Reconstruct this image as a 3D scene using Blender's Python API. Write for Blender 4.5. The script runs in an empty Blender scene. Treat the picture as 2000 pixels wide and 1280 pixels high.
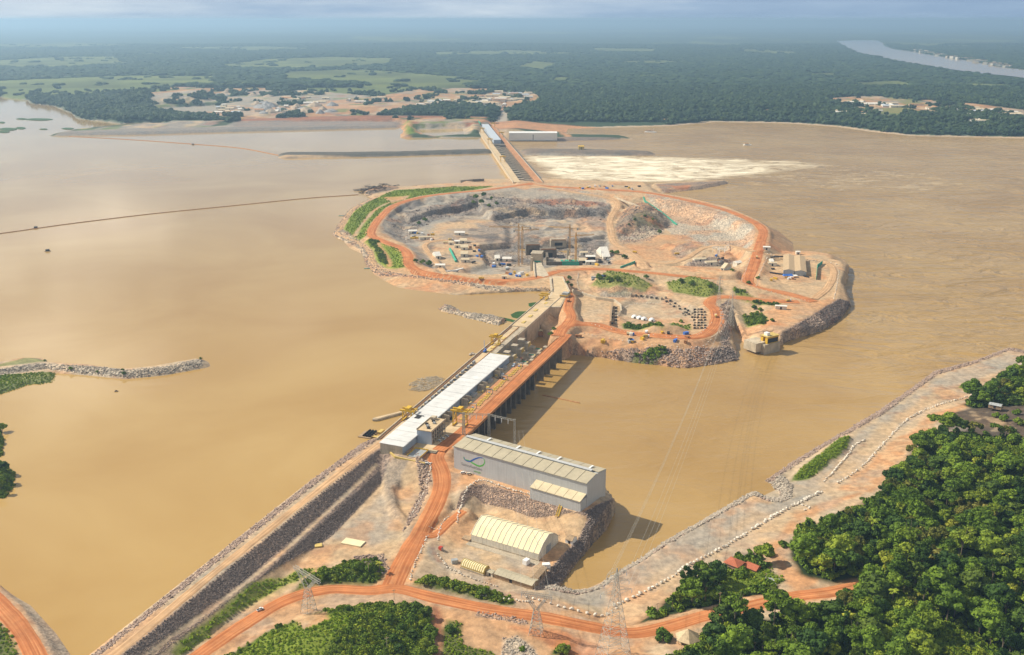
import bpy, bmesh, math, random
import numpy as np
from mathutils import Vector, Matrix
R = math.radians
random.seed(7); rng = np.random.default_rng(7)
SC = bpy.context.scene
COL = SC.collection

# ---------------------------------------------------------------- camera
CAM_H, FPX, HORIZ = 400.0, 1944.0, 38.0          # camera height in metres, focal length in pixels of a 2000 px wide frame
PITCH = math.atan((640 - HORIZ) / FPX)
cam = bpy.data.objects.new('camera', bpy.data.cameras.new('camera'))
COL.objects.link(cam)
cam.data.sensor_fit = 'HORIZONTAL'; cam.data.sensor_width = 36
cam.data.lens = FPX / 2000 * 36
cam.data.clip_start = 1; cam.data.clip_end = 200000
cam.location = (0, 0, CAM_H)
cam.rotation_euler = (math.pi / 2 - PITCH, 0, 0)
SC.camera = cam

# ---------------------------------------------------------------- sun, sky, exposure
SUN_EL, SUN_AZ = 41.0, 162.0      # azimuth of the sun measured from +X towards +Y
sl = bpy.data.lights.new('sun', 'SUN'); so = bpy.data.objects.new('sun', sl); COL.objects.link(so)
sl.energy = 5.0; sl.angle = R(0.6); sl.color = (1.0, 0.92, 0.77)
sd_ = Vector((math.cos(R(SUN_AZ)) * math.cos(R(SUN_EL)), math.sin(R(SUN_AZ)) * math.cos(R(SUN_EL)), math.sin(R(SUN_EL))))
so.rotation_euler = sd_.to_track_quat('Z', 'Y').to_euler(); so.location = (0, 0, 900)
SC.view_settings.view_transform = 'Standard'; SC.view_settings.look = 'None'
SC.view_settings.exposure = 0.36; SC.view_settings.gamma = 1
SC.view_settings.use_curve_mapping = False
SC.cycles.volume_bounces = 0; SC.cycles.max_bounces = 5; SC.cycles.transparent_max_bounces = 8

def nd(nt, typ, **kw):
    n = nt.nodes.new(typ)
    for k, v in kw.items():
        if k.startswith('i_'): n.inputs[k[2:].replace('_', ' ')].default_value = v
        else: setattr(n, k, v)
    return n
def mathn(nt, op, a, b=None, clamp=False):
    n = nt.nodes.new('ShaderNodeMath'); n.operation = op; n.use_clamp = clamp
    for i, v in enumerate((a, b)):
        if v is None: continue
        if isinstance(v, (int, float)): n.inputs[i].default_value = v
        else: nt.links.new(v, n.inputs[i])
    return n.outputs[0]
def ramp(nt, fac, stops):
    n = nt.nodes.new('ShaderNodeValToRGB')
    while len(n.color_ramp.elements) < len(stops): n.color_ramp.elements.new(0.5)
    for e, (p, c) in zip(n.color_ramp.elements, stops):
        e.position = p; e.color = (*c, 1) if len(c) == 3 else c
    nt.links.new(fac, n.inputs[0]); return n.outputs[0]
def mixc(nt, fac, a, b, mode='MIX'):
    n = nt.nodes.new('ShaderNodeMix'); n.data_type = 'RGBA'; n.blend_type = mode
    for sock, v in ((n.inputs[0], fac), (n.inputs[6], a), (n.inputs[7], b)):
        if isinstance(v, (int, float)): sock.default_value = v
        elif isinstance(v, tuple): sock.default_value = (*v, 1) if len(v) == 3 else v
        else: nt.links.new(v, sock)
    return n.outputs[2]

world = bpy.data.worlds.new('World'); SC.world = world; world.use_nodes = True
wn = world.node_tree; wn.nodes.clear()
wout = wn.nodes.new('ShaderNodeOutputWorld'); bg = wn.nodes.new('ShaderNodeBackground')
sky = wn.nodes.new('ShaderNodeTexSky'); sky.sky_type = 'NISHITA'; sky.sun_disc = False
sky.sun_elevation = R(SUN_EL); sky.sun_rotation = R(90 - SUN_AZ); sky.air_density = 1.0; sky.dust_density = 2.0; sky.altitude = 300
tc = wn.nodes.new('ShaderNodeTexCoord')
sep = wn.nodes.new('ShaderNodeSeparateXYZ'); wn.links.new(tc.outputs['Generated'], sep.inputs[0])
zc = mathn(wn, 'MAXIMUM', sep.outputs[2], 0.0)
den = mathn(wn, 'ADD', zc, 0.10)
cx = mathn(wn, 'DIVIDE', sep.outputs[0], den); cy = mathn(wn, 'DIVIDE', sep.outputs[1], den)
cmb = wn.nodes.new('ShaderNodeCombineXYZ'); wn.links.new(cx, cmb.inputs[0]); wn.links.new(cy, cmb.inputs[1])
n1 = nd(wn, 'ShaderNodeTexNoise', i_Scale=0.55, i_Detail=7.0, i_Roughness=0.55); wn.links.new(cmb.outputs[0], n1.inputs['Vector'])
n2 = nd(wn, 'ShaderNodeTexNoise', i_Scale=0.16, i_Detail=4.0, i_Roughness=0.5); wn.links.new(cmb.outputs[0], n2.inputs['Vector'])
cover = ramp(wn, n1.outputs[0], [(0.40, (0, 0, 0)), (0.60, (1, 1, 1))])
ccol = ramp(wn, n2.outputs[0], [(0.38, (4.4, 5.4, 7.2)), (0.52, (6.0, 7.0, 8.6)), (0.64, (13.5, 13.2, 12.6))])
n4 = nd(wn, 'ShaderNodeTexNoise', i_Scale=1.15, i_Detail=5.0, i_Roughness=0.55); wn.links.new(cmb.outputs[0], n4.inputs['Vector'])
skyc = mixc(wn, mathn(wn, 'MULTIPLY', cover, 0.85), sky.outputs[0], ccol)
# rain veil along the horizon, paler towards the sun
sdot = mathn(wn, 'ADD', mathn(wn, 'MULTIPLY', sep.outputs[0], math.cos(R(SUN_AZ))), mathn(wn, 'MULTIPLY', sep.outputs[1], math.sin(R(SUN_AZ))))
n3 = nd(wn, 'ShaderNodeTexNoise', i_Scale=3.0, i_Detail=5.0, i_Roughness=0.6)
mp3 = wn.nodes.new('ShaderNodeMapping'); mp3.inputs['Scale'].default_value = (1.6, 1.6, 14); wn.links.new(tc.outputs['Generated'], mp3.inputs[0]); wn.links.new(mp3.outputs[0], n3.inputs['Vector'])
veil = ramp(wn, mathn(wn, 'ADD', mathn(wn, 'MULTIPLY', sdot, 0.42), mathn(wn, 'MULTIPLY', n3.outputs[0], 0.80)), [(0.18, (3.5, 5.4, 8.2)), (0.48, (5.8, 7.8, 10.4)), (0.80, (11.4, 12.6, 13.6))])
vf = nd(wn, 'ShaderNodeMapRange', interpolation_type='SMOOTHSTEP'); wn.links.new(sep.outputs[2], vf.inputs[0]); vf.inputs[1].default_value = 0.05; vf.inputs[2].default_value = 0.24; vf.inputs[3].default_value = 1.0; vf.inputs[4].default_value = 0.0
skyc = mixc(wn, vf.outputs[0], skyc, veil)
cf = nd(wn, 'ShaderNodeMapRange', interpolation_type='SMOOTHSTEP'); wn.links.new(sep.outputs[2], cf.inputs[0]); cf.inputs[1].default_value = 0.05; cf.inputs[2].default_value = 0.11
cum = ramp(wn, n4.outputs[0], [(0.54, (0, 0, 0)), (0.64, (1, 1, 1))])
skyc = mixc(wn, mathn(wn, 'MULTIPLY', cum, cf.outputs[0]), skyc, (27.0, 25.0, 22.0))      # sunlit cumulus
wn.links.new(skyc, bg.inputs[0]); bg.inputs[1].default_value = 0.05
wn.links.new(bg.outputs[0], wout.inputs[0])

# ---------------------------------------------------------------- picture <-> place
CP, SP = math.cos(PITCH), math.sin(PITCH)
def P(px, py, z=0.0):
    """the point of the horizontal plane at height z seen at this place of the photograph"""
    dx = (px - 1000) / FPX; dv = (640 - py) / FPX
    dy = CP + dv * SP; dz = -SP + dv * CP
    t = (z - CAM_H) / dz
    return (t * dx, t * dy, z)
def PV(px, py, z=0.0): return Vector(P(px, py, z))
def PL(pts, z=0.0): return np.array([P(p[0], p[1], p[2] if len(p) > 2 else z) for p in pts])

# ---------------------------------------------------------------- mesh helpers
def tag(o, label=None, cat=None, group=None, kind=None):
    if label: o['label'] = label
    if cat: o['category'] = cat
    if group: o['group'] = group
    if kind: o['kind'] = kind
    return o
def link(name, me, mat=None, parent=None):
    o = bpy.data.objects.new(name, me); COL.objects.link(o)
    if mat is not None: me.materials.append(mat)
    if parent is not None: o.parent = parent
    return o
def empty(name, loc=(0, 0, 0), rz=0.0):
    o = bpy.data.objects.new(name, None); COL.objects.link(o)
    o.location = loc; o.rotation_euler = (0, 0, rz); o.empty_display_size = 2
    return o
def np_mesh(name, v, f, col=None, smooth=True, attrs=None, uv=None):
    v = np.asarray(v, dtype=np.float32); f = np.asarray(f, dtype=np.int32)
    me = bpy.data.meshes.new(name); k = f.shape[1]
    me.vertices.add(len(v)); me.vertices.foreach_set('co', v.ravel())
    me.loops.add(f.size); me.loops.foreach_set('vertex_index', f.ravel())
    me.polygons.add(len(f)); me.polygons.foreach_set('loop_start', np.arange(0, f.size, k, dtype=np.int32))
    me.polygons.foreach_set('use_smooth', np.full(len(f), smooth))
    if col is not None:
        a = me.color_attributes.new('Col', 'FLOAT_COLOR', 'POINT')
        a.data.foreach_set('color', np.concatenate([col, np.ones((len(col), 1))], 1).astype(np.float32).ravel())
    for k2, arr in (attrs or {}).items():
        a = me.attributes.new(k2, 'FLOAT', 'POINT'); a.data.foreach_set('value', np.asarray(arr, dtype=np.float32))
    if uv is not None:
        l = me.uv_layers.new(name='UVMap'); l.data.foreach_set('uv', np.asarray(uv, np.float32)[f.ravel()].ravel())
    me.update(calc_edges=True); me.validate()
    return me
class MB:
    """collects boxes, bars, prisms; build() links them as one mesh object"""
    def __init__(s): s.v = []; s.f = []
    def add(s, vs, fs):
        n = len(s.v); s.v += [tuple(a) for a in vs]; s.f += [tuple(i + n for i in f) for f in fs]; return s
    def hexa(s, b4, t4):
        return s.add(list(b4) + list(t4), [(3, 2, 1, 0), (4, 5, 6, 7), (0, 1, 5, 4), (1, 2, 6, 5), (2, 3, 7, 6), (3, 0, 4, 7)])
    def box(s, c, d, rz=0.0):
        co, si = math.cos(rz), math.sin(rz); hx, hy, hz = d[0] / 2, d[1] / 2, d[2] / 2
        q = [(-hx, -hy), (hx, -hy), (hx, hy), (-hx, hy)]
        q = [(c[0] + a * co - b * si, c[1] + a * si + b * co) for a, b in q]
        return s.hexa([(a, b, c[2] - hz) for a, b in q], [(a, b, c[2] + hz) for a, b in q])
    def prism(s, pts, z0, z1):
        n = len(pts); vs = [(p[0], p[1], z0) for p in pts] + [(p[0], p[1], z1) for p in pts]
        fs = [tuple(range(n - 1, -1, -1)), tuple(range(n, 2 * n))] + [(i, (i + 1) % n, n + (i + 1) % n, n + i) for i in range(n)]
        return s.add(vs, fs)
    def bar(s, a, b, w, h=None):
        a = Vector(a); b = Vector(b); h = h or w; d = b - a
        if d.length < 1e-6: return s
        up = Vector((0, 0, 1)) if abs(d.normalized().z) < 0.99 else Vector((1, 0, 0))
        x = d.cross(up).normalized() * w / 2; y = x.cross(d).normalized() * h / 2
        return s.hexa([a - x - y, a + x - y, a + x + y, a - x + y], [b - x - y, b + x - y, b + x + y, b - x + y])
    def tube(s, a, b, r, n=8, r2=None):
        a = Vector(a); b = Vector(b); d = (b - a); r2 = r if r2 is None else r2
        up = Vector((0, 0, 1)) if abs(d.normalized().z) < 0.99 else Vector((1, 0, 0))
        x = d.cross(up).normalized(); y = x.cross(d).normalized()
        vs = [a + (x * math.cos(2 * math.pi * i / n) + y * math.sin(2 * math.pi * i / n)) * r for i in range(n)]
        vs += [b + (x * math.cos(2 * math.pi * i / n) + y * math.sin(2 * math.pi * i / n)) * r2 for i in range(n)]
        return s.add(vs, [tuple(range(n - 1, -1, -1)), tuple(range(n, 2 * n))] + [(i, (i + 1) % n, n + (i + 1) % n, n + i) for i in range(n)])
    def mesh(s, name):
        me = bpy.data.meshes.new(name); me.from_pydata([tuple(map(float, a)) for a in s.v], [], s.f)
        bm = bmesh.new(); bm.from_mesh(me); bmesh.ops.recalc_face_normals(bm, faces=bm.faces); bm.to_mesh(me); bm.free()
        return me
    def build(s, name, mat, parent=None, smooth=False):
        me = s.mesh(name)
        if smooth: me.polygons.foreach_set('use_smooth', [True] * len(me.polygons))
        return link(name, me, mat, parent)

# ---------------------------------------------------------------- noise and distances (numpy)
_lat = rng.random((256, 256))
def vnoise(x, y, s):
    x = np.asarray(x) / s + 1000.3; y = np.asarray(y) / s + 1000.7
    xi = np.floor(x).astype(int); yi = np.floor(y).astype(int); fx = x - xi; fy = y - yi
    fx = fx * fx * (3 - 2 * fx); fy = fy * fy * (3 - 2 * fy)
    g = lambda a, b: _lat[a & 255, b & 255]
    return (g(xi, yi) * (1 - fx) + g(xi + 1, yi) * fx) * (1 - fy) + (g(xi, yi + 1) * (1 - fx) + g(xi + 1, yi + 1) * fx) * fy
def fbm(x, y, s, o=4, gain=0.5):
    t = 0; a = 1; n = 0
    for i in range(o): t = t + a * vnoise(x + 37.1 * i, y - 91.7 * i, s / 2 ** i); n += a; a *= gain
    return t / n * 2 - 1
def sdist(poly, x, y):
    """signed distance to a polygon, positive inside"""
    d2 = np.full(x.shape, 1e18); ins = np.zeros(x.shape, bool); n = len(poly)
    for i in range(n):
        ax, ay = poly[i][0], poly[i][1]; bx, by = poly[(i + 1) % n][0], poly[(i + 1) % n][1]
        ex, ey = bx - ax, by - ay; l2 = ex * ex + ey * ey + 1e-12
        t = np.clip(((x - ax) * ex + (y - ay) * ey) / l2, 0, 1)
        d2 = np.minimum(d2, (x - ax - t * ex) ** 2 + (y - ay - t * ey) ** 2)
        if ay != by:
            ins ^= ((ay > y) != (by > y)) & (x < ex * (y - ay) / (by - ay) + ax)
    d = np.sqrt(d2); return np.where(ins, d, -d)
def pdist(line, x, y):
    """distance to an open polyline and the interpolated third coordinate"""
    d2 = np.full(x.shape, 1e18); zz = np.zeros(x.shape)
    for i in range(len(line) - 1):
        ax, ay, az = line[i]; bx, by, bz = line[i + 1]
        ex, ey = bx - ax, by - ay; l2 = ex * ex + ey * ey + 1e-12
        t = np.clip(((x - ax) * ex + (y - ay) * ey) / l2, 0, 1)
        q = (x - ax - t * ex) ** 2 + (y - ay - t * ey) ** 2; m = q < d2
        d2 = np.where(m, q, d2); zz = np.where(m, az + t * (bz - az), zz)
    return np.sqrt(d2), zz
def smooth(e0, e1, x):
    t = np.clip((x - e0) / (e1 - e0), 0, 1); return t * t * (3 - 2 * t)
def spline(pts, step):
    """Catmull-Rom through the points, resampled about every `step` metres"""
    p = np.asarray(pts, float); p = np.vstack([2 * p[0] - p[1], p, 2 * p[-1] - p[-2]]); out = []
    for i in range(1, len(p) - 2):
        n = max(2, int(np.linalg.norm(p[i + 1] - p[i]) / step)); t = np.linspace(0, 1, n, endpoint=False)[:, None]
        out.append(0.5 * (2 * p[i] + (p[i + 1] - p[i - 1]) * t + (2 * p[i - 1] - 5 * p[i] + 4 * p[i + 1] - p[i + 2]) * t ** 2 + (3 * p[i] - p[i - 1] - 3 * p[i + 1] + p[i + 2]) * t ** 3))
    return np.vstack(out + [p[-2:-1]])

# ---------------------------------------------------------------- materials
MATS = {}
def mat_base(name, rough=0.8, spec=0.3):
    m = bpy.data.materials.new(name); m.use_nodes = True; nt = m.node_tree
    b = nt.nodes['Principled BSDF']; b.inputs['Roughness'].default_value = rough
    b.inputs['Specular IOR Level'].default_value = spec
    return m, nt, b
def mat(name, col, rough=0.75, metal=0.0, var=0.18, scale=0.35, spec=0.3, streak=0.0):
    """plain surface with blotchy wear"""
    if name in MATS: return MATS[name]
    m, nt, b = mat_base(name, rough, spec); b.inputs['Metallic'].default_value = metal
    g = nt.nodes.new('ShaderNodeNewGeometry')
    n = nd(nt, 'ShaderNodeTexNoise', i_Scale=scale, i_Detail=6.0, i_Roughness=0.65); nt.links.new(g.outputs['Position'], n.inputs['Vector'])
    f = ramp(nt, n.outputs[0], [(0.3, (1 - var * 1.6,) * 3), (0.7, (1 + var * 0.5,) * 3)])
    c = mixc(nt, 1.0, col, f, 'MULTIPLY')
    if streak:
        mp = nt.nodes.new('ShaderNodeMapping'); mp.inputs['Scale'].default_value = (1.2, 1.2, 0.06); nt.links.new(g.outputs['Position'], mp.inputs[0])
        n3 = nd(nt, 'ShaderNodeTexNoise', i_Scale=1.0, i_Detail=4.0); nt.links.new(mp.outputs[0], n3.inputs['Vector'])
        c = mixc(nt, 1.0, c, ramp(nt, n3.outputs[0], [(0.35, (1 - streak,) * 3), (0.6, (1, 1, 1))]), 'MULTIPLY')
    nt.links.new(c, b.inputs['Base Color']); MATS[name] = m; return m
def mat_ground():
    m, nt, b = mat_base('ground_cover', 0.92, 0.15)
    a = nd(nt, 'ShaderNodeVertexColor', layer_name='Col'); r = nd(nt, 'ShaderNodeAttribute', attribute_name='rocky')
    g = nt.nodes.new('ShaderNodeNewGeometry'); pos = g.outputs['Position']
    def noise(s, d=5.0, ro=0.6):
        n = nd(nt, 'ShaderNodeTexNoise', i_Scale=s, i_Detail=d, i_Roughness=ro); nt.links.new(pos, n.inputs['Vector']); return n.outputs[0]
    big = ramp(nt, noise(0.02), [(0.3, (0.80, 0.86, 0.92)), (0.7, (1.14, 1.04, 0.94))])
    mid = ramp(nt, noise(0.16, 6.0, 0.7), [(0.3, (0.62, 0.60, 0.58)), (0.7, (1.25, 1.24, 1.2))])
    v = nd(nt, 'ShaderNodeTexVoronoi', i_Scale=0.55); nt.links.new(pos, v.inputs['Vector'])
    vr = ramp(nt, v.outputs['Color'], [(0.15, (0.42, 0.42, 0.44)), (0.85, (1.5, 1.46, 1.4))])
    c = mixc(nt, 1.0, mixc(nt, 1.0, a.outputs[0], big, 'MULTIPLY'), mid, 'MULTIPLY')
    c = mixc(nt, r.outputs['Fac'], c, mixc(nt, 1.0, c, vr, 'MULTIPLY'))
    nt.links.new(c, b.inputs['Base Color'])
    bp = nd(nt, 'ShaderNodeBump', i_Strength=0.5, i_Distance=1.0)
    hsum = mathn(nt, 'ADD', mathn(nt, 'MULTIPLY', noise(0.45, 6.0, 0.7), 0.8), mathn(nt, 'MULTIPLY', mathn(nt, 'MULTIPLY', v.outputs['Distance'], r.outputs['Fac']), 1.2))
    nt.links.new(hsum, bp.inputs['Height']); nt.links.new(bp.outputs[0], b.inputs['Normal'])
    return m
def mat_road(name, c1, c2):
    m, nt, b = mat_base(name, 0.92, 0.12)
    uv = nt.nodes.new('ShaderNodeUVMap'); g = nt.nodes.new('ShaderNodeNewGeometry')
    mp = nt.nodes.new('ShaderNodeMapping'); mp.inputs['Scale'].default_value = (9.0, 0.010, 1); nt.links.new(uv.outputs[0], mp.inputs[0])
    n = nd(nt, 'ShaderNodeTexNoise', i_Scale=1.0, i_Detail=3.0, i_Roughness=0.55); nt.links.new(mp.outputs[0], n.inputs['Vector'])
    n2 = nd(nt, 'ShaderNodeTexNoise', i_Scale=0.07, i_Detail=6.0, i_Roughness=0.65); nt.links.new(g.outputs['Position'], n2.inputs['Vector'])
    c = ramp(nt, n.outputs[0], [(0.30, tuple(0.72 * k for k in c1)), (0.46, c1), (0.62, c2)])
    c = mixc(nt, 1.0, c, ramp(nt, n2.outputs[0], [(0.3, (0.72, 0.72, 0.74)), (0.7, (1.15, 1.13, 1.1))]), 'MULTIPLY')
    nt.links.new(c, b.inputs['Base Color']); return m
def mat_water(name, col, col2, rough, bumps, foam=False):
    m, nt, b = mat_base(name, rough, 0.5); b.inputs['IOR'].default_value = 1.33
    g = nt.nodes.new('ShaderNodeNewGeometry'); pos = g.outputs['Position']
    n = nd(nt, 'ShaderNodeTexNoise', i_Scale=0.0035, i_Detail=5.0, i_Roughness=0.55, i_Distortion=0.6); nt.links.new(pos, n.inputs['Vector'])
    c = mixc(nt, ramp(nt, n.outputs[0], [(0.35, (0, 0, 0)), (0.65, (1, 1, 1))]), col, col2)
    h = None
    for (scale, st, d, dist, amp) in bumps:
        mp = nt.nodes.new('ShaderNodeMapping'); mp.inputs['Scale'].default_value = (scale * st, scale, scale); mp.inputs['Rotation'].default_value = (0, 0, R(-20))
        nt.links.new(pos, mp.inputs[0])
        q = nd(nt, 'ShaderNodeTexNoise', i_Scale=1.0, i_Detail=d, i_Roughness=0.6, i_Distortion=dist); nt.links.new(mp.outputs[0], q.inputs['Vector'])
        t = mathn(nt, 'MULTIPLY', q.outputs[0], amp); h = t if h is None else mathn(nt, 'ADD', h, t)
    if foam:
        fa = nd(nt, 'ShaderNodeAttribute', attribute_name='foam')
        mp = nt.nodes.new('ShaderNodeMapping'); mp.inputs['Scale'].default_value = (0.011, 0.020, 0.02); nt.links.new(pos, mp.inputs[0])
        q = nd(nt, 'ShaderNodeTexNoise', i_Scale=1.0, i_Detail=8.0, i_Roughness=0.72, i_Distortion=1.2); nt.links.new(mp.outputs[0], q.inputs['Vector'])
        k = mathn(nt, 'ADD', mathn(nt, 'MULTIPLY', fa.outputs['Fac'], 0.66), mathn(nt, 'MULTIPLY', mathn(nt, 'SUBTRACT', q.outputs[0], 0.5), 3.4))
        fm = ramp(nt, mathn(nt, 'MULTIPLY', k, fa.outputs['Fac']), [(0.06, (0, 0, 0)), (0.90, (1, 1, 1))])
        c = mixc(nt, fm, c, (0.95, 0.85, 0.64))
        ch = nd(nt, 'ShaderNodeAttribute', attribute_name='chop'); h = mathn(nt, 'MULTIPLY', h, ch.outputs['Fac']); h = mathn(nt, 'ADD', h, mathn(nt, 'MULTIPLY', mathn(nt, 'MULTIPLY', q.outputs[0], fa.outputs['Fac']), 11.0))
        rr = nt.nodes.new('ShaderNodeMapRange'); nt.links.new(fm, rr.inputs[0]); rr.inputs[3].default_value = rough; rr.inputs[4].default_value = 0.8
        nt.links.new(rr.outputs[0], b.inputs['Roughness'])
    bp = nd(nt, 'ShaderNodeBump', i_Strength=1.0, i_Distance=1.0); nt.links.new(h, bp.inputs['Height'])
    nt.links.new(bp.outputs[0], b.inputs['Normal']); nt.links.new(c, b.inputs['Base Color'])
    return m
M_GROUND = mat_ground()
M_ROAD = mat_road('red_dirt_road', (0.45, 0.160, 0.058), (0.56, 0.245, 0.102))
M_ROADT = mat_road('tan_dirt_road', (0.50, 0.31, 0.165), (0.60, 0.40, 0.23))
M_WUP = mat_water('calm_river', (0.385, 0.235, 0.074), (0.455, 0.300, 0.112), 0.09, [(0.05, 0.5, 3.0, 0.3, 0.10), (0.3, 0.6, 2.0, 0.0, 0.02)])
M_WDN = mat_water('rippled_river', (0.335, 0.202, 0.064), (0.41, 0.265, 0.098), 0.22, [(0.017, 0.35, 4.0, 1.3, 15.0), (0.06, 0.45, 4.0, 0.9, 4.2)], True)

# ================================================================ the ground
C = dict(red=(0.47, 0.185, 0.082), orange=(0.52, 0.285, 0.145), tan=(0.51, 0.365, 0.225), gravel=(0.47, 0.37, 0.26), grey=(0.365, 0.325, 0.275),
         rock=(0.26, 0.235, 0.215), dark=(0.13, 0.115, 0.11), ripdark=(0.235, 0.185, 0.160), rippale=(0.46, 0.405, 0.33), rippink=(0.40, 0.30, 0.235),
         grass=(0.13, 0.19, 0.025), bright=(0.19, 0.255, 0.03), shrub=(0.075, 0.11, 0.02), forest=(0.022, 0.038, 0.012), burnt=(0.060, 0.046, 0.038),
         field=(0.165, 0.20, 0.06), pale=(0.60, 0.47, 0.32), umber=(0.30, 0.13, 0.075), sand=(0.58, 0.44, 0.28), far=(0.045, 0.075, 0.035))
TILES = {}
class Tile:
    def __init__(s, x0, x1, y0, y1, st):
        s.x0, s.y0, s.st = x0, y0, st
        s.nx = int((x1 - x0) / st) + 1; s.ny = int((y1 - y0) / st) + 1
        s.X, s.Y = np.meshgrid(x0 + np.arange(s.nx) * st, y0 + np.arange(s.ny) * st)
        s.h = np.full(s.X.shape, -45.0); s.c = np.zeros(s.X.shape + (3,)); s.rk = np.zeros(s.X.shape); s.rocks = []
    def sub(s, poly, m):
        p = np.asarray(poly)[:, :2]; lo = p.min(0) - m; hi = p.max(0) + m
        i0 = max(0, int((lo[0] - s.x0) / s.st)); i1 = min(s.nx, int((hi[0] - s.x0) / s.st) + 2)
        j0 = max(0, int((lo[1] - s.y0) / s.st)); j1 = min(s.ny, int((hi[1] - s.y0) / s.st) + 2)
        return (slice(j0, j1), slice(i0, i1)) if i1 > i0 and j1 > j0 else None
    def land(s, pts, zt, top, slope, warp=0.0):
        w = PL(pts, zt); k = s.sub(w, (zt + 45) / slope)
        if k is None: return
        d = sdist(w, s.X[k], s.Y[k])
        if warp: d = d + warp * fbm(s.X[k], s.Y[k], warp * 5, 4)
        s.h[k] = np.maximum(s.h[k], np.minimum(top, zt + slope * d))
    def cut(s, pts, zt, bot, slope, warp=0.0):
        w = PL(pts, zt); k = s.sub(w, 5)
        if k is None: return
        d = sdist(w, s.X[k], s.Y[k])
        if warp: d = d + warp * fbm(s.X[k], s.Y[k], warp * 5, 4)
        s.h[k] = np.minimum(s.h[k], np.where(d > 0, np.maximum(bot, np.minimum(s.h[k], zt) - slope * d), s.h[k]))
    def rough(s, pts, zt, amp, scale, soft=6.0, ridged=True):
        w = PL(pts, zt); k = s.sub(w, 5)
        if k is None: return
        d = smooth(0, soft, sdist(w, s.X[k], s.Y[k])); n = fbm(s.X[k], s.Y[k], scale, 5, 0.55)
        s.h[k] += amp * d * ((1 - 2 * np.abs(n)) - 0.5 if ridged else n)
    def road(s, line, half, fall):
        k = s.sub(line, half + fall + 5)
        if k is None: return
        d, z = pdist(line, s.X[k], s.Y[k]); a = smooth(half + fall, half, d)
        s.h[k] = s.h[k] * (1 - a) + z * a
    def paint(s, col, pts, zt, soft=1.5, warp=3.0, op=1.0, rocky=0.0, rocks=None):
        w = PL(pts, zt); k = s.sub(w, 20 + warp * 2)
        if k is None: return
        x, y = s.X[k], s.Y[k]; d = sdist(w, x, y) + warp * fbm(x, y, max(6 * s.st, warp * 5), 4)
        a = smooth(-soft, soft, d) * op
        s.c[k] = s.c[k] * (1 - a[..., None]) + np.array(C[col]) * a[..., None]
        s.rk[k] = s.rk[k] * (1 - a) + rocky * a
        if rocks: s.rocks.append((w, rocks))
    def line(s, col, pts, z, half, soft=1.5, op=1.0, rocky=0.0, warp=1.5):
        w = spline(PL(pts, z), 8 * s.st); k = s.sub(w, half + 20)
        if k is None: return
        x, y = s.X[k], s.Y[k]; d = half - pdist(w, x, y)[0] + warp * fbm(x, y, 20, 3); a = smooth(-soft, soft, d) * op
        s.c[k] = s.c[k] * (1 - a[..., None]) + np.array(C[col]) * a[..., None]; s.rk[k] = s.rk[k] * (1 - a) + rocky * a
    def z(s, x, y):
        fx = np.clip((np.asarray(x, float) - s.x0) / s.st, 0, s.nx - 1.001); fy = np.clip((np.asarray(y, float) - s.y0) / s.st, 0, s.ny - 1.001)
        i = fx.astype(int); j = fy.astype(int); fx = fx - i; fy = fy - j; h = s.h
        return (h[j, i] * (1 - fx) + h[j, i + 1] * fx) * (1 - fy) + (h[j + 1, i] * (1 - fx) + h[j + 1, i + 1] * fx) * fy
    def build(s, name, wl):
        idx = np.arange(s.nx * s.ny).reshape(s.ny, s.nx)
        f = np.stack([idx[:-1, :-1], idx[:-1, 1:], idx[1:, 1:], idx[1:, :-1]], -1).reshape(-1, 4)
        hh = s.h.ravel(); keep = hh[f].max(1) > wl; f = f[keep]
        used = np.unique(f); rem = np.full(hh.size, -1); rem[used] = np.arange(len(used)); f = rem[f]
        v = np.stack([s.X.ravel(), s.Y.ravel(), hh], 1)[used]
        me = np_mesh(name, v, f, s.c.reshape(-1, 3)[used], True, {'rocky': s.rk.ravel()[used]})
        return tag(link(name, me, M_GROUND), kind='structure')
def tile_at(x, y):
    for t in TILES.values():
        if t.x0 <= x <= t.x0 + (t.nx - 1) * t.st and t.y0 <= y <= t.y0 + (t.ny - 1) * t.st and t.z(x, y) > -40: return t
    return TILES['far']
def G(px, py, z0=0.0):
    """point of the ground seen at this place of the photograph, near height z0"""
    zs = np.linspace(60, -18.6, 400); q = np.array([P(px, py, a) for a in zs]); gz = np.full(400, -99.0)
    for t in TILES.values():
        m = (q[:, 0] >= t.x0) & (q[:, 0] <= t.x0 + (t.nx - 1) * t.st) & (q[:, 1] >= t.y0) & (q[:, 1] <= t.y0 + (t.ny - 1) * t.st)
        if m.any(): gz[m] = np.maximum(gz[m], t.z(q[m, 0], q[m, 1]))
    k = np.nonzero(gz >= zs)[0]
    return Vector((q[k[0], 0], q[k[0], 1], gz[k[0]])) if len(k) else Vector(P(px, py, z0))

# ------------------------------------------------ near bank
T1 = TILES['near'] = Tile(-720, 780, 520, 1330, 2.1)
SHORE = [(860, 840), (905, 870), (1165, 975), (1197, 1000), (1180, 1032), (1155, 1057), (1120, 1100), (1082, 1152), (1125, 1159), (1167, 1147), (1200, 1122), (1250, 1095), (1300, 1057),
         (1375, 1016), (1450, 972), (1470, 961), (1483, 964), (1496, 973), (1512, 980), (1522, 971), (1520, 955), (1496, 938), (1560, 895), (1639, 849), (1719, 801), (1772, 765), (1825, 726),
         (1905, 705), (1969, 681), (2000, 688), (2150, 690), (2600, 1500), (-100, 1500), (150, 1350), (700, 905), (745, 870)]
T1.land(SHORE, -18, -14, 0.55)
INNER = [(1200, 1190), (1300, 1140), (1412, 1075), (1532, 1003), (1637, 950), (1730, 868), (1828, 798), (1945, 758), (2000, 713), (2200, 690), (2600, 1500), (900, 1500), (1000, 1240)]
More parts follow.
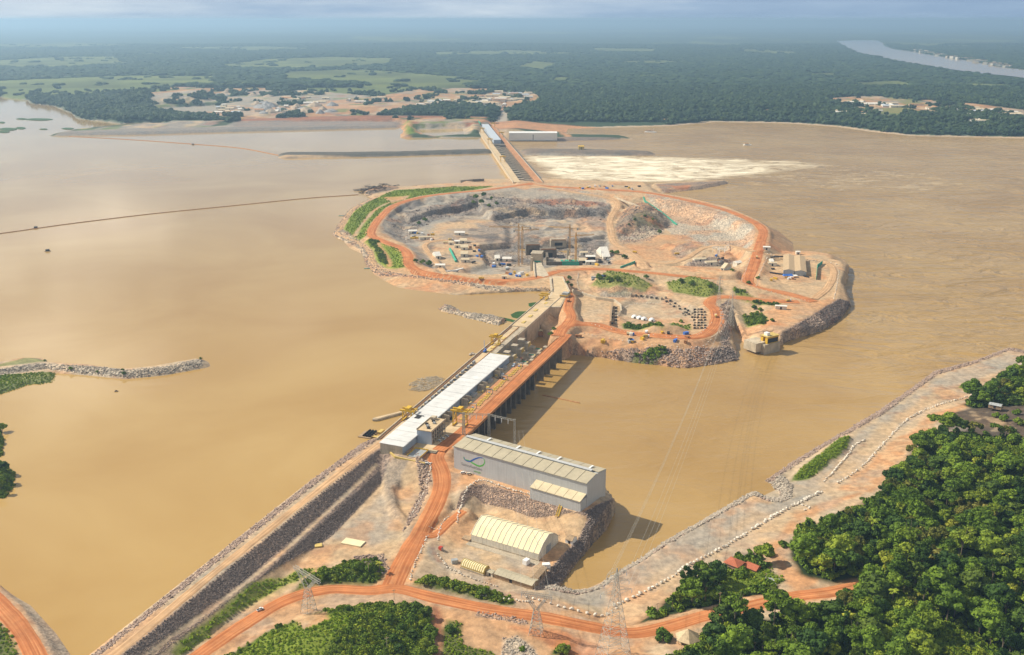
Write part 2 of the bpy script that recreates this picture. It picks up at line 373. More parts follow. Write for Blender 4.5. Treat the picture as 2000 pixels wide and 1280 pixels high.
T1.land(INNER, -13, 8, 0.13)
T1.land([(280, 1400), (340, 1265), (544, 1116), (650, 1044), (745, 940), (772, 900), (840, 915), (880, 960), (905, 1010), (860, 1040), (830, 1090), (800, 1140), (950, 1180), (1040, 1165), (1100, 1200), (1150, 1450)], -5, -5, 0.25)
T1.land([(890, 1005), (1000, 1000), (1142, 1022), (1150, 1035), (1112, 1072), (1072, 1115), (1045, 1152), (900, 1130), (860, 1090), (850, 1040)], -9, -9, 0.75)
T1.land([(742, 864), (772, 892), (830, 907), (850, 915), (880, 935), (900, 962), (922, 946), (945, 941), (982, 953), (1032, 966), (1139, 1003), (1178, 985), (1165, 945), (900, 850), (870, 830)], 4, 4, 0.6)
T1.land([(742, 864), (772, 892), (830, 906), (862, 890), (885, 862), (780, 858)], 8.8, 8.8, 0.5)
T1.cut([(903, 866), (1168, 973), (1200, 1000), (1184, 1034), (1159, 1060), (1124, 1103), (1088, 1153), (1125, 1157), (1200, 1118), (1300, 1050), (1400, 990), (1320, 850), (1100, 690), (1000, 660), (820, 800), (850, 835), (885, 852)], -18, -44, 5)
T1.land([(70, 1380), (196, 1280), (640, 925), (735, 857), (742, 862), (754, 871), (746, 872), (650, 946), (236, 1282), (112, 1382)], 9, 9, 0.52)
T1.land([(273, 1292), (287, 1294), (508, 1124), (650, 997), (738, 916), (733, 907), (646, 987), (501, 1113)], 2, 2, 0.6)
T1.land([(430, 1290), (520, 1225), (640, 1180), (760, 1165), (840, 1185), (845, 1280), (840, 1400), (300, 1400)], -4, 6, 0.22, 4)
T1.land([(570, 1152), (620, 1112), (680, 1097), (740, 1095), (745, 1135), (640, 1142)], -5, 1, 0.3, 3)
T1.land([(800, 1150), (830, 1125), (900, 1140), (960, 1150), (1000, 1172), (900, 1172), (830, 1160)], -6, -2, 0.4, 3)
T1.land([(-300, 1090), (0, 1148), (60, 1183), (110, 1238), (152, 1300), (220, 1420), (-300, 1420)], 0, 6, 0.5)
T1.land([(-120, 712), (0, 707), (50, 699), (80, 700), (90, 707), (175, 712), (215, 719), (250, 720), (300, 715), (385, 700), (396, 706), (395, 713), (325, 726), (250, 734), (175, 727), (110, 726), (108, 735), (98, 747), (55, 752), (0, 771), (-120, 790)], 0, 2.5, 0.35, 1.5)
T1.land([(-80, 724), (0, 716), (80, 706), (180, 714), (250, 722), (320, 715), (390, 701), (393, 706), (320, 719), (250, 726), (180, 719), (80, 712), (0, 722), (-80, 731)], 6, 6, 0.6)
T1.land([(-100, 820), (0, 838), (4, 860), (0, 890), (-100, 900)], 0, 3, 0.4)
T1.land([(-100, 900), (0, 905), (19, 925), (21, 950), (5, 970), (-100, 980)], 0, 3, 0.4)
T1.land([(930, 990), (905, 985), (880, 1010), (905, 975), (940, 980)], -6, -4, 0.6, 2)
# mounds of the gravel lot beside the embankment
T1.land([(760, 910), (800, 905), (815, 915), (790, 930), (768, 955), (775, 990), (790, 1010), (770, 1000), (752, 965), (750, 930)], -2, -1, 0.8, 2)
T1.land([(1580, 930), (1545, 935), (1560, 910), (1600, 880), (1650, 850), (1664, 855), (1655, 880), (1610, 910)], -13, -10, 0.5, 2)

T1.c[:] = C['gravel']
T1.paint('orange', [(760, 1090), (850, 1130), (1040, 1160), (1200, 1190), (1260, 1240), (1280, 1400), (200, 1400), (560, 1180)], -6, 4, 8)
T1.paint('tan', SHORE, -18, 2, 1, 0.35)
# embankment
T1.paint('rippink', [(60, 1375), (160, 1296), (321, 1160), (478, 1035), (650, 903), (700, 862), (735, 850), (748, 860), (650, 930), (206, 1284), (110, 1370)], 4, 1.5, 1, rocky=1.0, rocks=(2600, 0.9, 1.9))
T1.paint('ripdark', [(122, 1372, 9), (234, 1282, 9), (650, 946, 9), (745, 872, 9), (768, 893, 0), (772, 902, -3), (745, 945, -5), (650, 1046, -5), (544, 1118, -5), (393, 1229, -5), (334, 1269, -5), (250, 1340, -5)], 2, 1.0, 1.0, rocky=0.8)
T1.rocks.append((PL([(122, 1372, 9), (235, 1282, 9), (651, 946, 9), (746, 873, 9), (737, 905, 2.5), (646, 986, 2.5), (502, 1112, 2.5), (276, 1288, 2.5), (200, 1350, 2.5)]), (9000, 0.35, 0.8)))
T1.rocks.append((PL([(290, 1294, 1.8), (510, 1125, 1.8), (652, 999, 1.8), (740, 918, 1.8), (745, 945, -5), (650, 1046, -5), (544, 1118, -5), (393, 1229, -5), (334, 1269, -5)]), (7000, 0.35, 0.8)))
T1.line('gravel', [(250, 1310), (281, 1286), (505, 1118), (648, 992), (734, 912)], 2, 1.7, 0.6, 0.95, 0, 0.3)
# gravel lot
T1.paint('tan', [(560, 1112), (660, 1050), (760, 930), (790, 905), (835, 910), (840, 960), (800, 1040), (760, 1090), (640, 1100)], -5, 4, 6)
T1.paint('grey', [(655, 1050), (720, 990), (745, 960), (770, 1010), (775, 1050), (730, 1070), (690, 1060)], -5, 6, 8, 0.8)
T1.paint('rock', [(752, 915), (800, 903), (815, 915), (785, 935), (775, 990), (800, 1030), (770, 1010), (750, 965)], -3, 2, 3, 0.6, 0.6)
T1.paint('orange', [(770, 955), (800, 950), (815, 965), (800, 980), (775, 975)], -4, 4, 4, 0.6)
T1.paint('rippink', [(810, 905), (838, 925), (842, 960), (815, 1010), (785, 1040), (800, 1000), (822, 960)], -4, 2, 3, 0.8, 0.8, rocks=(700, 0.8, 1.9))
T1.paint('rippink', [(690, 1085), (750, 1080), (760, 1110), (745, 1125), (700, 1100)], -4, 2, 3, 0.8, 0.8, rocks=(300, 0.8, 2.0))
# platform and yard
T1.paint('orange', [(745, 868), (830, 905), (890, 960), (930, 945), (985, 955), (1035, 972), (1140, 1004), (1165, 980), (900, 860), (860, 850)], 5, 3, 3, 0.8)
T1.paint('red', [(800, 880), (840, 905), (850, 950), (880, 950), (880, 910), (890, 870), (860, 860)], 7, 5, 5, 0.75)
T1.paint('tan', [(890, 1005), (1000, 1000), (1142, 1022), (1150, 1035), (1112, 1072), (1072, 1115), (1045, 1152), (900, 1130), (860, 1090), (850, 1040)], -9, 3, 3)
T1.paint('grey', [(960, 1065), (1030, 1085), (1060, 1105), (1020, 1115), (980, 1095)], -9, 6, 6, 0.7)
T1.paint('orange', [(870, 1020), (930, 1010), (915, 1060), (900, 1070), (870, 1050)], -9, 6, 5, 0.6)
T1.paint('rippink', [(900, 962, 4), (922, 948, 4), (945, 943, 4), (1032, 968, 4), (1139, 1005, 4), (1160, 1003, 0), (1145, 1028, -9), (1045, 1019, -9), (1000, 1003, -9), (925, 984, -9), (895, 1008, -9), (888, 1006, -8)], -2, 1.5, 1.0, rocky=1.0, rocks=(4200, 0.4, 0.95))
T1.paint('ripdark', [(1140, 1003, 3), (1178, 983, 3), (1200, 998, -18), (1184, 1036, -18), (1160, 1062, -18), (1124, 1104, -18), (1086, 1156, -18), (1044, 1154, -9), (1070, 1116, -9), (1110, 1073, -9), (1148, 1036, -9)], -14, 1.5, 1.0, rocky=1.0, rocks=(4200, 0.5, 1.2))
T1.line('grey', [(890, 1015), (860, 1042), (843, 1070), (850, 1095), (890, 1112), (950, 1130)], -8, 4, 2, 0.8)
T1.line('umber', [(872, 1030), (851, 1058), (846, 1080), (858, 1098)], -8, 1.6, 1, 0.6)
T1.paint('gravel', [(800, 1130), (820, 1090), (850, 1100), (1000, 1150), (980, 1165), (900, 1140)], -6, 3, 3)
# gravel bank along the river
T1.paint('grey', [(1050, 1160), (1125, 1159), (1167, 1147), (1200, 1122), (1300, 1057), (1450, 975), (1500, 985), (1530, 980), (1600, 960), (1640, 940), (1560, 985), (1412, 1065), (1300, 1130), (1200, 1182), (1120, 1190)], -14, 3, 3, 0.85)
T1.paint('tan', [(1230, 1160), (1300, 1110), (1400, 1045), (1470, 1000), (1500, 1005), (1400, 1068), (1300, 1128)], -14, 6, 6, 0.6)
T1.paint('rippale', [(1040, 1165), (1082, 1150), (1125, 1155), (1167, 1143), (1200, 1118), (1300, 1053), (1450, 968), (1470, 957), (1500, 970), (1530, 975), (1522, 985), (1500, 984), (1470, 972), (1450, 985), (1300, 1070), (1205, 1132), (1170, 1157), (1125, 1168), (1080, 1166)], -16.5, 1.2, 1, rocky=1.0, rocks=(3800, 0.8, 1.8))
T1.paint('rippale', [(1494, 935), (1525, 930), (1548, 950), (1545, 975), (1522, 985), (1524, 958)], -15, 1.2, 1, rocky=1.0, rocks=(800, 0.8, 1.8))
T1.paint('rippink', [(1492, 938), (1560, 890), (1639, 845), (1719, 797), (1772, 761), (1825, 722), (1905, 701), (1969, 678), (2010, 684), (2010, 694), (1969, 688), (1905, 713), (1830, 735), (1778, 773), (1725, 812), (1640, 860), (1560, 908), (1510, 942)], -16, 1.2, 1, rocky=1.0, rocks=(3600, 0.8, 1.8))
T1.paint('grey', [(1540, 945), (1600, 930), (1660, 860), (1700, 830), (1790, 770), (1850, 730), (1960, 695), (2010, 690), (2010, 705), (1940, 750), (1830, 790), (1740, 850), (1690, 905), (1640, 940), (1600, 955)], -14, 3, 3, 0.7)
T1.paint('tan', [(1600, 940), (1640, 900), (1700, 850), (1760, 805), (1820, 770), (1900, 745), (1980, 712), (2000, 705), (1990, 720), (1900, 765), (1820, 790), (1770, 820), (1720, 870), (1660, 930)], -14, 5, 5, 0.85)
T1.paint('grass', [(1545, 935), (1575, 908), (1640, 855), (1662, 852), (1650, 875), (1610, 908), (1580, 930)], -11, 2, 3)
T1.paint('grass', [(1870, 755), (1890, 742), (1915, 745), (1915, 755), (1890, 762)], -13, 2, 2)
T1.paint('tan', [(1240, 1190), (1300, 1142), (1412, 1075), (1540, 1000), (1620, 985), (1560, 1040), (1500, 1065), (1420, 1090), (1300, 1150)], -12, 4, 4, 0.9)
T1.paint('orange', [(1500, 1060), (1540, 1010), (1600, 975), (1680, 960), (1600, 1000), (1530, 1060), (1540, 1110), (1600, 1145), (1560, 1170), (1530, 1140), (1510, 1090)], -8, 4, 5)
T1.paint('orange', [(1640, 950), (1740, 860), (1830, 800), (1950, 760), (2000, 720), (2020, 740), (1900, 790), (1830, 820), (1800, 860), (1740, 920), (1700, 960)], -9, 4, 5, 0.9)
# forest and green
T1.paint('forest', [(1530, 1050), (1560, 1012), (1640, 985), (1720, 945), (1760, 900), (1800, 850), (1830, 825), (2000, 860), (2300, 800), (2600, 1500), (1240, 1500), (1300, 1270), (1400, 1215), (1600, 1190), (1680, 1150), (1560, 1110)], 2, 4, 6)
T1.paint('forest', [(1240, 1215), (1300, 1160), (1400, 1105), (1470, 1070), (1530, 1140), (1500, 1170), (1400, 1185), (1300, 1205)], -7, 3, 4)
T1.paint('grass', [(1400, 1130), (1440, 1110), (1500, 1110), (1535, 1140), (1480, 1150), (1420, 1170)], -6, 2, 3, 0.9)
T1.paint('burnt', [(1850, 800), (1910, 785), (2010, 790), (2010, 868), (1950, 865), (1880, 845), (1850, 830)], -4, 4, 5, 0.9)
T1.paint('shrub', [(1820, 830), (1900, 860), (2000, 880), (2000, 925), (1930, 895), (1860, 870)], 0, 4, 5, 0.9)
T1.paint('shrub', [(1835, 1215), (1880, 1195), (1905, 1230), (1880, 1290), (1835, 1300), (1815, 1260)], 8, 4, 5, 0.95)
T1.paint('shrub', [(400, 1300), (520, 1222), (640, 1178), (760, 1165), (845, 1188), (850, 1290), (840, 1400), (300, 1400)], 2, 3, 4)
T1.paint('bright', [(420, 1300), (520, 1228), (640, 1182), (700, 1200), (640, 1260), (620, 1330), (400, 1350)], 2, 4, 6, 0.75)
T1.paint('orange', [(580, 1200), (640, 1190), (650, 1215), (590, 1235)], 0, 2, 4, 0.9)
T1.paint('shrub', [(560, 1160), (600, 1122), (680, 1093), (742, 1092), (752, 1125), (720, 1142), (640, 1143)], -3, 2, 3)
T1.paint('bright', [(330, 1285), (480, 1160), (580, 1112), (620, 1108), (560, 1150), (470, 1195), (350, 1290)], -4, 2, 3, 0.85)
T1.line('tan', [(420, 1235), (500, 1180), (570, 1140)], -4, 3, 1.5, 0.8)
T1.paint('shrub', [(795, 1150), (825, 1122), (900, 1135), (965, 1150), (1010, 1178), (900, 1176), (830, 1164)], -4, 2, 3)
T1.paint('shrub', [(855, 1250), (875, 1215), (900, 1220), (905, 1260), (960, 1275), (980, 1300), (860, 1300)], -6, 2, 3, 0.9)
T1.paint('shrub', [(1070, 1290), (1085, 1255), (1120, 1258), (1135, 1295)], -8, 2, 3)
T1.paint('rippink', [(930, 1190), (1030, 1210), (1030, 1225), (930, 1205)], -6, 2, 2, 0.9, 0.8, rocks=(160, 0.6, 1.5))
T1.paint('rippale', [(980, 1250), (1010, 1245), (1050, 1280), (1040, 1300), (980, 1290)], -6, 2, 3, 0.8, 1.0, rocks=(200, 0.7, 1.6))
T1.paint('red', [(1000, 1230), (1080, 1230), (1180, 1260), (1200, 1300), (1100, 1290), (1050, 1260)], -7, 4, 6, 0.8)
T1.paint('umber', [(850, 1170), (862, 1210), (865, 1300), (848, 1300), (846, 1200)], -5, 2, 3, 0.9)
T1.paint('forest', [(1955, 748), (2010, 705), (2150, 700), (2150, 800), (1900, 795), (1878, 785), (1930, 768)], -8, 3, 4)
T1.paint('shrub', [(-100, 1150), (0, 1200), (20, 1240), (45, 1300), (-100, 1300)], 6, 2, 3, 0.9)
T1.paint('grey', [(20, 1165), (70, 1190), (115, 1240), (155, 1300), (100, 1300), (70, 1230)], 3, 2, 2, 0.8, 0.6)
T1.paint('grass', [(-120, 720), (0, 712), (50, 699), (92, 702), (85, 712), (0, 722), (-120, 740)], 2, 2, 2, 0.6)
T1.paint('grass', [(-120, 745), (0, 733), (110, 727), (108, 738), (98, 748), (55, 754), (0, 773), (-120, 795)], 2, 2, 3, 0.75)
T1.paint('rippale', [(-80, 735), (0, 727), (80, 716), (180, 722), (250, 729), (320, 722), (396, 706), (394, 716), (325, 729), (250, 737), (175, 730), (90, 722), (0, 734), (-80, 742)], 2, 1, 0.8, rocky=1.0, rocks=(1500, 0.8, 1.7))
T1.paint('shrub', [(-100, 820), (0, 836), (6, 860), (0, 892), (-100, 900)], 1, 2, 2); T1.paint('shrub', [(-100, 900), (0, 903), (24, 922), (26, 952), (5, 974), (-100, 980)], 1, 2, 2)
T1.rough([(760, 1175), (1280, 1235), (1300, 1400), (840, 1400)], -6, 0.9, 22, 10)

ROADS = []
def road(pts, width, m, name='road', tile=None, fall=6.0, z=None, step=3.0):
    line = spline(PL(pts, z if z is not None else 0.0), step); t = tile or T1; k = t.sub(line, width + 20)
    if k is not None and name != 'embankment_road':      # dust spilt on the verges
        d = width * 0.62 - pdist(line, t.X[k], t.Y[k])[0] + 3.5 * fbm(t.X[k], t.Y[k], 16, 4); a = smooth(-3.5, 2.5, d)[..., None] * 0.7
        t.c[k] = t.c[k] * (1 - a) + np.array(C['orange' if m is M_ROAD else 'tan']) * a; t.rk[k] *= 1 - a[..., 0]
    (tile or T1).road(line, width * 0.62, fall); ROADS.append((line, width, m, name, tile or T1)); return line
R_CREST = road([(70, 1384, 9), (220, 1281, 9), (430, 1110, 9), (640, 943, 9), (720, 881, 9), (760, 854, 9)], 8.2, M_ROADT, 'embankment_road', z=9, fall=0.5)
road([(893, 855, 9), (868, 872, 8.6), (852, 893, 7), (862, 925, 4.5), (862, 955, 2), (846, 995, -1), (815, 1050, -3.5), (786, 1102, -5), (764, 1150, -5.5)], 17, M_ROAD, 'access_road')
road([(300, 1345, -3), (400, 1272, -4), (480, 1218, -4.5), (560, 1172, -5), (640, 1152, -5.5), (720, 1154, -5.5), (775, 1150, -5.5), (850, 1168, -5.5), (950, 1189, -6), (1060, 1206, -6.5), (1150, 1224, -7), (1230, 1237, -7), (1300, 1225, -6), (1370, 1205, -5), (1440, 1190, -4), (1500, 1176, -3), (1560, 1164, -3), (1620, 1157, -2), (1690, 1143, -1)], 13, M_ROAD, 'river_road')
road([(-60, 1120, 6.5), (0, 1182, 6.5), (40, 1228, 6.5), (72, 1285, 6.5), (95, 1350, 6.5)], 13, M_ROAD, 'bank_road')
road([(905, 998, -2), (878, 1020, -5), (850, 1045, -6), (825, 1045, -4)], 9, M_ROAD, 'yard_road')

def blotch1(t, col, scale, th, op, seed):
    n = fbm(t.X + seed * 977, t.Y - seed * 313, scale, 5, 0.6); a = smooth(th, th + 0.2, n)[..., None] * op * (t.c[..., 0:1] > t.c[..., 1:2] * 1.04) * (1 - np.clip(t.rk * 1.3, 0, 1))[..., None]; t.c[:] = t.c * (1 - a) + np.array(C[col]) * a
for q_ in (('orange', 60, 0.06, 0.5, 1), ('grey', 45, 0.16, 0.4, 2), ('umber', 30, 0.34, 0.3, 3), ('sand', 26, 0.22, 0.4, 4)): blotch1(T1, *q_)
# ------------------------------------------------ the island
T2 = TILES['island'] = Tile(-470, 900, 1080, 2720, 3.4)
T2.land([(1090, 560), (1072, 567), (1015, 569), (952, 566), (890, 557), (815, 546), (740, 534), (717, 520), (707, 487), (697, 484), (655, 462), (657, 447), (680, 412), (707, 397), (727, 389), (705, 377), (720, 372), (745, 365), (775, 367), (795, 367), (865, 362), (901, 360), (901, 356), (935, 353), (995, 352), (1030, 356), (1100, 380), (1200, 420), (1200, 520)], 0, 6, 0.45, 2)
T2.land([(1040, 352), (1060, 353), (1090, 356), (1152, 359), (1225, 361), (1275, 362), (1300, 385), (1400, 425), (1450, 452), (1480, 485), (1540, 497), (1556, 494), (1605, 499), (1645, 506), (1656, 515), (1652, 542), (1643, 564), (1654, 588), (1660, 596), (1633, 627), (1595, 647), (1554, 659), (1521, 672), (1525, 688), (1495, 687), (1475, 682), (1455, 672), (1437, 640), (1425, 612), (1415, 640), (1430, 675), (1442, 702), (1400, 710), (1340, 718), (1290, 712), (1230, 705), (1170, 695), (1110, 690), (1085, 692), (1075, 668), (1060, 640), (1060, 560), (1040, 500), (1000, 420)], -18, -5, 0.42, 5)
T2.land([(1495, 492), (1545, 499), (1600, 502), (1640, 509), (1645, 520), (1638, 558), (1636, 582), (1590, 612), (1525, 648), (1505, 632), (1490, 598), (1465, 555)], -2, -2, 0.47, 1)
T2.land([(1065, 610), (1095, 570), (1130, 545), (1230, 560), (1400, 575), (1460, 570), (1430, 590), (1402, 640), (1385, 660), (1340, 670), (1230, 666), (1130, 658), (1098, 668)], 1, 1, 0.42, 3)
T2.land([(1010, 352), (1060, 356), (1160, 362), (1257, 372), (1345, 386), (1420, 404), (1480, 430), (1500, 447), (1500, 475), (1490, 500), (1470, 545), (1455, 545), (1475, 480), (1476, 452), (1440, 430), (1340, 398), (1160, 376), (1010, 366)], 9, 9, 0.55)
T2.land([(1005, 366), (870, 380), (770, 404), (735, 430), (722, 452), (740, 470), (790, 490), (795, 520), (830, 538), (930, 550), (1080, 545), (1110, 530), (1280, 530), (1450, 555), (1440, 530), (1280, 515), (1080, 515), (930, 532), (840, 525), (812, 510), (806, 482), (760, 462), (748, 445), (790, 405), (870, 390), (1005, 374)], 9, 9, 0.16, 1.5)
T2.cut([(760, 405), (820, 390), (900, 382), (1000, 375), (1110, 383), (1190, 392), (1257, 386), (1340, 401), (1410, 420), (1456, 442), (1468, 460), (1462, 490), (1440, 508), (1380, 513), (1300, 523), (1200, 518), (1090, 520), (1030, 533), (940, 538), (870, 530), (815, 518), (805, 495), (790, 478), (752, 463), (740, 453), (747, 430)], 8, -13, 0.32, 2)
T2.land([(790, 440), (850, 420), (960, 430), (985, 450), (985, 480), (950, 515), (900, 526), (830, 518), (800, 480)], -6, -6, 0.6, 2)
T2.land([(930, 388), (1000, 385), (1190, 398), (1190, 414), (1100, 412), (1030, 409), (965, 422), (945, 408)], -2, -1, 1.3, 5)
T2.land([(1000, 440), (1080, 428), (1185, 425), (1190, 458), (1130, 470), (1060, 474), (1010, 470)], -8, -7, 1.4, 6)
T2.cut([(935, 485), (990, 480), (1180, 480), (1195, 498), (1185, 517), (1060, 519), (950, 522)], -12, -16.8, 1.0, 3)
T2.land([(1200, 436), (1212, 412), (1250, 404), (1290, 412), (1310, 432), (1292, 446), (1240, 452), (1205, 458)], -10, 10, 0.55, 5)
T2.land([(780, 415), (850, 395), (930, 385), (935, 395), (850, 412), (800, 428)], -2, 0, 1.2, 4)
T2.land([(1290, 480), (1330, 470), (1420, 490), (1440, 505), (1350, 525), (1330, 510), (1375, 495)], -9, -7, 0.8, 3)
T2.cut([(1132, 532), (1148, 536), (1152, 560), (1175, 573), (1270, 578), (1275, 571), (1190, 566), (1160, 545), (1150, 530)], 6, -3, 0.7, 1)
T2.cut([(1205, 615), (1215, 592), (1240, 580), (1330, 585), (1370, 605), (1365, 632), (1320, 640), (1225, 632)], 1, -3, 0.5, 2)
T2.land([(1150, 545), (1180, 530), (1260, 545), (1275, 560), (1200, 562)], 6, 15, 0.35, 4)
T2.land([(1300, 545), (1370, 545), (1410, 562), (1400, 572), (1330, 562)], 6, 15, 0.4, 4)
T2.land([(1260, 640), (1320, 632), (1345, 650), (1270, 655)], 5, 10, 0.5, 3)
T2.cut([(1076, 568), (1000, 571), (850, 580), (700, 850), (748, 856), (905, 720), (1000, 640), (1062, 588)], 0, -44, 4)
T2.land([(860, 602), (870, 595), (882, 597), (902, 610), (965, 617), (1010, 630), (1002, 645), (972, 636), (915, 622), (872, 610)], 0, 4, 0.4, 2)
T2.land([(862, 600), (872, 597), (882, 601), (878, 607), (868, 606)], 2, 9, 0.5, 1)
T2.land([(1270, 362), (1285, 361), (1422, 355), (1425, 359), (1370, 370), (1300, 378), (1262, 375)], -18, -11, 0.5, 2)
T2.land([(695, 484), (706, 486), (716, 520), (740, 535), (735, 526), (722, 515)], 0, 2, 0.3)
T2.cut([(1085, 700), (1110, 692), (1170, 697), (1230, 707), (1290, 714), (1340, 720), (1400, 712), (1443, 704), (1432, 676), (1424, 645), (1428, 620), (1437, 640), (1455, 672), (1475, 684), (1495, 689), (1526, 690), (1522, 674), (1555, 661), (1596, 649), (1634, 629), (1661, 597), (1655, 587), (1645, 564), (1654, 542), (1658, 515), (1900, 500), (1900, 900), (1085, 900)], -18, -44, 1.2, 2)
T2.cut([(1090, 700), (1080, 672), (1056, 655), (1030, 640), (1000, 640), (900, 730), (1000, 790), (1090, 720)], -18, -44, 4)
T2.cut([(1040, 640), (1085, 598), (1096, 575), (1106, 600), (1100, 635), (1078, 662), (1056, 655)], 5, -6, 1.2, 1)
T2.cut([(1468, 652), (1505, 642), (1530, 652), (1530, 685), (1490, 695), (1470, 680)], -4, -12, 0.6, 2)
# rocky relief
T2.rough([(770, 405), (900, 384), (1190, 395), (1190, 480), (1000, 480), (960, 425), (830, 430)], -4, 5.0, 38, 14)
T2.rough([(1200, 440), (1215, 408), (1300, 408), (1310, 440), (1240, 460)], -2, 5.0, 30, 10)
T2.rough([(1110, 676), (1230, 684), (1400, 690), (1450, 690), (1440, 712), (1300, 720), (1110, 698)], -12, 4.0, 28, 8)
T2.rough([(1140, 535), (1280, 540), (1410, 560), (1400, 575), (1180, 572)], 5, 4.0, 26, 10)
T2.rough([(935, 485), (1195, 480), (1185, 517), (950, 522)], -14, 2.0, 26, 10)
T2.rough([(1290, 470), (1440, 490), (1440, 512), (1330, 525)], -8, 3.0, 24, 8)

T2.c[:] = C['tan']
def blotch(t, col, scale, th, op, seed):
    n = fbm(t.X + seed * 977, t.Y - seed * 313, scale, 5, 0.6); a = smooth(th, th + 0.18, n)[..., None] * op; t.c[:] = t.c * (1 - a) + np.array(C[col]) * a
T2.paint('rippale', [(650, 460), (655, 445), (680, 410), (727, 386), (735, 392), (690, 415), (668, 450), (705, 474), (728, 492), (733, 512), (760, 533), (900, 557), (1072, 567), (1075, 571), (952, 570), (815, 550), (740, 538), (712, 520), (704, 488)], 1, 2, 2, 0.85, 1.0, rocks=(2600, 1.0, 2.2))
T2.paint('bright', [(668, 446), (690, 412), (730, 388), (770, 372), (880, 365), (965, 364), (930, 371), (850, 379), (790, 392), (752, 415), (728, 440), (722, 460), (700, 470)], 6, 2, 3)
T2.paint('bright', [(705, 474), (730, 466), (760, 480), (790, 495), (792, 515), (800, 528), (752, 522), (735, 510), (726, 490)], 6, 2, 3)
T2.paint('grass', [(705, 476), (740, 468), (755, 500), (760, 520), (740, 512)], 6, 6, 6, 0.5)
T2.line('tan', [(795, 383), (740, 405), (712, 432), (692, 462)], 6, 4, 2, 0.8)
T2.line('orange', [(738, 478), (755, 500), (762, 520)], 6, 4, 2, 0.8)
T2.paint('orange', [(750, 385), (800, 382), (790, 390), (765, 398)], 7, 3, 4, 0.7)
# inside the pit
PITP = [(756, 410), (820, 388), (900, 380), (1000, 373), (1110, 380), (1190, 390), (1200, 520), (1090, 522), (1030, 535), (940, 540), (865, 532), (812, 518), (802, 495), (785, 476), (745, 460), (742, 430)]
T2.paint('grey', PITP, 0, 4, 4)
T2.paint('rock', [(752, 440), (800, 415), (930, 388), (945, 405), (860, 425), (800, 450), (800, 475), (770, 468)], -2, 5, 8, 0.9, 0.7, rocks=(500, 1.0, 3.0))
T2.paint('dark', [(788, 400), (825, 390), (830, 398), (805, 407)], 4, 2, 2, 0.9)
T2.paint('dark', [(840, 412), (925, 388), (930, 398), (905, 408), (845, 428)], -3, 3, 4, 0.7, 0.8)
T2.paint('grey', [(742, 458), (790, 450), (800, 470), (798, 480), (765, 470)], 0, 3, 3, 0.8)
T2.paint('tan', [(830, 470), (850, 440), (900, 425), (960, 425), (985, 450), (980, 480), (940, 520), (880, 530), (820, 500)], -6, 8, 10, 0.85)
T2.paint('rock', [(960, 385), (1190, 400), (1190, 430), (1100, 420), (1000, 430), (960, 425)], -2, 5, 10, 0.85, 0.9, rocks=(900, 1.0, 3.2))
T2.paint('umber', [(1000, 382), (1110, 388), (1190, 395), (1180, 402), (1090, 398), (1000, 392)], 2, 3, 8, 0.8)
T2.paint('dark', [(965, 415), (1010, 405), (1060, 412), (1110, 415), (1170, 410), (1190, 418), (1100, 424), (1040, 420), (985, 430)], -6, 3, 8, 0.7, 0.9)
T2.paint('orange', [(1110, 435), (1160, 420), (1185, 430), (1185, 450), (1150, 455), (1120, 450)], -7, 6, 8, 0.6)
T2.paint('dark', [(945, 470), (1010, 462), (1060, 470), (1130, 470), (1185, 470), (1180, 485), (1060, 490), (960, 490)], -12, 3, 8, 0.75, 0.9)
T2.paint('rock', [(930, 440), (1000, 432), (1060, 440), (1060, 465), (1000, 460), (950, 465)], -10, 5, 8, 0.8, 0.7)
T2.paint('rock', [(940, 490), (1180, 485), (1190, 515), (950, 522)], -16, 4, 6, 0.8, 0.8, rocks=(600, 0.8, 2.5))
T2.line('tan', [(985, 465), (960, 490), (945, 510), (920, 525)], -12, 6, 3, 0.8)
T2.line('tan', [(940, 440), (1000, 438), (1100, 448), (1190, 452)], -8, 5, 3, 0.7)
K_ = sdist(PL(PITP, 0), T2.X, T2.Y) > 6
keep_ = T2.c.copy()
for q_ in (('orange', 70, 0.26, 0.35, 1), ('umber', 45, 0.3, 0.35, 2), ('sand', 55, 0.2, 0.45, 3), ('rock', 60, 0.05, 0.6, 8), ('dark', 38, 0.18, 0.7, 4)): blotch(T2, *q_)
T2.c = np.where(K_[..., None], T2.c, keep_)
# north and north-east slopes of the pit
T2.paint('grey', [(950, 372), (1100, 370), (1190, 383), (1190, 392), (1100, 386), (960, 382)], 5, 2, 3, 0.9, 0.5)
T2.paint('rippale', [(1255, 380), (1340, 396), (1415, 414), (1462, 436), (1474, 460), (1470, 490), (1400, 480), (1330, 460), (1290, 425)], 0, 2, 3, 1.0, 0.75, rocks=(1500, 0.8, 1.8))
T2.paint('dark', [(1200, 440), (1212, 412), (1250, 402), (1295, 412), (1310, 435), (1260, 445), (1215, 470)], -2, 3, 6, 0.7, 0.8, rocks=(500, 1.0, 3.0))
T2.paint('shrub', [(1235, 430), (1262, 418), (1290, 428), (1280, 440), (1245, 440)], 2, 4, 6, 0.35)
T2.paint('rippale', [(1205, 465), (1250, 450), (1300, 448), (1270, 470), (1215, 475)], -12, 3, 4, 0.8, 0.9, rocks=(500, 0.9, 2.2))
T2.paint('orange', [(1220, 480), (1280, 460), (1340, 462), (1380, 480), (1320, 510), (1260, 515)], -14, 6, 8, 0.55)
T2.paint('rock', [(1310, 490), (1350, 478), (1360, 490), (1330, 510)], -13, 4, 5, 0.7, 0.8)
T2.paint('rock', [(1330, 515), (1380, 500), (1440, 505), (1390, 530), (1345, 535)], -5, 3, 4, 0.8, 1.0, rocks=(700, 1.0, 2.4))
T2.paint('orange', [(1440, 530), (1500, 500), (1480, 560), (1440, 555)], 8, 4, 4, 0.6)
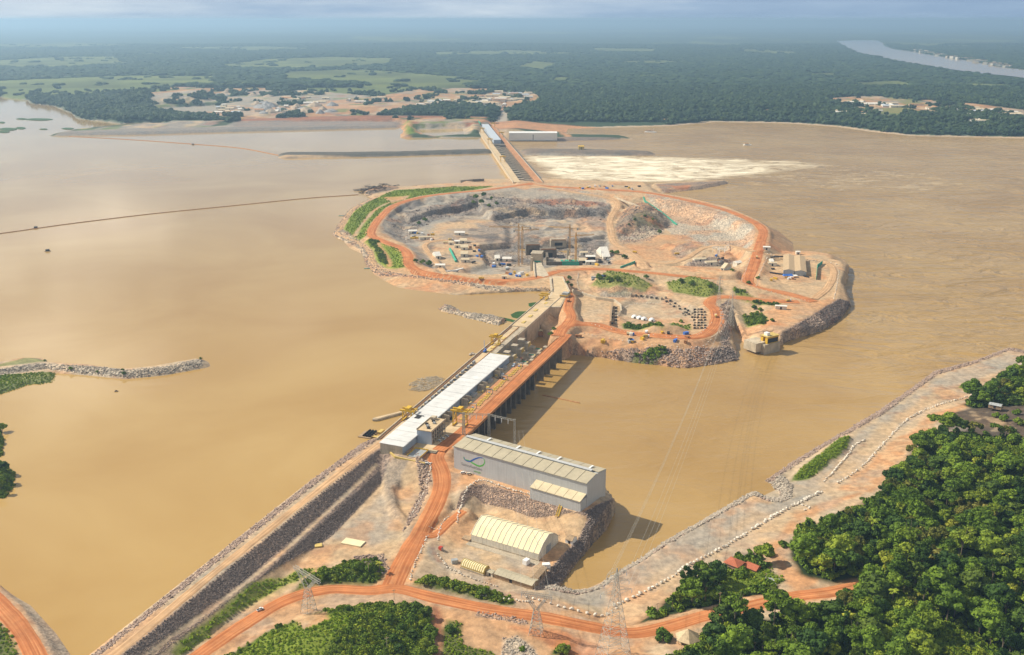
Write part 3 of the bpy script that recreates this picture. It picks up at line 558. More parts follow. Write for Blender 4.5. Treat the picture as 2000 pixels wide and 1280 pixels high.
# south-east
T2.paint('orange', [(1085, 520), (1130, 530), (1120, 600), (1100, 690), (1075, 660), (1090, 600)], 7, 4, 6, 0.7)
T2.paint('sand', [(1130, 528), (1155, 540), (1160, 565), (1280, 570), (1320, 580), (1230, 580), (1160, 578), (1130, 555)], 0, 3, 3, 0.9)
T2.paint('grass', [(1150, 548), (1180, 532), (1230, 535), (1275, 552), (1260, 566), (1190, 562)], 10, 3, 6, 0.75)
T2.paint('grass', [(1300, 545), (1370, 547), (1410, 560), (1395, 572), (1320, 562)], 10, 3, 6, 0.85)
T2.paint('rock', [(1160, 562), (1275, 568), (1290, 580), (1180, 578)], 3, 3, 4, 0.7, 0.9)
T2.paint('gravel', [(1205, 615), (1215, 592), (1240, 580), (1330, 585), (1370, 605), (1365, 632), (1320, 640), (1225, 632)], 1, 3, 3, 0.95)
T2.paint('grass', [(1210, 628), (1290, 640), (1300, 650), (1215, 640)], 3, 3, 3, 0.9); T2.paint('grass', [(1300, 628), (1345, 622), (1350, 635), (1310, 640)], 8, 3, 3, 0.8)
T2.paint('gravel', [(1120, 625), (1150, 600), (1195, 595), (1195, 635)], 5, 4, 5, 0.8)
T2.paint('orange', [(1115, 660), (1180, 655), (1260, 668), (1200, 680), (1130, 675)], 4, 4, 6, 0.8)
T2.paint('rock', [(1108, 676, -5), (1230, 686, -8), (1340, 688, -8), (1435, 676, -8), (1447, 704, -18), (1340, 721, -18), (1230, 709, -18), (1108, 696, -18)], -12, 3, 4, 0.85, 1.0, rocks=(1700, 0.8, 2.6))
T2.paint('rippale', [(1120, 682), (1180, 690), (1230, 700), (1180, 700), (1125, 692)], -10, 3, 4, 0.7, 1.0)
T2.paint('grass', [(1235, 688), (1290, 680), (1310, 686), (1260, 696)], -4, 3, 4, 0.8)
T2.paint('rock', [(1405, 600), (1425, 585), (1435, 600), (1425, 650), (1440, 690), (1410, 690), (1405, 640)], 0, 3, 4, 0.8, 1.0, rocks=(500, 1.0, 2.6))
T2.paint('sand', [(1440, 610), (1470, 600), (1500, 640), (1480, 660), (1450, 650)], 0, 3, 4, 0.6)
T2.paint('orange', [(1490, 600), (1560, 580), (1640, 575), (1600, 600), (1510, 655), (1490, 640)], 6, 4, 5, 0.6)
T2.paint('ripdark', [(1525, 650, -2), (1590, 613, -2), (1638, 583, -2), (1664, 597, -18), (1636, 630, -18), (1598, 650, -18), (1556, 662, -18), (1523, 675, -18)], -8, 2, 1.5, 1.0, 1.0, rocks=(1800, 0.9, 2.0))
T2.paint('grass', [(1448, 600), (1480, 597), (1502, 612), (1495, 622), (1460, 616)], 5, 2, 3, 0.9); T2.paint('grass', [(1430, 560), (1480, 572), (1530, 578), (1520, 586), (1450, 578)], 8, 2, 3, 0.9)
T2.paint('rippale', [(855, 602), (870, 593), (884, 597), (965, 615), (1014, 630), (1002, 648), (915, 624)], 2, 2, 2, 0.9, 1.0, rocks=(1100, 0.9, 2.0))
T2.paint('dark', [(712, 378), (725, 368), (775, 365), (780, 370), (755, 376), (725, 382)], 3, 2, 3, 0.8, 0.9)
T2.paint('ripdark', [(1280, 362), (1422, 355), (1425, 360), (1365, 372), (1300, 380)], -14, 3, 3, 0.8, 1.0); T2.paint('red', [(1310, 364), (1350, 361), (1345, 367), (1320, 369)], -11, 2, 3, 0.8)

keep_ = T2.c.copy()
for q_ in (('orange', 90, 0.02, 0.55, 5), ('red', 50, 0.24, 0.4, 9), ('gravel', 60, 0.18, 0.4, 6), ('umber', 40, 0.30, 0.35, 7)): blotch(T2, *q_)
green_ = K_ | (T2.c[..., 1] > T2.c[..., 0] * 0.98) | (keep_[..., 1] > keep_[..., 0] * 0.98); T2.c = np.where(green_[..., None], keep_, T2.c)
RD = dict(m=M_ROAD, tile=T2, fall=7, z=9, step=5)
road([(1040, 358, 9), (1015, 362, 9), (952, 371, 9), (877, 378, 9), (820, 386, 9), (772, 401, 9), (745, 423, 9), (728, 446, 9), (727, 461, 9), (752, 473, 9), (785, 486, 9), (797, 500, 9), (799, 517, 9), (822, 531, 9), (865, 537, 9), (927, 547, 9), (990, 548, 9), (1040, 544, 9), (1088, 531, 9)], 17, **RD)
road([(735, 386, 3), (690, 409, 3), (665, 447, 3), (662, 458, 3), (702, 475, 3), (722, 492, 3), (728, 512, 3), (747, 525, 3), (815, 540, 3), (890, 551, 3), (965, 559, 3), (1065, 562, 4)], 11, M_ROADT, 'shore_road', T2, 3, 3, 5)
road([(1030, 360, 9), (1065, 364, 9), (1165, 370, 9), (1257, 376, 9), (1340, 391, 9), (1415, 410, 9), (1470, 433, 9), (1490, 450, 9), (1487, 470, 9), (1480, 495, 7.5), (1470, 525, 4), (1460, 547, 1.5), (1477, 562, 0), (1520, 570, -1.2), (1560, 580, -1.8), (1590, 590, -1.8)], 18, **RD)
road([(1090, 657, 9), (1100, 642, 8), (1124, 634, 6), (1165, 635, 4.5), (1220, 650, 3), (1315, 658, 2.5), (1370, 656, 2.5), (1398, 634, 2.5), (1400, 610, 2.5), (1386, 592, 2.5), (1404, 581, 2), (1445, 582, 1), (1500, 588, -1), (1560, 590, -1.7)], 18, **RD)
road([(1094, 541, 9), (1102, 561, 9), (1112, 581, 9), (1110, 602, 9), (1116, 620, 8.5), (1104, 638, 8.5)], 14, **RD)
road([(1088, 530, 9), (1165, 526, 9), (1265, 533, 9), (1340, 541, 6.5), (1415, 549, 3), (1458, 550, 1.8)], 14, **RD)
road([(1040, 362, 9), (1115, 375, 7), (1190, 388, 2), (1206, 402, -3), (1192, 427, -6), (1193, 452, -9), (1201, 476, -12), (1230, 493, -12), (1252, 512, -8), (1262, 528, 8)], 14, M_ROADT, 'pit_road', T2, 7, 9, 5)
road([(1240, 505, -10), (1300, 515, -10), (1340, 505, -9), (1375, 485, -8), (1420, 480, -2), (1475, 492, 8)], 11, M_ROADT, 'pit_road', T2, 6, 9, 5)
road([(870, 537, 8), (850, 510, -2), (830, 480, -5), (860, 470, -6), (900, 475, -6)], 10, M_ROADT, 'pit_road', T2, 5, 9, 5)
road([(1492, 497, 5), (1520, 499, 1), (1560, 504, -1.7), (1610, 512, -1.8), (1628, 530, -1.8), (1618, 560, -1.8), (1590, 585, -1.7)], 12, M_ROADT, 'yard_road', T2, 4, 9, 5)

# ------------------------------------------------ beyond the river
T3 = TILES['far'] = Tile(-3600, 3800, 2560, 6000, 12.5)
T3.land([(0, 190), (56, 197), (58, 202), (102, 207), (137, 221), (151, 232), (240, 243), (246, 241), (316, 240), (330, 246), (422, 246), (560, 243), (700, 240), (784, 243), (786, 262), (942, 266), (960, 240), (1000, 180), (800, 90), (-3000, 90), (-3000, 190)], 0, 10, 0.5, 10)
T3.land([(93, 266), (141, 256), (246, 246), (330, 243), (440, 243), (700, 240), (784, 242), (784, 250), (700, 252), (422, 259), (246, 264), (141, 265)], 0, 9, 0.4)
T3.land([(940, 262), (996, 276), (1100, 276), (1241, 272), (1213, 266), (1110, 264), (1090, 248), (1177, 246), (1293, 243), (1388, 236), (1546, 239), (1652, 246), (1722, 257), (1792, 265), (1912, 267), (1926, 260), (2000, 269), (3000, 300), (3500, 90), (900, 90)], -18, -12, 0.35, 8)
T3.land([(940, 258), (985, 268), (1070, 268), (1080, 246), (1177, 244), (1293, 241), (1388, 233), (1546, 236), (1652, 243), (1722, 253), (1792, 260), (1900, 262), (2000, 264), (3000, 295), (3500, 90), (900, 90)], -12, 10, 0.10, 8)
T3.land([(543, 302), (560, 300), (760, 299), (960, 293), (965, 300), (760, 306), (560, 310), (544, 309)], 0, 7, 0.4)
T3.land([(1015, 294), (1150, 295), (1279, 299), (1279, 304), (1150, 305), (1025, 304)], -18, -8, 0.4, 4)
T3.land([(782, 262), (942, 262), (945, 269), (782, 270)], 0, 9, 0.4)
T3.h = np.where(T3.h > 9.5, T3.h + 6 * fbm(T3.X, T3.Y, 900, 3) + 5, T3.h)
T3.cut([(800, 248), (918, 244), (924, 262), (850, 264), (815, 262)], 9, -8, 0.3)
T3.land([(220, 190), (290, 180), (420, 178), (430, 195), (400, 205), (240, 208)], 10, 40, 0.35, 30)
T3.cut([(285, 203), (430, 196), (450, 214), (400, 222), (300, 222)], 24, 2, 0.8, 20)
fx, fy = T3.X, T3.Y
n_big = fbm(fx, fy * 0.45, 700, 5); n_sm = fbm(fx, fy, 140, 4)
T3.c[:] = C['far']
T3.c[:] = np.where((n_big + 0.35 * n_sm > 0.34)[..., None], np.array(C['field']) * 0.8, T3.c)
T3.c[(T3.h < 1.2) & (T3.X < -20)] = C['grey']; T3.c[(T3.h < -15.5)] = C['gravel']
# meadows, quarry, camps and roads over there
for col, pts, op in [
    ('field', [(0, 165), (250, 158), (480, 150), (760, 140), (870, 160), (760, 185), (540, 190), (420, 178), (260, 178), (150, 190), (0, 192)], 0.75),
    ('field', [(800, 160), (960, 165), (1000, 180), (960, 205), (830, 200), (720, 190)], 0.35), ('field', [(1000, 130), (1060, 118), (1085, 125), (1060, 135)], 0.9),
    ('orange', [(205, 190), (300, 168), (420, 170), (560, 172), (540, 190), (440, 190), (300, 195)], 0.8), ('grey', [(290, 195), (430, 185), (560, 175), (720, 190), (700, 215), (560, 225), (400, 225), (300, 212)], 0.85),
    ('orange', [(400, 215), (560, 212), (740, 190), (800, 180), (900, 165), (980, 180), (1045, 185), (1050, 200), (980, 212), (860, 208), (740, 225), (700, 240), (440, 240)], 0.75),
    ('umber', [(460, 234), (700, 228), (900, 230), (1100, 234), (1280, 240), (1280, 246), (900, 246), (700, 247), (460, 248)], 0.9), ('orange', [(770, 233), (1100, 235), (1290, 239), (1290, 244), (1060, 246), (770, 240)], 0.8),
    ('grey', [(93, 268), (141, 255), (246, 244), (330, 240), (450, 240), (460, 250), (422, 262), (246, 266)], 0.8), ('grey', [(820, 240), (900, 238), (920, 262), (850, 266), (815, 258)], 0.9),
    ('bright', [(784, 243), (800, 240), (815, 262), (786, 268)], 0.8), ('tan', [(880, 250), (990, 248), (1100, 262), (1220, 266), (1110, 270), (990, 272)], 0.6),
    ('ripdark', [(990, 270), (1110, 268), (1241, 270), (1241, 275), (1100, 279), (990, 279)], 0.9), ('dark', [(540, 299), (960, 291), (968, 302), (760, 308), (540, 312)], 0.75), ('dark', [(93, 268), (141, 259), (246, 255), (430, 251), (700, 245), (786, 246), (786, 252), (700, 253), (422, 261), (246, 266)], 0.6), ('rock', [(85, 270), (141, 254), (246, 244), (330, 241), (440, 241), (700, 238), (786, 240), (786, 252), (700, 254), (422, 262), (246, 267)], 0.85), ('ripdark', [(1010, 292), (1150, 294), (1281, 298), (1281, 306), (1150, 307), (1010, 306)], 0.8),
    ('orange', [(1605, 195), (1700, 190), (1800, 198), (1900, 205), (2000, 218), (2100, 225), (2000, 235), (1900, 225), (1780, 225), (1680, 220), (1640, 205)], 0.8), ('field', [(1700, 215), (1780, 210), (1800, 225), (1720, 232)], 0.8),
    ('rock', [(1290, 240), (1390, 233), (1560, 236), (1560, 242), (1390, 238), (1300, 247)], 0.8)]:
    T3.paint(col, pts, -13 if min(p[0] for p in pts) > 985 and max(p[1] for p in pts) > 264 else 4 if max(p[1] for p in pts) > 264 else 10, 12, 18 if max(p[1] for p in pts) < 235 else 6, op)
for col, pts, wd in [('orange', [(705, 228), (745, 205), (790, 183), (830, 175), (880, 160)], 9), ('orange', [(1035, 210), (1050, 195), (1040, 185), (980, 180)], 9), ('orange', [(770, 235), (1000, 234), (1280, 241)], 12), ('orange', [(1290, 236), (1420, 228), (1620, 226), (1900, 254), (2000, 262)], 8),
                     ('orange', [(1800, 200), (1840, 220), (1880, 240)], 8), ('tan', [(545, 303), (760, 303), (960, 297)], 10), ('grey', [(1020, 299), (1150, 300), (1275, 301)], 10), ('orange', [(785, 243), (800, 268), (942, 267)], 14), ('orange', [(790, 243), (830, 262), (860, 264)], 10), ('orange', [(1080, 245), (1110, 266)], 12)]:
    T3.line(col, pts, -10 if min(p[0] for p in pts) > 985 and max(p[1] for p in pts) > 225 else 8, wd, 5, 0.9, 0, 4)

wk_ = (np.abs(T3.c - np.array(C['orange'])).max(-1) < 0.2) | (np.abs(T3.c - np.array(C['grey'])).max(-1) < 0.1); wk_ &= (T3.h > 3) & (T3.Y > 3400)
for col, sc_, th, op, sd in (('grey', 150, 0.0, 0.6, 1), ('umber', 90, 0.2, 0.5, 2), ('far', 120, 0.16, 0.95, 3), ('field', 100, 0.2, 0.8, 4), ('sand', 60, 0.2, 0.6, 5), ('rock', 70, 0.22, 0.6, 6)):
    n = fbm(fx + sd * 977, (fy - sd * 313) * 0.6, sc_, 4, 0.6); a = (smooth(th, th + 0.12, n) * op * wk_)[..., None]; T3.c[:] = T3.c * (1 - a) + np.array(C[col]) * a
T1.build('ground', -19.5); T2.build('island_ground', -19.5); T3.build('far_ground', -19.5)
# the plain out to the horizon
FIELDS = [PL(p, 15) for p in [[(-50, 120), (120, 110), (230, 110), (250, 125), (120, 132), (-50, 131)], [(430, 126), (520, 116), (650, 112), (780, 115), (760, 128), (600, 135), (450, 133)], [(-50, 160), (120, 153), (260, 148), (420, 150), (430, 168), (200, 176), (-50, 182)], [(560, 141), (700, 137), (900, 150), (880, 170), (700, 166), (560, 156)], [(998, 133), (1040, 119), (1088, 122), (1066, 137)],
          [(690, 158), (850, 152), (960, 158), (900, 174), (720, 178)], [(1150, 92), (1290, 95), (1280, 101), (1160, 99)], [(690, 72), (760, 74), (750, 78), (690, 77)], [(1350, 80), (1450, 85), (1440, 90), (1350, 86)], [(880, 60), (1150, 62), (1100, 67), (900, 66)], [(820, 100), (1010, 96), (1180, 104), (1000, 107), (850, 108)], [(1440, 95), (1560, 101), (1540, 106), (1450, 102)], [(1570, 140), (1640, 141), (1630, 147), (1580, 146)], [(300, 92), (520, 90), (640, 96), (480, 99)], [(-50, 86), (160, 84), (300, 88), (120, 93), (-50, 93)], [(1060, 152), (1110, 150), (1120, 158), (1070, 160)], [(1200, 118), (1300, 116), (1340, 121), (1240, 124)], [(1660, 160), (1760, 156), (1800, 166), (1700, 170)], [(1860, 160), (1990, 165), (1990, 172), (1880, 170)]]]
def in_field(x, y):
    b = np.full(np.shape(x), -1e9); w = 45 * fbm(x, y, 700, 3)
    for p in FIELDS: b = np.maximum(b, sdist(p, x, y))
    return b + w > 0
T3.c[:] = np.where((in_field(fx, fy) & (T3.h > 9))[..., None], np.array(C['field']) * (0.72 + 0.6 * n_sm[..., None]), T3.c)
rows = 6000 * (95000 / 6000) ** np.linspace(0, 1, 260); cols = np.linspace(-0.95, 0.95, 420)
Y4, X4 = np.meshgrid(rows, cols, indexing='ij'); X4 = X4 * Y4
RIVER = [(1632, 80), (1700, 79), (1722, 82), (1730, 92), (1790, 103), (1880, 118), (2000, 137), (2400, 190), (2400, 215), (2000, 153), (1880, 139), (1780, 123), (1680, 103), (1652, 90)]
RIVW = PL(RIVER, 16)
def plain_h(x, y):
    h = 15 + 26 * fbm(x, y, 4200, 4) + 40 * np.clip(fbm(x, y, 9000, 3), 0, 1) * smooth(9000, 30000, y); a = smooth(-900, -120, sdist(RIVW, x, y)); return h * (1 - a) + 12 * a
h4 = np.where(Y4 < 6100, 14, plain_h(X4, Y4))
nb = fbm(X4, Y4 * 0.5, 1900, 5) + 0.35 * fbm(X4, Y4, 420, 3)
c4 = np.where(((nb > 0.36) | in_field(X4, Y4))[..., None], np.array(C['field']) * (0.8 + 0.5 * fbm(X4, Y4, 260, 4))[..., None], np.array(C['far']))
idx = np.arange(X4.size).reshape(X4.shape)
f4 = np.stack([idx[:-1, :-1], idx[:-1, 1:], idx[1:, 1:], idx[1:, :-1]], -1).reshape(-1, 4)
tag(link('plain', np_mesh('plain', np.stack([X4, Y4, h4], -1).reshape(-1, 3), f4, c4.reshape(-1, 3), True, {'rocky': np.zeros(X4.size)}), M_GROUND), kind='structure')
def tri_fan_poly(name, pts, m, z):
    bm = bmesh.new(); f = bm.faces.new([bm.verts.new((p[0], p[1], z)) for p in pts])
    bmesh.ops.triangulate(bm, faces=[f]); bmesh.ops.recalc_face_normals(bm, faces=bm.faces)
    if bm.faces[:][0].normal.z < 0: bmesh.ops.reverse_faces(bm, faces=bm.faces)
    me = bpy.data.meshes.new(name); bm.to_mesh(me); bm.free(); return tag(link(name, me, m), kind='structure')
# the reservoir behind the dam and the river below it
AXIS = [P(*p, 9)[:2] for p in [(120, 1345), (219, 1280), (735, 866), (905, 723), (1085, 568), (1060, 545), (990, 548), (880, 540), (799, 515), (790, 488), (728, 452), (772, 401), (877, 378), (1010, 361), (1003, 352), (950, 262), (935, 240)]]
UPPOLY = [(-900, 300)] + AXIS + [(-300, 7000), (-9000, 9000), (-9000, 300)]
tri_fan_poly('reservoir_water', UPPOLY, M_WUP, 0.0)
g = 22.0; gx = np.arange(-1500, 4200, g); gy = np.arange(380, 6200, g); GX, GY = np.meshgrid(gx, gy)
FO = PL([(1022, 303), (1068, 354), (1160, 358), (1290, 361), (1420, 352), (1560, 338), (1700, 325), (1560, 312), (1280, 306)], -18)
chop = np.clip(0.16 + 0.9 * smooth(1150, 1750, GY + 0.75 * GX) * smooth(150, 700, GX), 0, 1.0)
dd = sdist(FO, GX, GY) + 45 * fbm(GX, GY, 240, 4); dam_d = np.clip((GX - 60) / 1500, 0, 1)
foam = smooth(-30, 60, dd) * (1.0 - 0.70 * smooth(0.22, 0.95, dam_d))
d2_ = sdist(PL([(1300, 308), (1500, 314), (1700, 322), (1900, 335), (1960, 365), (1800, 385), (1600, 372), (1400, 362)], -18), GX, GY) + 60 * fbm(GX, GY, 300, 4)
foam = np.maximum(foam, 0.34 * smooth(-90, 120, d2_))
foam = np.maximum(foam, 0.16 * smooth(-500, 100, dd) * (GX > 500))
idx = np.arange(GX.size).reshape(GX.shape)
fw = np.stack([idx[:-1, :-1], idx[:-1, 1:], idx[1:, 1:], idx[1:, :-1]], -1).reshape(-1, 4)
tag(link('river_water', np_mesh('river_water', np.stack([GX, GY, np.full(GX.shape, -18.0)], -1).reshape(-1, 3), fw, None, True, {'foam': foam.ravel(), 'chop': chop.ravel()}), M_WDN), kind='structure')
_rv = spline(np.vstack([RIVW, RIVW[:1]]), 120)[:-1]; _rv[:, 0] += 60 * fbm(_rv[:, 0], _rv[:, 1], 500, 3)
tri_fan_poly('distant_river', [tuple(p[:2]) for p in _rv], M_WUP, 16.0)

def build_road(line, width, m, name, tile, lift=0.3):
    d = np.gradient(line[:, :2], axis=0); d /= np.linalg.norm(d, axis=1)[:, None] + 1e-9; nrm = np.stack([d[:, 1], -d[:, 0]], 1)
    L = np.concatenate([[0], np.cumsum(np.linalg.norm(np.diff(line[:, :2], axis=0), axis=1))]); K = 9; u = np.linspace(-0.5, 0.5, K)
    jit = 1 + 0.20 * fbm(L, L * 0 + width, 22, 4); wj = width * jit
    X = line[:, 0:1] + nrm[:, 0:1] * u * wj[:, None]; Y = line[:, 1:2] + nrm[:, 1:2] * u * wj[:, None]
    Z = tile.z(X, Y) + lift; Z[:, 0] -= 0.45; Z[:, -1] -= 0.45
    uv = np.stack([np.broadcast_to(u + 0.5, X.shape) * width / 14, np.broadcast_to(L[:, None], X.shape)], -1)
    n = len(line); idx = np.arange(n * K).reshape(n, K)
    f = np.stack([idx[:-1, :-1], idx[:-1, 1:], idx[1:, 1:], idx[1:, :-1]], -1).reshape(-1, 4)
    me = np_mesh(name, np.stack([X, Y, Z], -1).reshape(-1, 3), f, None, True, None, uv.reshape(-1, 2))
    me.flip_normals(); tag(link(name, me, m), kind='structure')
for i_, r_ in enumerate(ROADS): build_road(*r_, lift=0.30 + 0.045 * i_)

# ================================================================ vegetation and loose stone
def mat_leaf(name, c1, c2, c3):
    m, nt, b = mat_base(name, 0.7, 0.15)
    oi = nt.nodes.new('ShaderNodeObjectInfo'); g = nt.nodes.new('ShaderNodeNewGeometry')
    n = nd(nt, 'ShaderNodeTexNoise', i_Scale=0.22, i_Detail=4.0, i_Roughness=0.7); nt.links.new(g.outputs['Position'], n.inputs['Vector'])
    c = ramp(nt, oi.outputs['Random'], [(0.0, c1), (0.6, c2), (1.0, c3)])
    c = mixc(nt, 1.0, c, ramp(nt, n.outputs[0], [(0.3, (0.55, 0.6, 0.6)), (0.7, (1.5, 1.4, 1.2))]), 'MULTIPLY')
    c = mixc(nt, 1.0, c, ramp(nt, g.outputs['Random Per Island'], [(0.0, (0.72, 0.75, 0.75)), (1.0, (1.3, 1.25, 1.2))]), 'MULTIPLY')
    nt.links.new(c, b.inputs['Base Color'])
    b.inputs['Subsurface Weight'].default_value = 0.0
    return m
M_LEAF = mat_leaf('leaf_green', (0.062, 0.115, 0.012), (0.115, 0.185, 0.016), (0.19, 0.245, 0.024))
M_LEAFY = mat_leaf('leaf_yellow_green', (0.18, 0.24, 0.020), (0.22, 0.27, 0.026), (0.28, 0.29, 0.035))
M_LEAFD = mat_leaf('leaf_dark', (0.030, 0.066, 0.012), (0.050, 0.095, 0.014), (0.085, 0.125, 0.018))
M_BUSH = mat_leaf('bush_green', (0.085, 0.145, 0.012), (0.14, 0.205, 0.016), (0.22, 0.265, 0.024))
M_FAR = mat_leaf('far_canopy', (0.018, 0.040, 0.018), (0.030, 0.058, 0.020), (0.055, 0.085, 0.028))
M_BARK = mat('bark', (0.22, 0.17, 0.12), 0.9)
M_ROCKP = mat('stone_pale', (0.46, 0.39, 0.31), 0.9, var=0.35, scale=0.5)
M_ROCKW = mat('stone_white', (0.74, 0.66, 0.55), 0.9, var=0.25, scale=0.5)
M_ROCKK = mat('stone_pink', (0.40, 0.295, 0.235), 0.9, var=0.35, scale=0.5)
M_ROCKD = mat('stone_dark', (0.20, 0.160, 0.140), 0.9, var=0.35, scale=0.5)

def ico(sub):
    bm = bmesh.new(); bmesh.ops.create_icosphere(bm, subdivisions=sub, radius=1.0)
    v = np.array([p.co[:] for p in bm.verts]); f = np.array([[q.index for q in a.verts] for a in bm.faces]); bm.free(); return v, f
ICO0 = ico(1); ICO1 = ico(2)
def merge(parts):
    V = []; F = []; n = 0
    for v, f in parts: V.append(v); F.append(f + n); n += len(v)
    return np.vstack(V), np.vstack(F)
def lobe(r, c, rad, sq, base=ICO1, amp=0.28):
    v, f = base; q = v * (1 + amp * r.uniform(-1, 1, (len(v), 1))); q = q * np.array([rad, rad, rad * sq]) + np.array(c); return q, f
def cards(r, cen, nrm, size):
    """small leaf sprays standing off a surface: two triangles each"""
    n = len(cen); a = r.normal(size=(n, 3)); nrm = nrm + 0.7 * r.normal(size=(n, 3)); nrm /= np.linalg.norm(nrm, axis=1)[:, None]
    u = np.cross(nrm, a); u /= np.linalg.norm(u, axis=1)[:, None]; w = np.cross(nrm, u); s = size * r.uniform(0.6, 1.3, (n, 1))
    p = np.stack([cen - u * s, cen - w * s * 0.7, cen + u * s, cen + w * s * 0.7], 1).reshape(-1, 3)
    i = np.arange(n)[:, None] * 4; return p, np.vstack([i + np.array([[0, 1, 2]]), i + np.array([[0, 2, 3]])])
def crown_mesh(name, seed, rad, h, nl, leaf=0.8, ncard=650, flat=0.75, low=0.30, lob=(0.20, 0.38)):
    r = np.random.default_rng(seed); parts = []; C_ = []; N_ = []
    for i in range(nl):
        a = r.uniform(0, 2 * math.pi); q = math.sqrt(r.uniform(0, 1)) * rad * 0.72; zz = h * (low + (0.85 - low) * (1 - (q / rad) ** 2) * r.uniform(0.55, 1.05))
        lr = rad * r.uniform(*lob); c = (q * math.cos(a), q * math.sin(a), zz)
        parts.append(lobe(r, c, lr, flat, ICO1, 0.22))
        k = max(4, ncard // nl); d = r.normal(size=(k, 3)); d[:, 2] = np.abs(d[:, 2]) * 0.9 + d[:, 2] * 0.1; d /= np.linalg.norm(d, axis=1)[:, None]
        C_.append(np.array(c) + d * lr * np.array([1, 1, flat]) * r.uniform(0.9, 1.22, (k, 1))); N_.append(d)
    parts.append(cards(r, np.vstack(C_), np.vstack(N_), leaf)); v, f = merge(parts)
    return np_mesh(name, v, f, smooth=False)
def trunk_mesh(name, seed, h, r0, rad):
    r = random.Random(seed); m = MB(); m.tube((0, 0, -1.5), (0, 0, h * 0.45), r0, 7, r0 * 0.7)
    for i in range(5):
        a = i * 1.26 + r.random(); m.tube((0, 0, h * r.uniform(0.28, 0.44)), (math.cos(a) * rad * 0.45, math.sin(a) * rad * 0.45, h * r.uniform(0.55, 0.7)), r0 * 0.5, 5, r0 * 0.2)
    return m.mesh(name)
KINDS_ = []   # crown mesh, trunk mesh, label phrase
for i, (rad, h, nl, m_, ph) in enumerate([(8.5, 21, 16, M_LEAF, 'broad mid green crown'), (7.0, 24, 14, M_LEAF, 'tall rounded mid green crown'), (9.5, 23, 18, M_LEAFD, 'wide dark green crown'), (6.0, 17, 12, M_LEAFY, 'light yellow green crown'),
                                     (6.5, 19, 12, M_LEAFD, 'small dark green crown'), (10.0, 26, 20, M_LEAF, 'very wide layered green crown'), (5.0, 14, 10, M_LEAF, 'low compact green crown')]):
    cm = crown_mesh('crown', 100 + i, rad, h, int(nl * 1.5), 1.0, 1100); cm.materials.append(m_)
    tm = trunk_mesh('trunk', 200 + i, h, 0.45, rad); tm.materials.append(M_BARK); KINDS_.append((cm, tm, ph, rad))
M_LEAFO = mat_leaf('leaf_olive', (0.10, 0.115, 0.020), (0.135, 0.145, 0.028), (0.19, 0.185, 0.045))
EMERG = []
for i, (rad, h, nl, fl, lo, m_) in enumerate([(9.0, 30, 15, 0.45, 0.68, M_LEAF), (4.6, 27, 16, 1.1, 0.35, M_LEAFD), (7.5, 22, 13, 0.8, 0.4, M_LEAFO)]):
    cm = crown_mesh('crown', 170 + i, rad, h, nl, 1.1, 900, fl, lo, (0.16, 0.30)); cm.materials.append(m_); tm = trunk_mesh('trunk', 270 + i, h * (1.5 if i == 0 else 1.0), 0.4, rad); tm.materials.append(M_CONCW if False else M_BARK); EMERG.append((cm, tm, '', rad))
cm = crown_mesh('crown', 150, 5.0, 8.0, 16, 0.6, 700, 0.9); cm.transform(Matrix.Translation((0, 0, -1.6))); cm.materials.append(M_LEAF); tm = trunk_mesh('trunk', 250, 8.0, 0.3, 5.0); tm.materials.append(M_BARK); KINDS_.append((cm, tm, 'bushy crown', 5.0))
KINDS_ += EMERG
def palm_meshes():
    t = MB(); t.tube((0, 0, -1), (0.3, 0, 5), 0.28, 7, 0.22); t.tube((0.3, 0, 5), (0.2, 0.2, 10), 0.22, 7, 0.18)
    r = np.random.default_rng(5); V = []; F = []; n = 0
    for i in range(16):
        a = i * 2 * math.pi / 16 + r.uniform(-.15, .15); el = r.uniform(0.1, 0.9); L = r.uniform(3.4, 4.4)
        for s in range(4):
            q0, q1 = s / 4, (s + 1) / 4
            def pt(q, side):
                x = L * q; z = 10 + math.sin(el) * x - 0.13 * x * x; w = 0.75 * (1 - abs(q - 0.4)) * side
                return (0.2 + x * math.cos(a) - w * math.sin(a), 0.2 + x * math.sin(a) + w * math.cos(a), z - abs(side) * 0.3)
            b = [pt(q0, -1), pt(q0, 0), pt(q1, 0), pt(q1, -1), pt(q0, 1), pt(q1, 1)]
            V += b; F += [(n, n + 1, n + 2), (n, n + 2, n + 3), (n + 1, n + 4, n + 5), (n + 1, n + 5, n + 2)]; n += 6
    cm = np_mesh('crown', np.array(V), np.array(F), smooth=False); cm.materials.append(M_LEAFY); tm = t.mesh('trunk'); tm.materials.append(M_BARK); return cm, tm
PALM = palm_meshes()
def tree(loc, kind, scale, label, group=None, name='forest_tree', rz=None, cat='tree'):
    cm, tm = (PALM if kind == 'palm' else KINDS_[kind][:2])
    o = empty(name, loc, random.uniform(0, 6.28) if rz is None else rz); o.scale = (scale,) * 3; tag(o, label, cat, group)
    for nm, me in (('trunk', tm), ('crown', cm)):
        c = bpy.data.objects.new(nm, me); COL.objects.link(c); c.parent = o
    return o

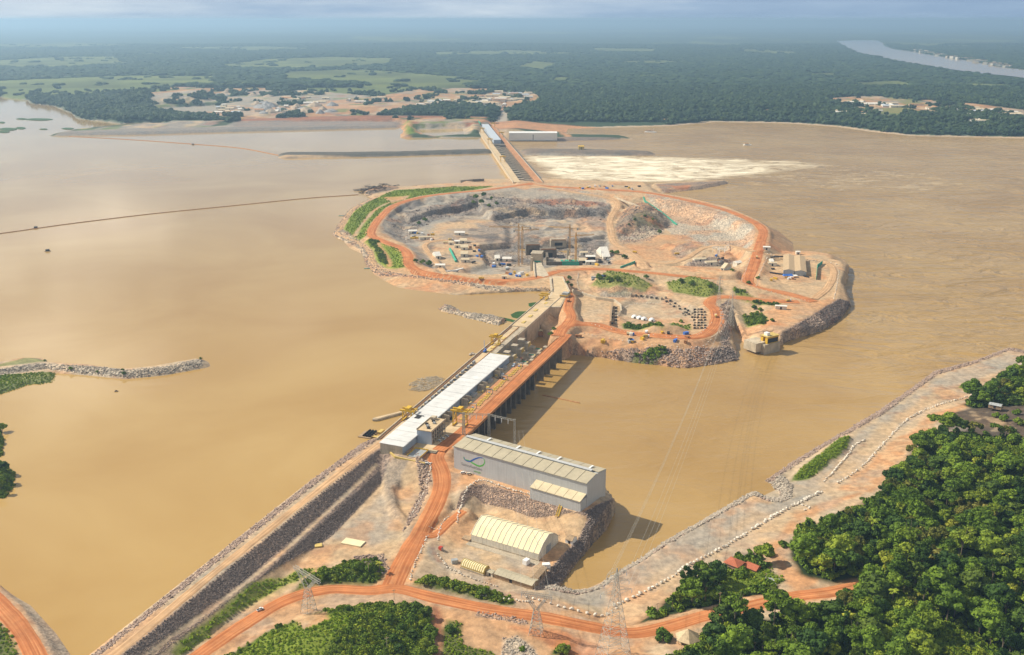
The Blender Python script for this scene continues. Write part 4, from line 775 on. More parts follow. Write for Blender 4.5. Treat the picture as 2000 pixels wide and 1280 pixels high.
def scatter(name, pts, scl, rot, meshes, label=None):
    """a mass nobody could count: points carrying instances of a few meshes"""
    n = len(pts); me = bpy.data.meshes.new(name); me.vertices.add(n); me.vertices.foreach_set('co', np.asarray(pts, np.float32).ravel())
    for k, arr, ty, key in (('scl', scl, 'FLOAT_VECTOR', 'vector'), ('rot', rot, 'FLOAT_VECTOR', 'vector'), ('pick', rng.integers(0, len(meshes), n), 'INT', 'value')):
        a = me.attributes.new(k, ty, 'POINT'); a.data.foreach_set(key, np.asarray(arr, np.int32 if ty == 'INT' else np.float32).ravel())
    ng = bpy.data.node_groups.new(name, 'GeometryNodeTree')
    ng.interface.new_socket('Geometry', in_out='INPUT', socket_type='NodeSocketGeometry'); ng.interface.new_socket('Geometry', in_out='OUTPUT', socket_type='NodeSocketGeometry')
    gi = ng.nodes.new('NodeGroupInput'); go = ng.nodes.new('NodeGroupOutput'); ip = ng.nodes.new('GeometryNodeInstanceOnPoints')
    jn = ng.nodes.new('GeometryNodeJoinGeometry')
    for m_ in reversed(meshes):
        src = bpy.data.objects.new(name + '_source', m_); oi = ng.nodes.new('GeometryNodeObjectInfo'); oi.inputs['Object'].default_value = src; oi.inputs['As Instance'].default_value = True
        ng.links.new(oi.outputs['Geometry'], jn.inputs[0])
    def na(k, ty):
        q = ng.nodes.new('GeometryNodeInputNamedAttribute'); q.data_type = ty; q.inputs['Name'].default_value = k; return q.outputs['Attribute']
    ng.links.new(gi.outputs[0], ip.inputs['Points']); ng.links.new(jn.outputs[0], ip.inputs['Instance']); ip.inputs['Pick Instance'].default_value = True
    ng.links.new(na('pick', 'INT'), ip.inputs['Instance Index']); ng.links.new(na('rot', 'FLOAT_VECTOR'), ip.inputs['Rotation']); ng.links.new(na('scl', 'FLOAT_VECTOR'), ip.inputs['Scale'])
    ng.links.new(ip.outputs[0], go.inputs[0])
    o = link(name, me); md = o.modifiers.new('scatter', 'NODES'); md.node_group = ng; tag(o, label, None, None, 'stuff'); return o
def rotz(n, tilt=0.0):
    r = np.zeros((n, 3)); r[:, 2] = rng.uniform(0, 6.28, n); r[:, :2] = rng.uniform(-tilt, tilt, (n, 2)); return r
def seen(x, y, z, m=60):
    """does the photograph show this point (margin in its pixels)?"""
    x, y, z = np.asarray(x), np.asarray(y), np.asarray(z) - CAM_H; c = y * CP - z * SP; v = y * SP + z * CP
    px = 1000 + FPX * x / c; py = 640 - FPX * v / c
    return (c > 0) & (px > -m) & (px < 2000 + m) & (py > -m) & (py < 1280 + m)
def in_poly(n, w):
    w = np.asarray(w)[:, :2]; lo, hi = w.min(0), w.max(0); out = []
    while sum(map(len, out)) < n:
        q = rng.uniform(lo, hi, (max(64, n * 3), 2)); out.append(q[sdist(w, q[:, 0], q[:, 1]) > 0])
    return np.vstack(out)[:n]
def jgrid(x0, x1, y0, y1, s, j=0.8):
    X, Y = np.meshgrid(np.arange(x0, x1, s), np.arange(y0, y1, s)); X = X + (np.arange(X.shape[0]) % 2)[:, None] * s / 2
    return (X + rng.uniform(-j, j, X.shape) * s / 2).ravel(), (Y + rng.uniform(-j, j, Y.shape) * s / 2).ravel()

# ---- stones
def rock_mesh(seed, m):
    r = np.random.default_rng(seed); v, f = lobe(r, (0, 0, 0.12), 0.5, 0.72, ICO0, 0.30); me = np_mesh('stone', v * np.array([r.uniform(.8, 1.3), 1, 1]), f, smooth=False); me.materials.append(m); return me
RKW = [rock_mesh(30 + i, M_ROCKW) for i in range(3)]; RKP = [rock_mesh(i, M_ROCKP) for i in range(3)]; RKK = [rock_mesh(10 + i, M_ROCKK) for i in range(3)]; RKD = [rock_mesh(20 + i, M_ROCKD) for i in range(3)]
for t, nm in ((T1, 'riprap'), (T2, 'island_riprap')):
    bins = {0: [], 1: [], 2: []}
    for w, (cnt, s0, s1) in t.rocks:
        q = in_poly(cnt, w); zz = t.z(q[:, 0], q[:, 1]); i = ((q[:, 0] - t.x0) / t.st).astype(int).clip(0, t.nx - 1); j = ((q[:, 1] - t.y0) / t.st).astype(int).clip(0, t.ny - 1)
        lum = t.c[j, i].mean(1); s = rng.uniform(s0, s1, cnt) * rng.choice([0.8, 1.0, 1.5], cnt)
        for b, sel in ((0, lum > 0.37), (1, (lum <= 0.37) & (lum > 0.25)), (2, lum <= 0.25)):
            sel = sel & (zz > -19); bins[b].append(np.column_stack([q, zz, s])[sel])
    for b, ms, lb in ((0, RKP, 'pale'), (1, RKK, 'brown'), (2, RKD, 'dark')):
        a = np.vstack(bins[b]); n = len(a)
        if n: scatter(nm, a[:, :3], a[:, 3:4] * rng.uniform(0.7, 1.3, (n, 3)), rotz(n, 0.6), ms, f'{lb} broken riprap stone on the {"island" if t is T2 else "near bank"} slopes')
def boulders(pts, z, spacing, size, ms, name='boulder_row', tile=T1, jit=0.6, label=None, lift=0.0):
    ln = spline(PL(pts, z), spacing); n = len(ln); x = ln[:, 0] + rng.uniform(-jit, jit, n); y = ln[:, 1] + rng.uniform(-jit, jit, n)
    s = rng.uniform(size[0], size[1], n); zz = tile.z(x, y) + 0.25 * s + lift
    return np.column_stack([x, y, zz, s])
rows = [([(1200, 1184), (1237, 1167), (1300, 1135), (1350, 1101), (1412, 1070), (1470, 1034), (1532, 997), (1605, 961)], -13, 4.2, (1.9, 3.6)), ([(1637, 944), (1687, 910), (1730, 862), (1775, 817), (1828, 793), (1894, 774), (1945, 753), (2000, 708)], -13, 4.4, (1.5, 3.0)),
        ([(1030, 1180), (1075, 1190), (1130, 1198), (1175, 1200), (1205, 1182)], -10, 4.4, (1.6, 3.0)), ([(1560, 985), (1580, 995), (1572, 1000)], -13, 2.2, (1.4, 2.6)), ([(1610, 938), (1655, 888), (1668, 868), (1690, 856)], -12, 2.4, (1.2, 2.4)),
        ([(892, 1005), (905, 968), (922, 948), (945, 941), (982, 954), (1034, 968)], 3, 2.0, (1.2, 2.2)), ([(835, 1045), (822, 1075), (810, 1100), (800, 1130)], -4, 2.6, (1.0, 2.0)), ([(838, 1030), (860, 1030)], -4, 2.2, (0.9, 1.6)),
        ([(800, 1010), (815, 985), (838, 945), (842, 925)], -4, 2.0, (1.0, 2.0)), ([(890, 1115), (920, 1125), (970, 1140)], -7, 2.4, (0.9, 1.7)), ([(855, 1085), (875, 1105), (900, 1118)], -8, 2.2, (1.0, 1.8)), ([(930, 1165), (1000, 1175), (1040, 1178)], -6, 2.4, (1.2, 2.2)), ([(855, 1060), (862, 1030), (876, 1018)], -8, 2.0, (1.0, 1.8))]
a = np.vstack([boulders(p, z, sp, s, RKP) for p, z, sp, s in rows])
scatter('boulder_row', a[:, :3], a[:, 3:4] * rng.uniform(0.8, 1.2, (len(a), 3)), rotz(len(a), 0.4), RKW, 'rows of pale boulders edging the gravel bank and roads')
a = np.vstack([boulders(p, 9, sp, s, RKD) for p, sp, s in [([(100, 1380), (235, 1282), (430, 1124), (650, 945), (738, 877)], 3.2, (0.8, 1.6)), ([(90, 1362), (200, 1276), (430, 1091), (640, 922), (725, 860)], 3.6, (0.6, 1.2))]])
scatter('boulder_row', a[:, :3], a[:, 3:4] * rng.uniform(0.8, 1.2, (len(a), 3)), rotz(len(a), 0.4), RKK, 'rows of kerb stones along the embankment crest')
a = np.vstack([boulders(p, 7, sp, s, RKD, tile=T2) for p, sp, s in [([(1500, 494), (1556, 497), (1605, 502), (1640, 508)], 5, (1.6, 2.8)), ([(1480, 560), (1540, 568), (1580, 578)], 6, (1.0, 1.8)), ([(1640, 520), (1635, 550), (1630, 575)], 5, (1.2, 2.2)), ([(1465, 505), (1455, 530), (1448, 545)], 5, (1.0, 2.0)), ([(1500, 500), (1485, 530), (1478, 552)], 5, (1.0, 2.0)),
     ([(1125, 640), (1200, 655), (1300, 664), (1370, 662), (1410, 640)], 6, (1.0, 2.0)), ([(1140, 628), (1220, 643), (1310, 652), (1360, 650), (1390, 625)], 6, (1.0, 2.0)), ([(1205, 612), (1218, 592), (1240, 582), (1285, 580)], 5, (1.2, 2.2)), ([(1130, 535), (1128, 548), (1135, 562), (1160, 573)], 5, (1.4, 2.6))]])
scatter('boulder_row', a[:, :3], a[:, 3:4] * rng.uniform(0.8, 1.2, (len(a), 3)), rotz(len(a), 0.4), RKW, 'rows of boulders edging the island roads')

# ---- the forest on the near bank
def near_col(t, x, y, keys, tol=0.035):
    i = ((x - t.x0) / t.st).astype(int).clip(0, t.nx - 1); j = ((y - t.y0) / t.st).astype(int).clip(0, t.ny - 1); c = t.c[j, i]
    return np.min([np.abs(c - np.array(C[k])).max(1) for k in keys], 0) < tol
x, y = jgrid(60, 760, 540, 1320, 9.6, 0.9); z = T1.z(x, y); ok = near_col(T1, x, y, ['forest'], 0.012) & seen(x, y, z + 10, 40) & (z > -16)
x, y, z = x[ok], y[ok], z[ok]
FORB = [PL([(1398, 1095), (1470, 1060), (1500, 1105), (1460, 1150), (1410, 1145)], -6), PL([(1370, 1140), (1420, 1135), (1440, 1165), (1380, 1175)], -6), PL([(1425, 1125), (1500, 1105), (1540, 1135), (1500, 1165), (1430, 1160)], -6), PL([(1296, 1230), (1385, 1222), (1392, 1300), (1300, 1310)], 0)]
for w in FORB:
    k = sdist(w, x, y) < 2; x, y, z = x[k], y[k], z[k]
o_ = np.argsort(y); x, y, z = x[o_], y[o_], z[o_]; kk = rng.choice([0, 0, 1, 1, 2, 2, 3, 4, 5, 6, 8, 9, 9, 10], len(x)); ss = rng.uniform(0.5, 1.2, len(x))
wet = (z < -3) & (y > 700) & (x < 330); ss = np.where(wet, ss * 0.52, ss)
NT = min(280, len(x))
PHR = {0: 'forest tree with a broad mid green crown', 1: 'forest tree with a tall rounded green crown', 2: 'forest tree with a wide dark green crown', 3: 'forest tree with a light yellow green crown', 4: 'forest tree with a small dark crown', 5: 'big forest tree with a wide layered crown', 6: 'low forest tree with a compact green crown', 8: 'forest tree with a flat topped crown', 9: 'tall narrow dark forest tree', 10: 'forest tree with an olive crown'}
FEAT = [((1443, 1098), 45, 'close to the red roofed house'), ((1343, 1246), 50, 'close to the pyramid roofed hut'), ((1545, 1100), 40, 'beside the red dirt clearing'), ((1640, 1155), 50, 'beside the dirt road end'), ((1330, 1195), 55, 'between boulder row and dirt road'), ((1900, 850), 60, 'near the burnt clearing'), ((1930, 1220), 60, 'around the sunlit shrubby glade'), ((1480, 1215), 50, 'along the far side of the dirt road'), ((1590, 1010), 60, 'on the wood edge by the gravel bank')]
FEAT = [(PV(*p, 0), r_, t_) for p, r_, t_ in FEAT]
def whereabouts(q):
    b = [(math.hypot(q[0] - f.x, q[1] - f.y) / r_, t_) for f, r_, t_ in FEAT]; b = min(b); return b[1] if b[0] < 1.3 else 'deep inside the wood'
for i in range(NT): tree((x[i], y[i], z[i]), int(kk[i]), float(ss[i]), PHR[int(kk[i])] + ' ' + whereabouts((x[i], y[i])), 'trees of the wood beside the gravel bank')
if len(x) > NT:
    q = np.column_stack([x, y, z])[NT:]; kq = kk[NT:]
    cms = [k[0] for k in KINDS_]; scatter('forest', q, np.repeat(ss[NT:, None], 3, 1), rotz(len(q)), cms, 'green forest mass stretching back along the gravel bank')
# undergrowth that closes the gaps between the trunks
def bush_mesh(seed, m, rad=1.0, nl=5, ncard=150, leaf=0.28):
    r = np.random.default_rng(seed); parts = []; C_ = []; N_ = []
    for i in range(nl):
        a = r.uniform(0, 6.28); q = r.uniform(0, 0.6); lr = r.uniform(0.35, 0.6); c = (q * math.cos(a), q * math.sin(a), r.uniform(0.15, 0.5)); parts.append(lobe(r, c, lr, 0.8, ICO0, 0.25))
        k = ncard // nl; d = r.normal(size=(k, 3)); d[:, 2] = np.abs(d[:, 2]); d /= np.linalg.norm(d, axis=1)[:, None]; C_.append(np.array(c) + d * lr * r.uniform(0.85, 1.2, (k, 1))); N_.append(d)
    parts.append(cards(r, np.vstack(C_), np.vstack(N_), leaf)); v, f = merge(parts); me = np_mesh('bush', v * rad, f, smooth=False); me.materials.append(m); return me
M_GRASSY = mat_leaf('grass_blades', (0.16, 0.255, 0.015), (0.22, 0.32, 0.02), (0.30, 0.36, 0.035))
GRASSY = [bush_mesh(340 + i, M_GRASSY) for i in range(3)]
BUSH = [bush_mesh(300 + i, M_BUSH) for i in range(4)]; BUSHD = [bush_mesh(320 + i, M_LEAF) for i in range(4)]
def bushes(name, t, keys, s, size, tol, ms, label, box=None, dens=1.0, zmin=-17.0):
    b = box or (t.x0, t.x0 + t.nx * t.st, t.y0, t.y0 + t.ny * t.st)
    x, y = jgrid(*b, s, 0.95); k = near_col(t, x, y, keys, tol); x, y = x[k], y[k]; z = t.z(x, y); k = seen(x, y, z, 30) & (z > zmin) & (rng.random(len(x)) < dens); x, y, z = x[k], y[k], z[k]; n = len(x)
    sc_ = rng.uniform(size[0], size[1], n) * (0.7 + 0.6 * vnoise(x, y, 18)); return scatter(name, np.column_stack([x, y, z]), sc_[:, None] * rng.uniform(0.8, 1.25, (n, 3)), rotz(n), ms, label)
bushes('undergrowth', T1, ['forest'], 5.2, (2.6, 5.5), 0.02, BUSHD, 'dark undergrowth between the forest trees')
bushes('shrubbery', T1, ['shrub'], 2.6, (1.3, 3.0), 0.03, BUSH, 'green shrubs covering the knolls beside the dirt road')
bushes('weeds', T1, ['bright', 'grass'], 2.4, (0.6, 1.5), 0.06, GRASSY, 'low bright weeds on the near bank')
bushes('island_shrubbery', T2, ['shrub', 'grass'], 4.4, (1.6, 4.2), 0.05, BUSHD, 'dark green shrubs on the island knolls')
bushes('island_grass', T2, ['bright'], 4.2, (0.7, 1.6), 0.05, GRASSY, 'bright green grass on the island embankment')

# ---- the far forest
def clump(seed, m, n=7, R0=15.0):
    r = np.random.default_rng(seed); parts = []
    for i in range(n):
        a = r.uniform(0, 6.28); q = math.sqrt(r.uniform(0, 1)) * R0; rad = r.uniform(5, 9.5); parts.append(lobe(r, (q * math.cos(a), q * math.sin(a), r.uniform(5, 15)), rad, 0.85, ICO1 if i < 3 else ICO0, 0.2))
    v, f = merge(parts); me = np_mesh('canopy', v, f, smooth=False); me.materials.append(m); return me
def bare(x, y, z):
    c = y * CP - (z - CAM_H) * SP; px = 1000 + FPX * x / c; py = 640 - FPX * (y * SP + (z - CAM_H) * CP) / c
    return (py > 238) & (px < 1300)
CL = [clump(400 + i, M_FAR) for i in range(6)]
x, y = jgrid(-3600, 3800, 2700, 6000, 21, 0.9); z = T3.z(x, y); n_ = vnoise(x, y, 160)
k = (near_col(T3, x, y, ['far'], 0.02) | (near_col(T3, x, y, ['field'], 0.09) & (rng.random(len(x)) < 0.03 + 0.16 * (n_ > 0.66)))) & seen(x, y, z, 30) & (z > -15.5) & (~in_field(x, y) | (rng.random(len(x)) < 0.05 + 0.2 * (n_ > 0.64))) & ~bare(x, y, z); x, y, z = x[k], y[k], z[k]; n = len(x)
s = rng.uniform(0.6, 1.15, n); scatter('far_forest', np.column_stack([x, y, z - 3]), s[:, None] * rng.uniform(0.85, 1.2, (n, 3)), rotz(n), CL, 'blue green rainforest beyond the dam')
x, y = jgrid(-9500, 9500, 6000, 17000, 52, 0.9)
z = plain_h(x, y); nb_ = fbm(x, y * 0.5, 1900, 5) + 0.35 * fbm(x, y, 420, 3); rw = sdist(RIVW, x, y)
k = (((nb_ < 0.36) & ~in_field(x, y)) | (rng.random(len(x)) < 0.02)) & seen(x, y, z, 20) & (rw < -70); x, y, z = x[k], y[k], z[k]; n = len(x)
s = rng.uniform(1.4, 2.6, n); scatter('far_forest', np.column_stack([x, y, z - 8]), np.column_stack([s * 1.2, s * 1.2, s * 0.55]), rotz(n), CL, 'hazy rainforest out towards the horizon')

# ================================================================ the dam and its buildings
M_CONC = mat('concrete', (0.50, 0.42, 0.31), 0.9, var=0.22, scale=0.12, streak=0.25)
M_CONCD = mat('dark_shaded_concrete', (0.22, 0.18, 0.135), 0.9, var=0.3, scale=0.12, streak=0.35)  # dark concrete; also carries the painted shade of the bridge piers
M_CONCW = mat('fresh_concrete', (0.60, 0.50, 0.36), 0.9, var=0.2, scale=0.15, streak=0.2)
M_ROOFB = mat('white_sheet_roof', (0.70, 0.69, 0.66), 0.5, var=0.12, scale=0.08, spec=0.4)
M_WALLB = mat('pale_blue_cladding', (0.40, 0.46, 0.54), 0.6, var=0.08, scale=0.1, streak=0.12)
M_WALLG = mat('grey_cladding', (0.50, 0.50, 0.49), 0.6, var=0.06, scale=0.07, streak=0.10)
M_ROOFT = mat('tan_sheet_roof', (0.46, 0.40, 0.28), 0.6, var=0.12, scale=0.12, streak=0.0)
M_VENT = mat('ridge_vent', (0.42, 0.44, 0.43), 0.5)
M_CREAM = mat('cream_canvas', (0.78, 0.68, 0.42), 0.7, var=0.08, scale=0.1)
M_CREAMW = mat('white_canvas', (0.74, 0.68, 0.56), 0.7, var=0.12, scale=0.2, streak=0.2)
M_YEL = mat('yellow_paint', (0.68, 0.42, 0.03), 0.5, var=0.15, scale=0.4, spec=0.4)
M_YELD = mat('dull_yellow', (0.62, 0.45, 0.14), 0.7, var=0.2, scale=0.3)
M_DARK = mat('dark_void', (0.035, 0.034, 0.036), 0.9)
M_STEEL = mat('galvanised_steel', (0.55, 0.55, 0.53), 0.5, metal=0.3, var=0.1)
M_GREY = mat('grey_machine', (0.36, 0.37, 0.37), 0.6, var=0.15, scale=0.4)
M_WHITE = mat('white_paint', (0.80, 0.79, 0.76), 0.5, var=0.06)
M_GLASS = mat('dark_glass', (0.03, 0.035, 0.045), 0.12, var=0.02, spec=0.6)
M_RED = mat('red_tile', (0.46, 0.14, 0.07), 0.8, var=0.25, scale=1.2)
M_REDP = mat('red_paint', (0.55, 0.07, 0.04), 0.5)
M_BLUE = mat('blue_paint', (0.06, 0.18, 0.55), 0.5)
M_GREEN = mat('green_net', (0.05, 0.36, 0.24), 0.8, var=0.2)
M_BLACK = mat('black_plastic', (0.02, 0.02, 0.022), 0.5)
M_THATCH = mat('straw_roof', (0.58, 0.44, 0.27), 0.9, var=0.2, scale=0.6)
M_WOOD = mat('weathered_wood', (0.40, 0.28, 0.17), 0.9, var=0.25, scale=0.5)
M_TYRE = mat('tyre', (0.025, 0.025, 0.025), 0.8)
M_LATT = mat('lattice_steel', (0.50, 0.47, 0.40), 0.6, metal=0.1)
M_RUST = mat('rust_orange', (0.42, 0.20, 0.08), 0.8)
M_DIRT = mat('deck_dirt', (0.50, 0.24, 0.11), 0.95, var=0.25, scale=0.08)
M_TANS = mat('tan_slab', (0.60, 0.45, 0.27), 0.9, var=0.18, scale=0.08)

DA = PV(742, 862, 9); DB = PV(1080, 572, 9); DU = (DB - DA).normalized()
DRZ = math.atan2(DU.y, DU.x)
def rotframe(o, rz):
    c, s = math.cos(rz), math.sin(rz); return lambda x, y, z=0.0: Vector((o[0] + x * c - y * s, o[1] + x * s + y * c, z))
D1 = rotframe(DA, DRZ)                    # along the crest; y negative = downstream
D2 = rotframe(DA, DRZ - R(1.6))           # along the powerhouse
def px_frame(p0, p1, z):
    a, b = PV(*p0, z), PV(*p1, z); d = b - a; return a, math.atan2(d.y, d.x), d.length
def cbox(mb, x0, x1, y0, y1, z0, z1):
    return mb.box(((x0 + x1) / 2, (y0 + y1) / 2, (z0 + z1) / 2), (x1 - x0, y1 - y0, z1 - z0))
def part(name, m, parent, *boxes):
    mb = MB()
    for b in boxes: cbox(mb, *b)
    return mb.build(name, m, parent)
def quad_prism(mb, pts, z0, z1): return mb.prism([P(p[0], p[1], z1)[:2] for p in pts], z0, z1)
def copies(parent, proto, locs, rzs=None):
    """further pieces that share the first one's mesh"""
    for i, l in enumerate(locs):
        c = bpy.data.objects.new(proto.name.split('.')[0], proto.data); COL.objects.link(c); c.parent = parent; c.location = l
        if rzs: c.rotation_euler = (0, 0, rzs[i])

# ---- dam wall, crest and tailrace
dam = empty('concrete_dam', DA * 1.0, DRZ); dam.location.z = 0
tag(dam, 'concrete river dam with narrow crest, slots and a deck on piers', 'dam')
part('crest_wall', M_CONC, dam, (2, 400, -16, 4.5, -32, 9.0))
part('crest_block', M_CONC, dam, (400.2, 600, -19, 4.5, -32, 9.4))
part('parapet', M_CONCW, dam, (2, 600, 4.0, 4.9, 7, 10.6)); part('parapet', M_CONCW, dam, (360, 560, -19.5, -18.6, 7, 10.8))
part('crest_walkway', M_TANS, dam, (2, 398, -9.5, 0, 9.0, 9.25)); part('crest_walkway', M_TANS, dam, (400.4, 599, -18, 3.6, 9.4, 9.65))
part('rail_beam', M_RUST, dam, (4, 398, 1.6, 2.2, 9.0, 9.8)); part('rail_beam', M_RUST, dam, (4, 398, -8.2, -7.6, 9.26, 9.9))
slot = part('gate_slot', M_DARK, dam, (-4, 4, -6.6, -1.2, 9.26, 9.45)); slot.location = (60, 0, 0)
copies(dam, slot, [(60 + 17.5 * i, 0, 0) for i in range(1, 11)])
hood = part('gate_hood', M_GREY, dam, (-3, 3, -4.6, -2.6, 9.3, 12.0)); hood.location = (68, 0, 0)
copies(dam, hood, [(68 + 17.5 * i, 0, 0) for i in range(1, 11)])
cov = part('slot_cover', M_YELD, dam, (-5, 5, -7.2, -3.2, 9.46, 10.1)); cov.location = (20, 0, 0)
copies(dam, cov, [(34, 0, 0), (292, 0, 0), (306, 0, 0), (320, 0, 0), (345, 0, 0), (420, -2, 0.3), (450, -2, 0.3), (480, 0, 0.3), (520, -3, 0.3)])
# powerhouse substructure
ph = empty('powerhouse', (DA.x, DA.y, 0), DRZ - R(1.6)); tag(ph, 'long powerhouse with pale blue white sheet roof beside the crest', 'powerhouse')
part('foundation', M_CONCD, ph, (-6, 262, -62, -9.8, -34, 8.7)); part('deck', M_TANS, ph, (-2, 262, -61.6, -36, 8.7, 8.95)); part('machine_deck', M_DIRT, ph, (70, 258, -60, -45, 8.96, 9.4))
part('wall', M_WALLB, ph, (-20, 262, -34.6, -33.9, 8.7, 17.0), (-20, 262, -12.1, -11.4, 8.7, 17.0)); part('end_wall', M_CONCW, ph, (-20.6, -20.05, -34.5, -11.5, 5, 17.2)); part('end_wall', M_WALLB, ph, (262.1, 262.6, -34.5, -11.5, 5, 17.2))
rp = MB(); rp.hexa([(-5.5, -36, 17.05), (5.5, -36, 17.05), (5.5, -10.6, 17.5), (-5.5, -10.6, 17.5)], [(-5.5, -36, 17.45), (5.5, -36, 17.45), (5.5, -10.6, 17.9), (-5.5, -10.6, 17.9)])
rpo = rp.build('roof_panel', M_ROOFB, ph); rpo.location = (-15.4, 0, 0); copies(ph, rpo, [(-15.4 + 11.3 * i, 0, 0.05 * (i % 2)) for i in range(1, 25)])
part('gutter', M_GREY, ph, (-20, 262, -36.6, -36.1, 16.7, 17.3)); part('yellow_edge', M_YELD, ph, (262, 263, -36, -11, 17.2, 17.9))
part('skylight_frame', M_DARK, ph, (45, 52, -20, -15, 17.95, 18.3), (52.5, 54, -22, -13, 17.95, 18.2))
# transformer bays between hall and deck
for i, sx in enumerate([72, 96, 120, 143, 166, 190, 214, 236]):
    b = empty('transformer_bay', D2(sx, -39.5, 8.95), DRZ - R(1.6)); tag(b, ['concrete transformer bay with blast walls beside the powerhouse', 'open transformer bay with grey tank beside the powerhouse'][i % 2], 'transformer', 'transformer bays along the powerhouse')
    if i % 2 == 0: part('blast_wall', M_CONC, b, (-5, -4.2, -4, 4, 0, 7.5), (4.2, 5, -4, 4, 0, 7.5), (-4.2, 4.2, 3.3, 4, 0, 7.5))
    part('tank', M_GREY, b, (-3, 3, -2.2, 2, 0.1, 3.8)); part('radiator', M_STEEL, b, (-3.8, -3.1, -2, 2, 0.6, 3.4), (3.1, 3.8, -2, 2, 0.6, 3.4))
    m = MB()
    for k in (-1.8, 0, 1.8): m.tube((k, 0, 3.7), (k, 0, 5.6), 0.28, 8, 0.16)
    m.build('bushing', M_CONCW, b)
# the tailrace road bridge
br = empty('tailrace_bridge', (DA.x, DA.y, 0), DRZ - R(1.6)); tag(br, 'red dirt covered road bridge carried on concrete piers along the tailrace', 'bridge')
part('deck_slab', M_CONC, br, (12, 372, -73.5, -59.5, 6.6, 8.75)); part('edge_beam', M_RUST, br, (12, 372, -74.1, -73.5, 6.8, 9.6)); part('edge_beam', M_RUST, br, (262, 372, -59.4, -58.8, 6.8, 9.6))
pier = MB(); cbox(pier, -1.4, 1.4, -70.5, -62.5, -34, 6.5)
po = pier.build('pier', M_CONCD, br); po.location = (34, 0, 0); copies(br, po, [(34 + 15.5 * i, 0, 0) for i in range(1, 15)]); copies(br, po, [(284, 0, 0), (308, 0, 0), (332, 0, 0), (356, 0, 0)])  # shade under the deck is put into the piers' dark colour
gat = part('tailrace_shade_panel', M_DARK, br, (-5.6, 5.6, -63, -62.4, -30, 3)); gat.location = (41.7, 0, 0); copies(br, gat, [(41.7 + 15.5 * i, 0, 0) for i in range(1, 15)])  # near-black panels paint the shade of the open bays between piers
# road surface on the bridge
def strip(name, pts, width, m, step=4.0, K=7, zoff=0.0):
    ln = spline(np.asarray([tuple(p) for p in pts], float), step); d = np.gradient(ln[:, :2], axis=0); d /= np.linalg.norm(d, axis=1)[:, None]; nr = np.stack([d[:, 1], -d[:, 0]], 1)
    L = np.concatenate([[0], np.cumsum(np.linalg.norm(np.diff(ln[:, :2], axis=0), axis=1))]); u = np.linspace(-0.5, 0.5, K)
    X = ln[:, 0:1] + nr[:, 0:1] * u * width; Y = ln[:, 1:2] + nr[:, 1:2] * u * width; Z = np.broadcast_to(ln[:, 2:3] + zoff, X.shape)
    idx = np.arange(X.size).reshape(X.shape); f = np.stack([idx[:-1, :-1], idx[1:, :-1], idx[1:, 1:], idx[:-1, 1:]], -1).reshape(-1, 4)
    uv = np.stack([np.broadcast_to(u + 0.5, X.shape) * width / 14, np.broadcast_to(L[:, None], X.shape)], -1)
    return tag(link(name, np_mesh(name, np.stack([X, Y, Z], -1).reshape(-1, 3), f, None, True, None, uv.reshape(-1, 2)), m), kind='structure')
strip('bridge_road', [D2(0, -62, 9.15), D2(60, -66, 9.15), D2(180, -66.5, 9.15), D2(300, -66.5, 9.15), D2(372, -66.5, 9.15), D2(392, -66, 9.2)], 13.2, M_ROAD)
# yellow hatch covers on the machine deck, each one lifted on its own
hp = None
for i in range(26):
    if i % 7 == 5: continue
    h = empty('hatch_cover', D2(78 + i * 6.9, -53.5 + (i % 3) * 0.6, 9.4), DRZ - R(1.6)); tag(h, 'yellow steel hatch cover lying on the red machine deck', 'hatch cover', 'yellow hatch covers on the machine deck')
    if hp is None:
        m = MB(); cbox(m, -2.3, 2.3, -2.6, 2.6, 0, 0.7); hp = m.mesh('lid'); hp.materials.append(M_YELD); m = MB(); cbox(m, -2.0, 2.0, -0.3, 0.3, 0.7, 1.2); cbox(m, -0.3, 0.3, -2.2, 2.2, 0.7, 1.1); hr = m.mesh('rib'); hr.materials.append(M_YEL)
    for nm, me in (('lid', hp), ('rib', hr)):
        c = bpy.data.objects.new(nm, me); COL.objects.link(c); c.parent = h
# portal frames standing between the hatches
for i, sx in enumerate([110, 156, 202, 250]):
    o = empty('service_portal', D2(sx, -52, 9.4), DRZ - R(1.6)); tag(o, 'small steel portal frame standing between the hatch covers', 'portal frame', 'portal frames on the machine deck')
    part('post', M_GREY, o, (-0.3, 0.3, -4, -3.4, 0, 5)); part('post', M_GREY, o, (-0.3, 0.3, 3.4, 4, 0, 5)); part('beam', M_GREY, o, (-0.35, 0.35, -4, 4, 5.02, 5.6)); part('cabinet', M_WALLB, o, (-2, -0.6, -1, 1, 0, 2.2))

# unfinished concrete units beyond the hall
un = empty('unfinished_unit', (DA.x, DA.y, 0), DRZ - R(1.0)); tag(un, 'raw stepped concrete bays still under construction between hall and yard', 'construction')
part('base_slab', M_CONCD, un, (263, 372, -58, -14, -34, -8))
for i, x0 in enumerate([268, 296, 324, 350]):
    m = MB()
    for (y0, y1, z1) in ((-24, -16.2, 8.2), (-31, -24.05, 4.5), (-38, -31.05, -0.5), (-46, -38.05, -4.5)): cbox(m, x0, x0 + 9, y0, y1, -8, z1)
    m.build('stepped_pier', M_CONC, un)
    part('formwork', M_YELD, un, (x0 - 0.3, x0 + 9.3, -31.3, -31.06, -2, 5.2)); part('formwork', M_WOOD, un, (x0 + 9.3, x0 + 18, -30, -24, -7.8, -2)) 
    part('draft_tube_pier', M_CONC, un, (x0 + 1, x0 + 8, -57, -50, -8, 1.5)); part('green_netting', M_GREEN, un, (x0 + 9.1, x0 + 9.5, -44, -38, -7.5, -3.5))
    part('scaffold_deck', M_YELD, un, (x0 + 10, x0 + 17, -44, -42, -7.9, -6))
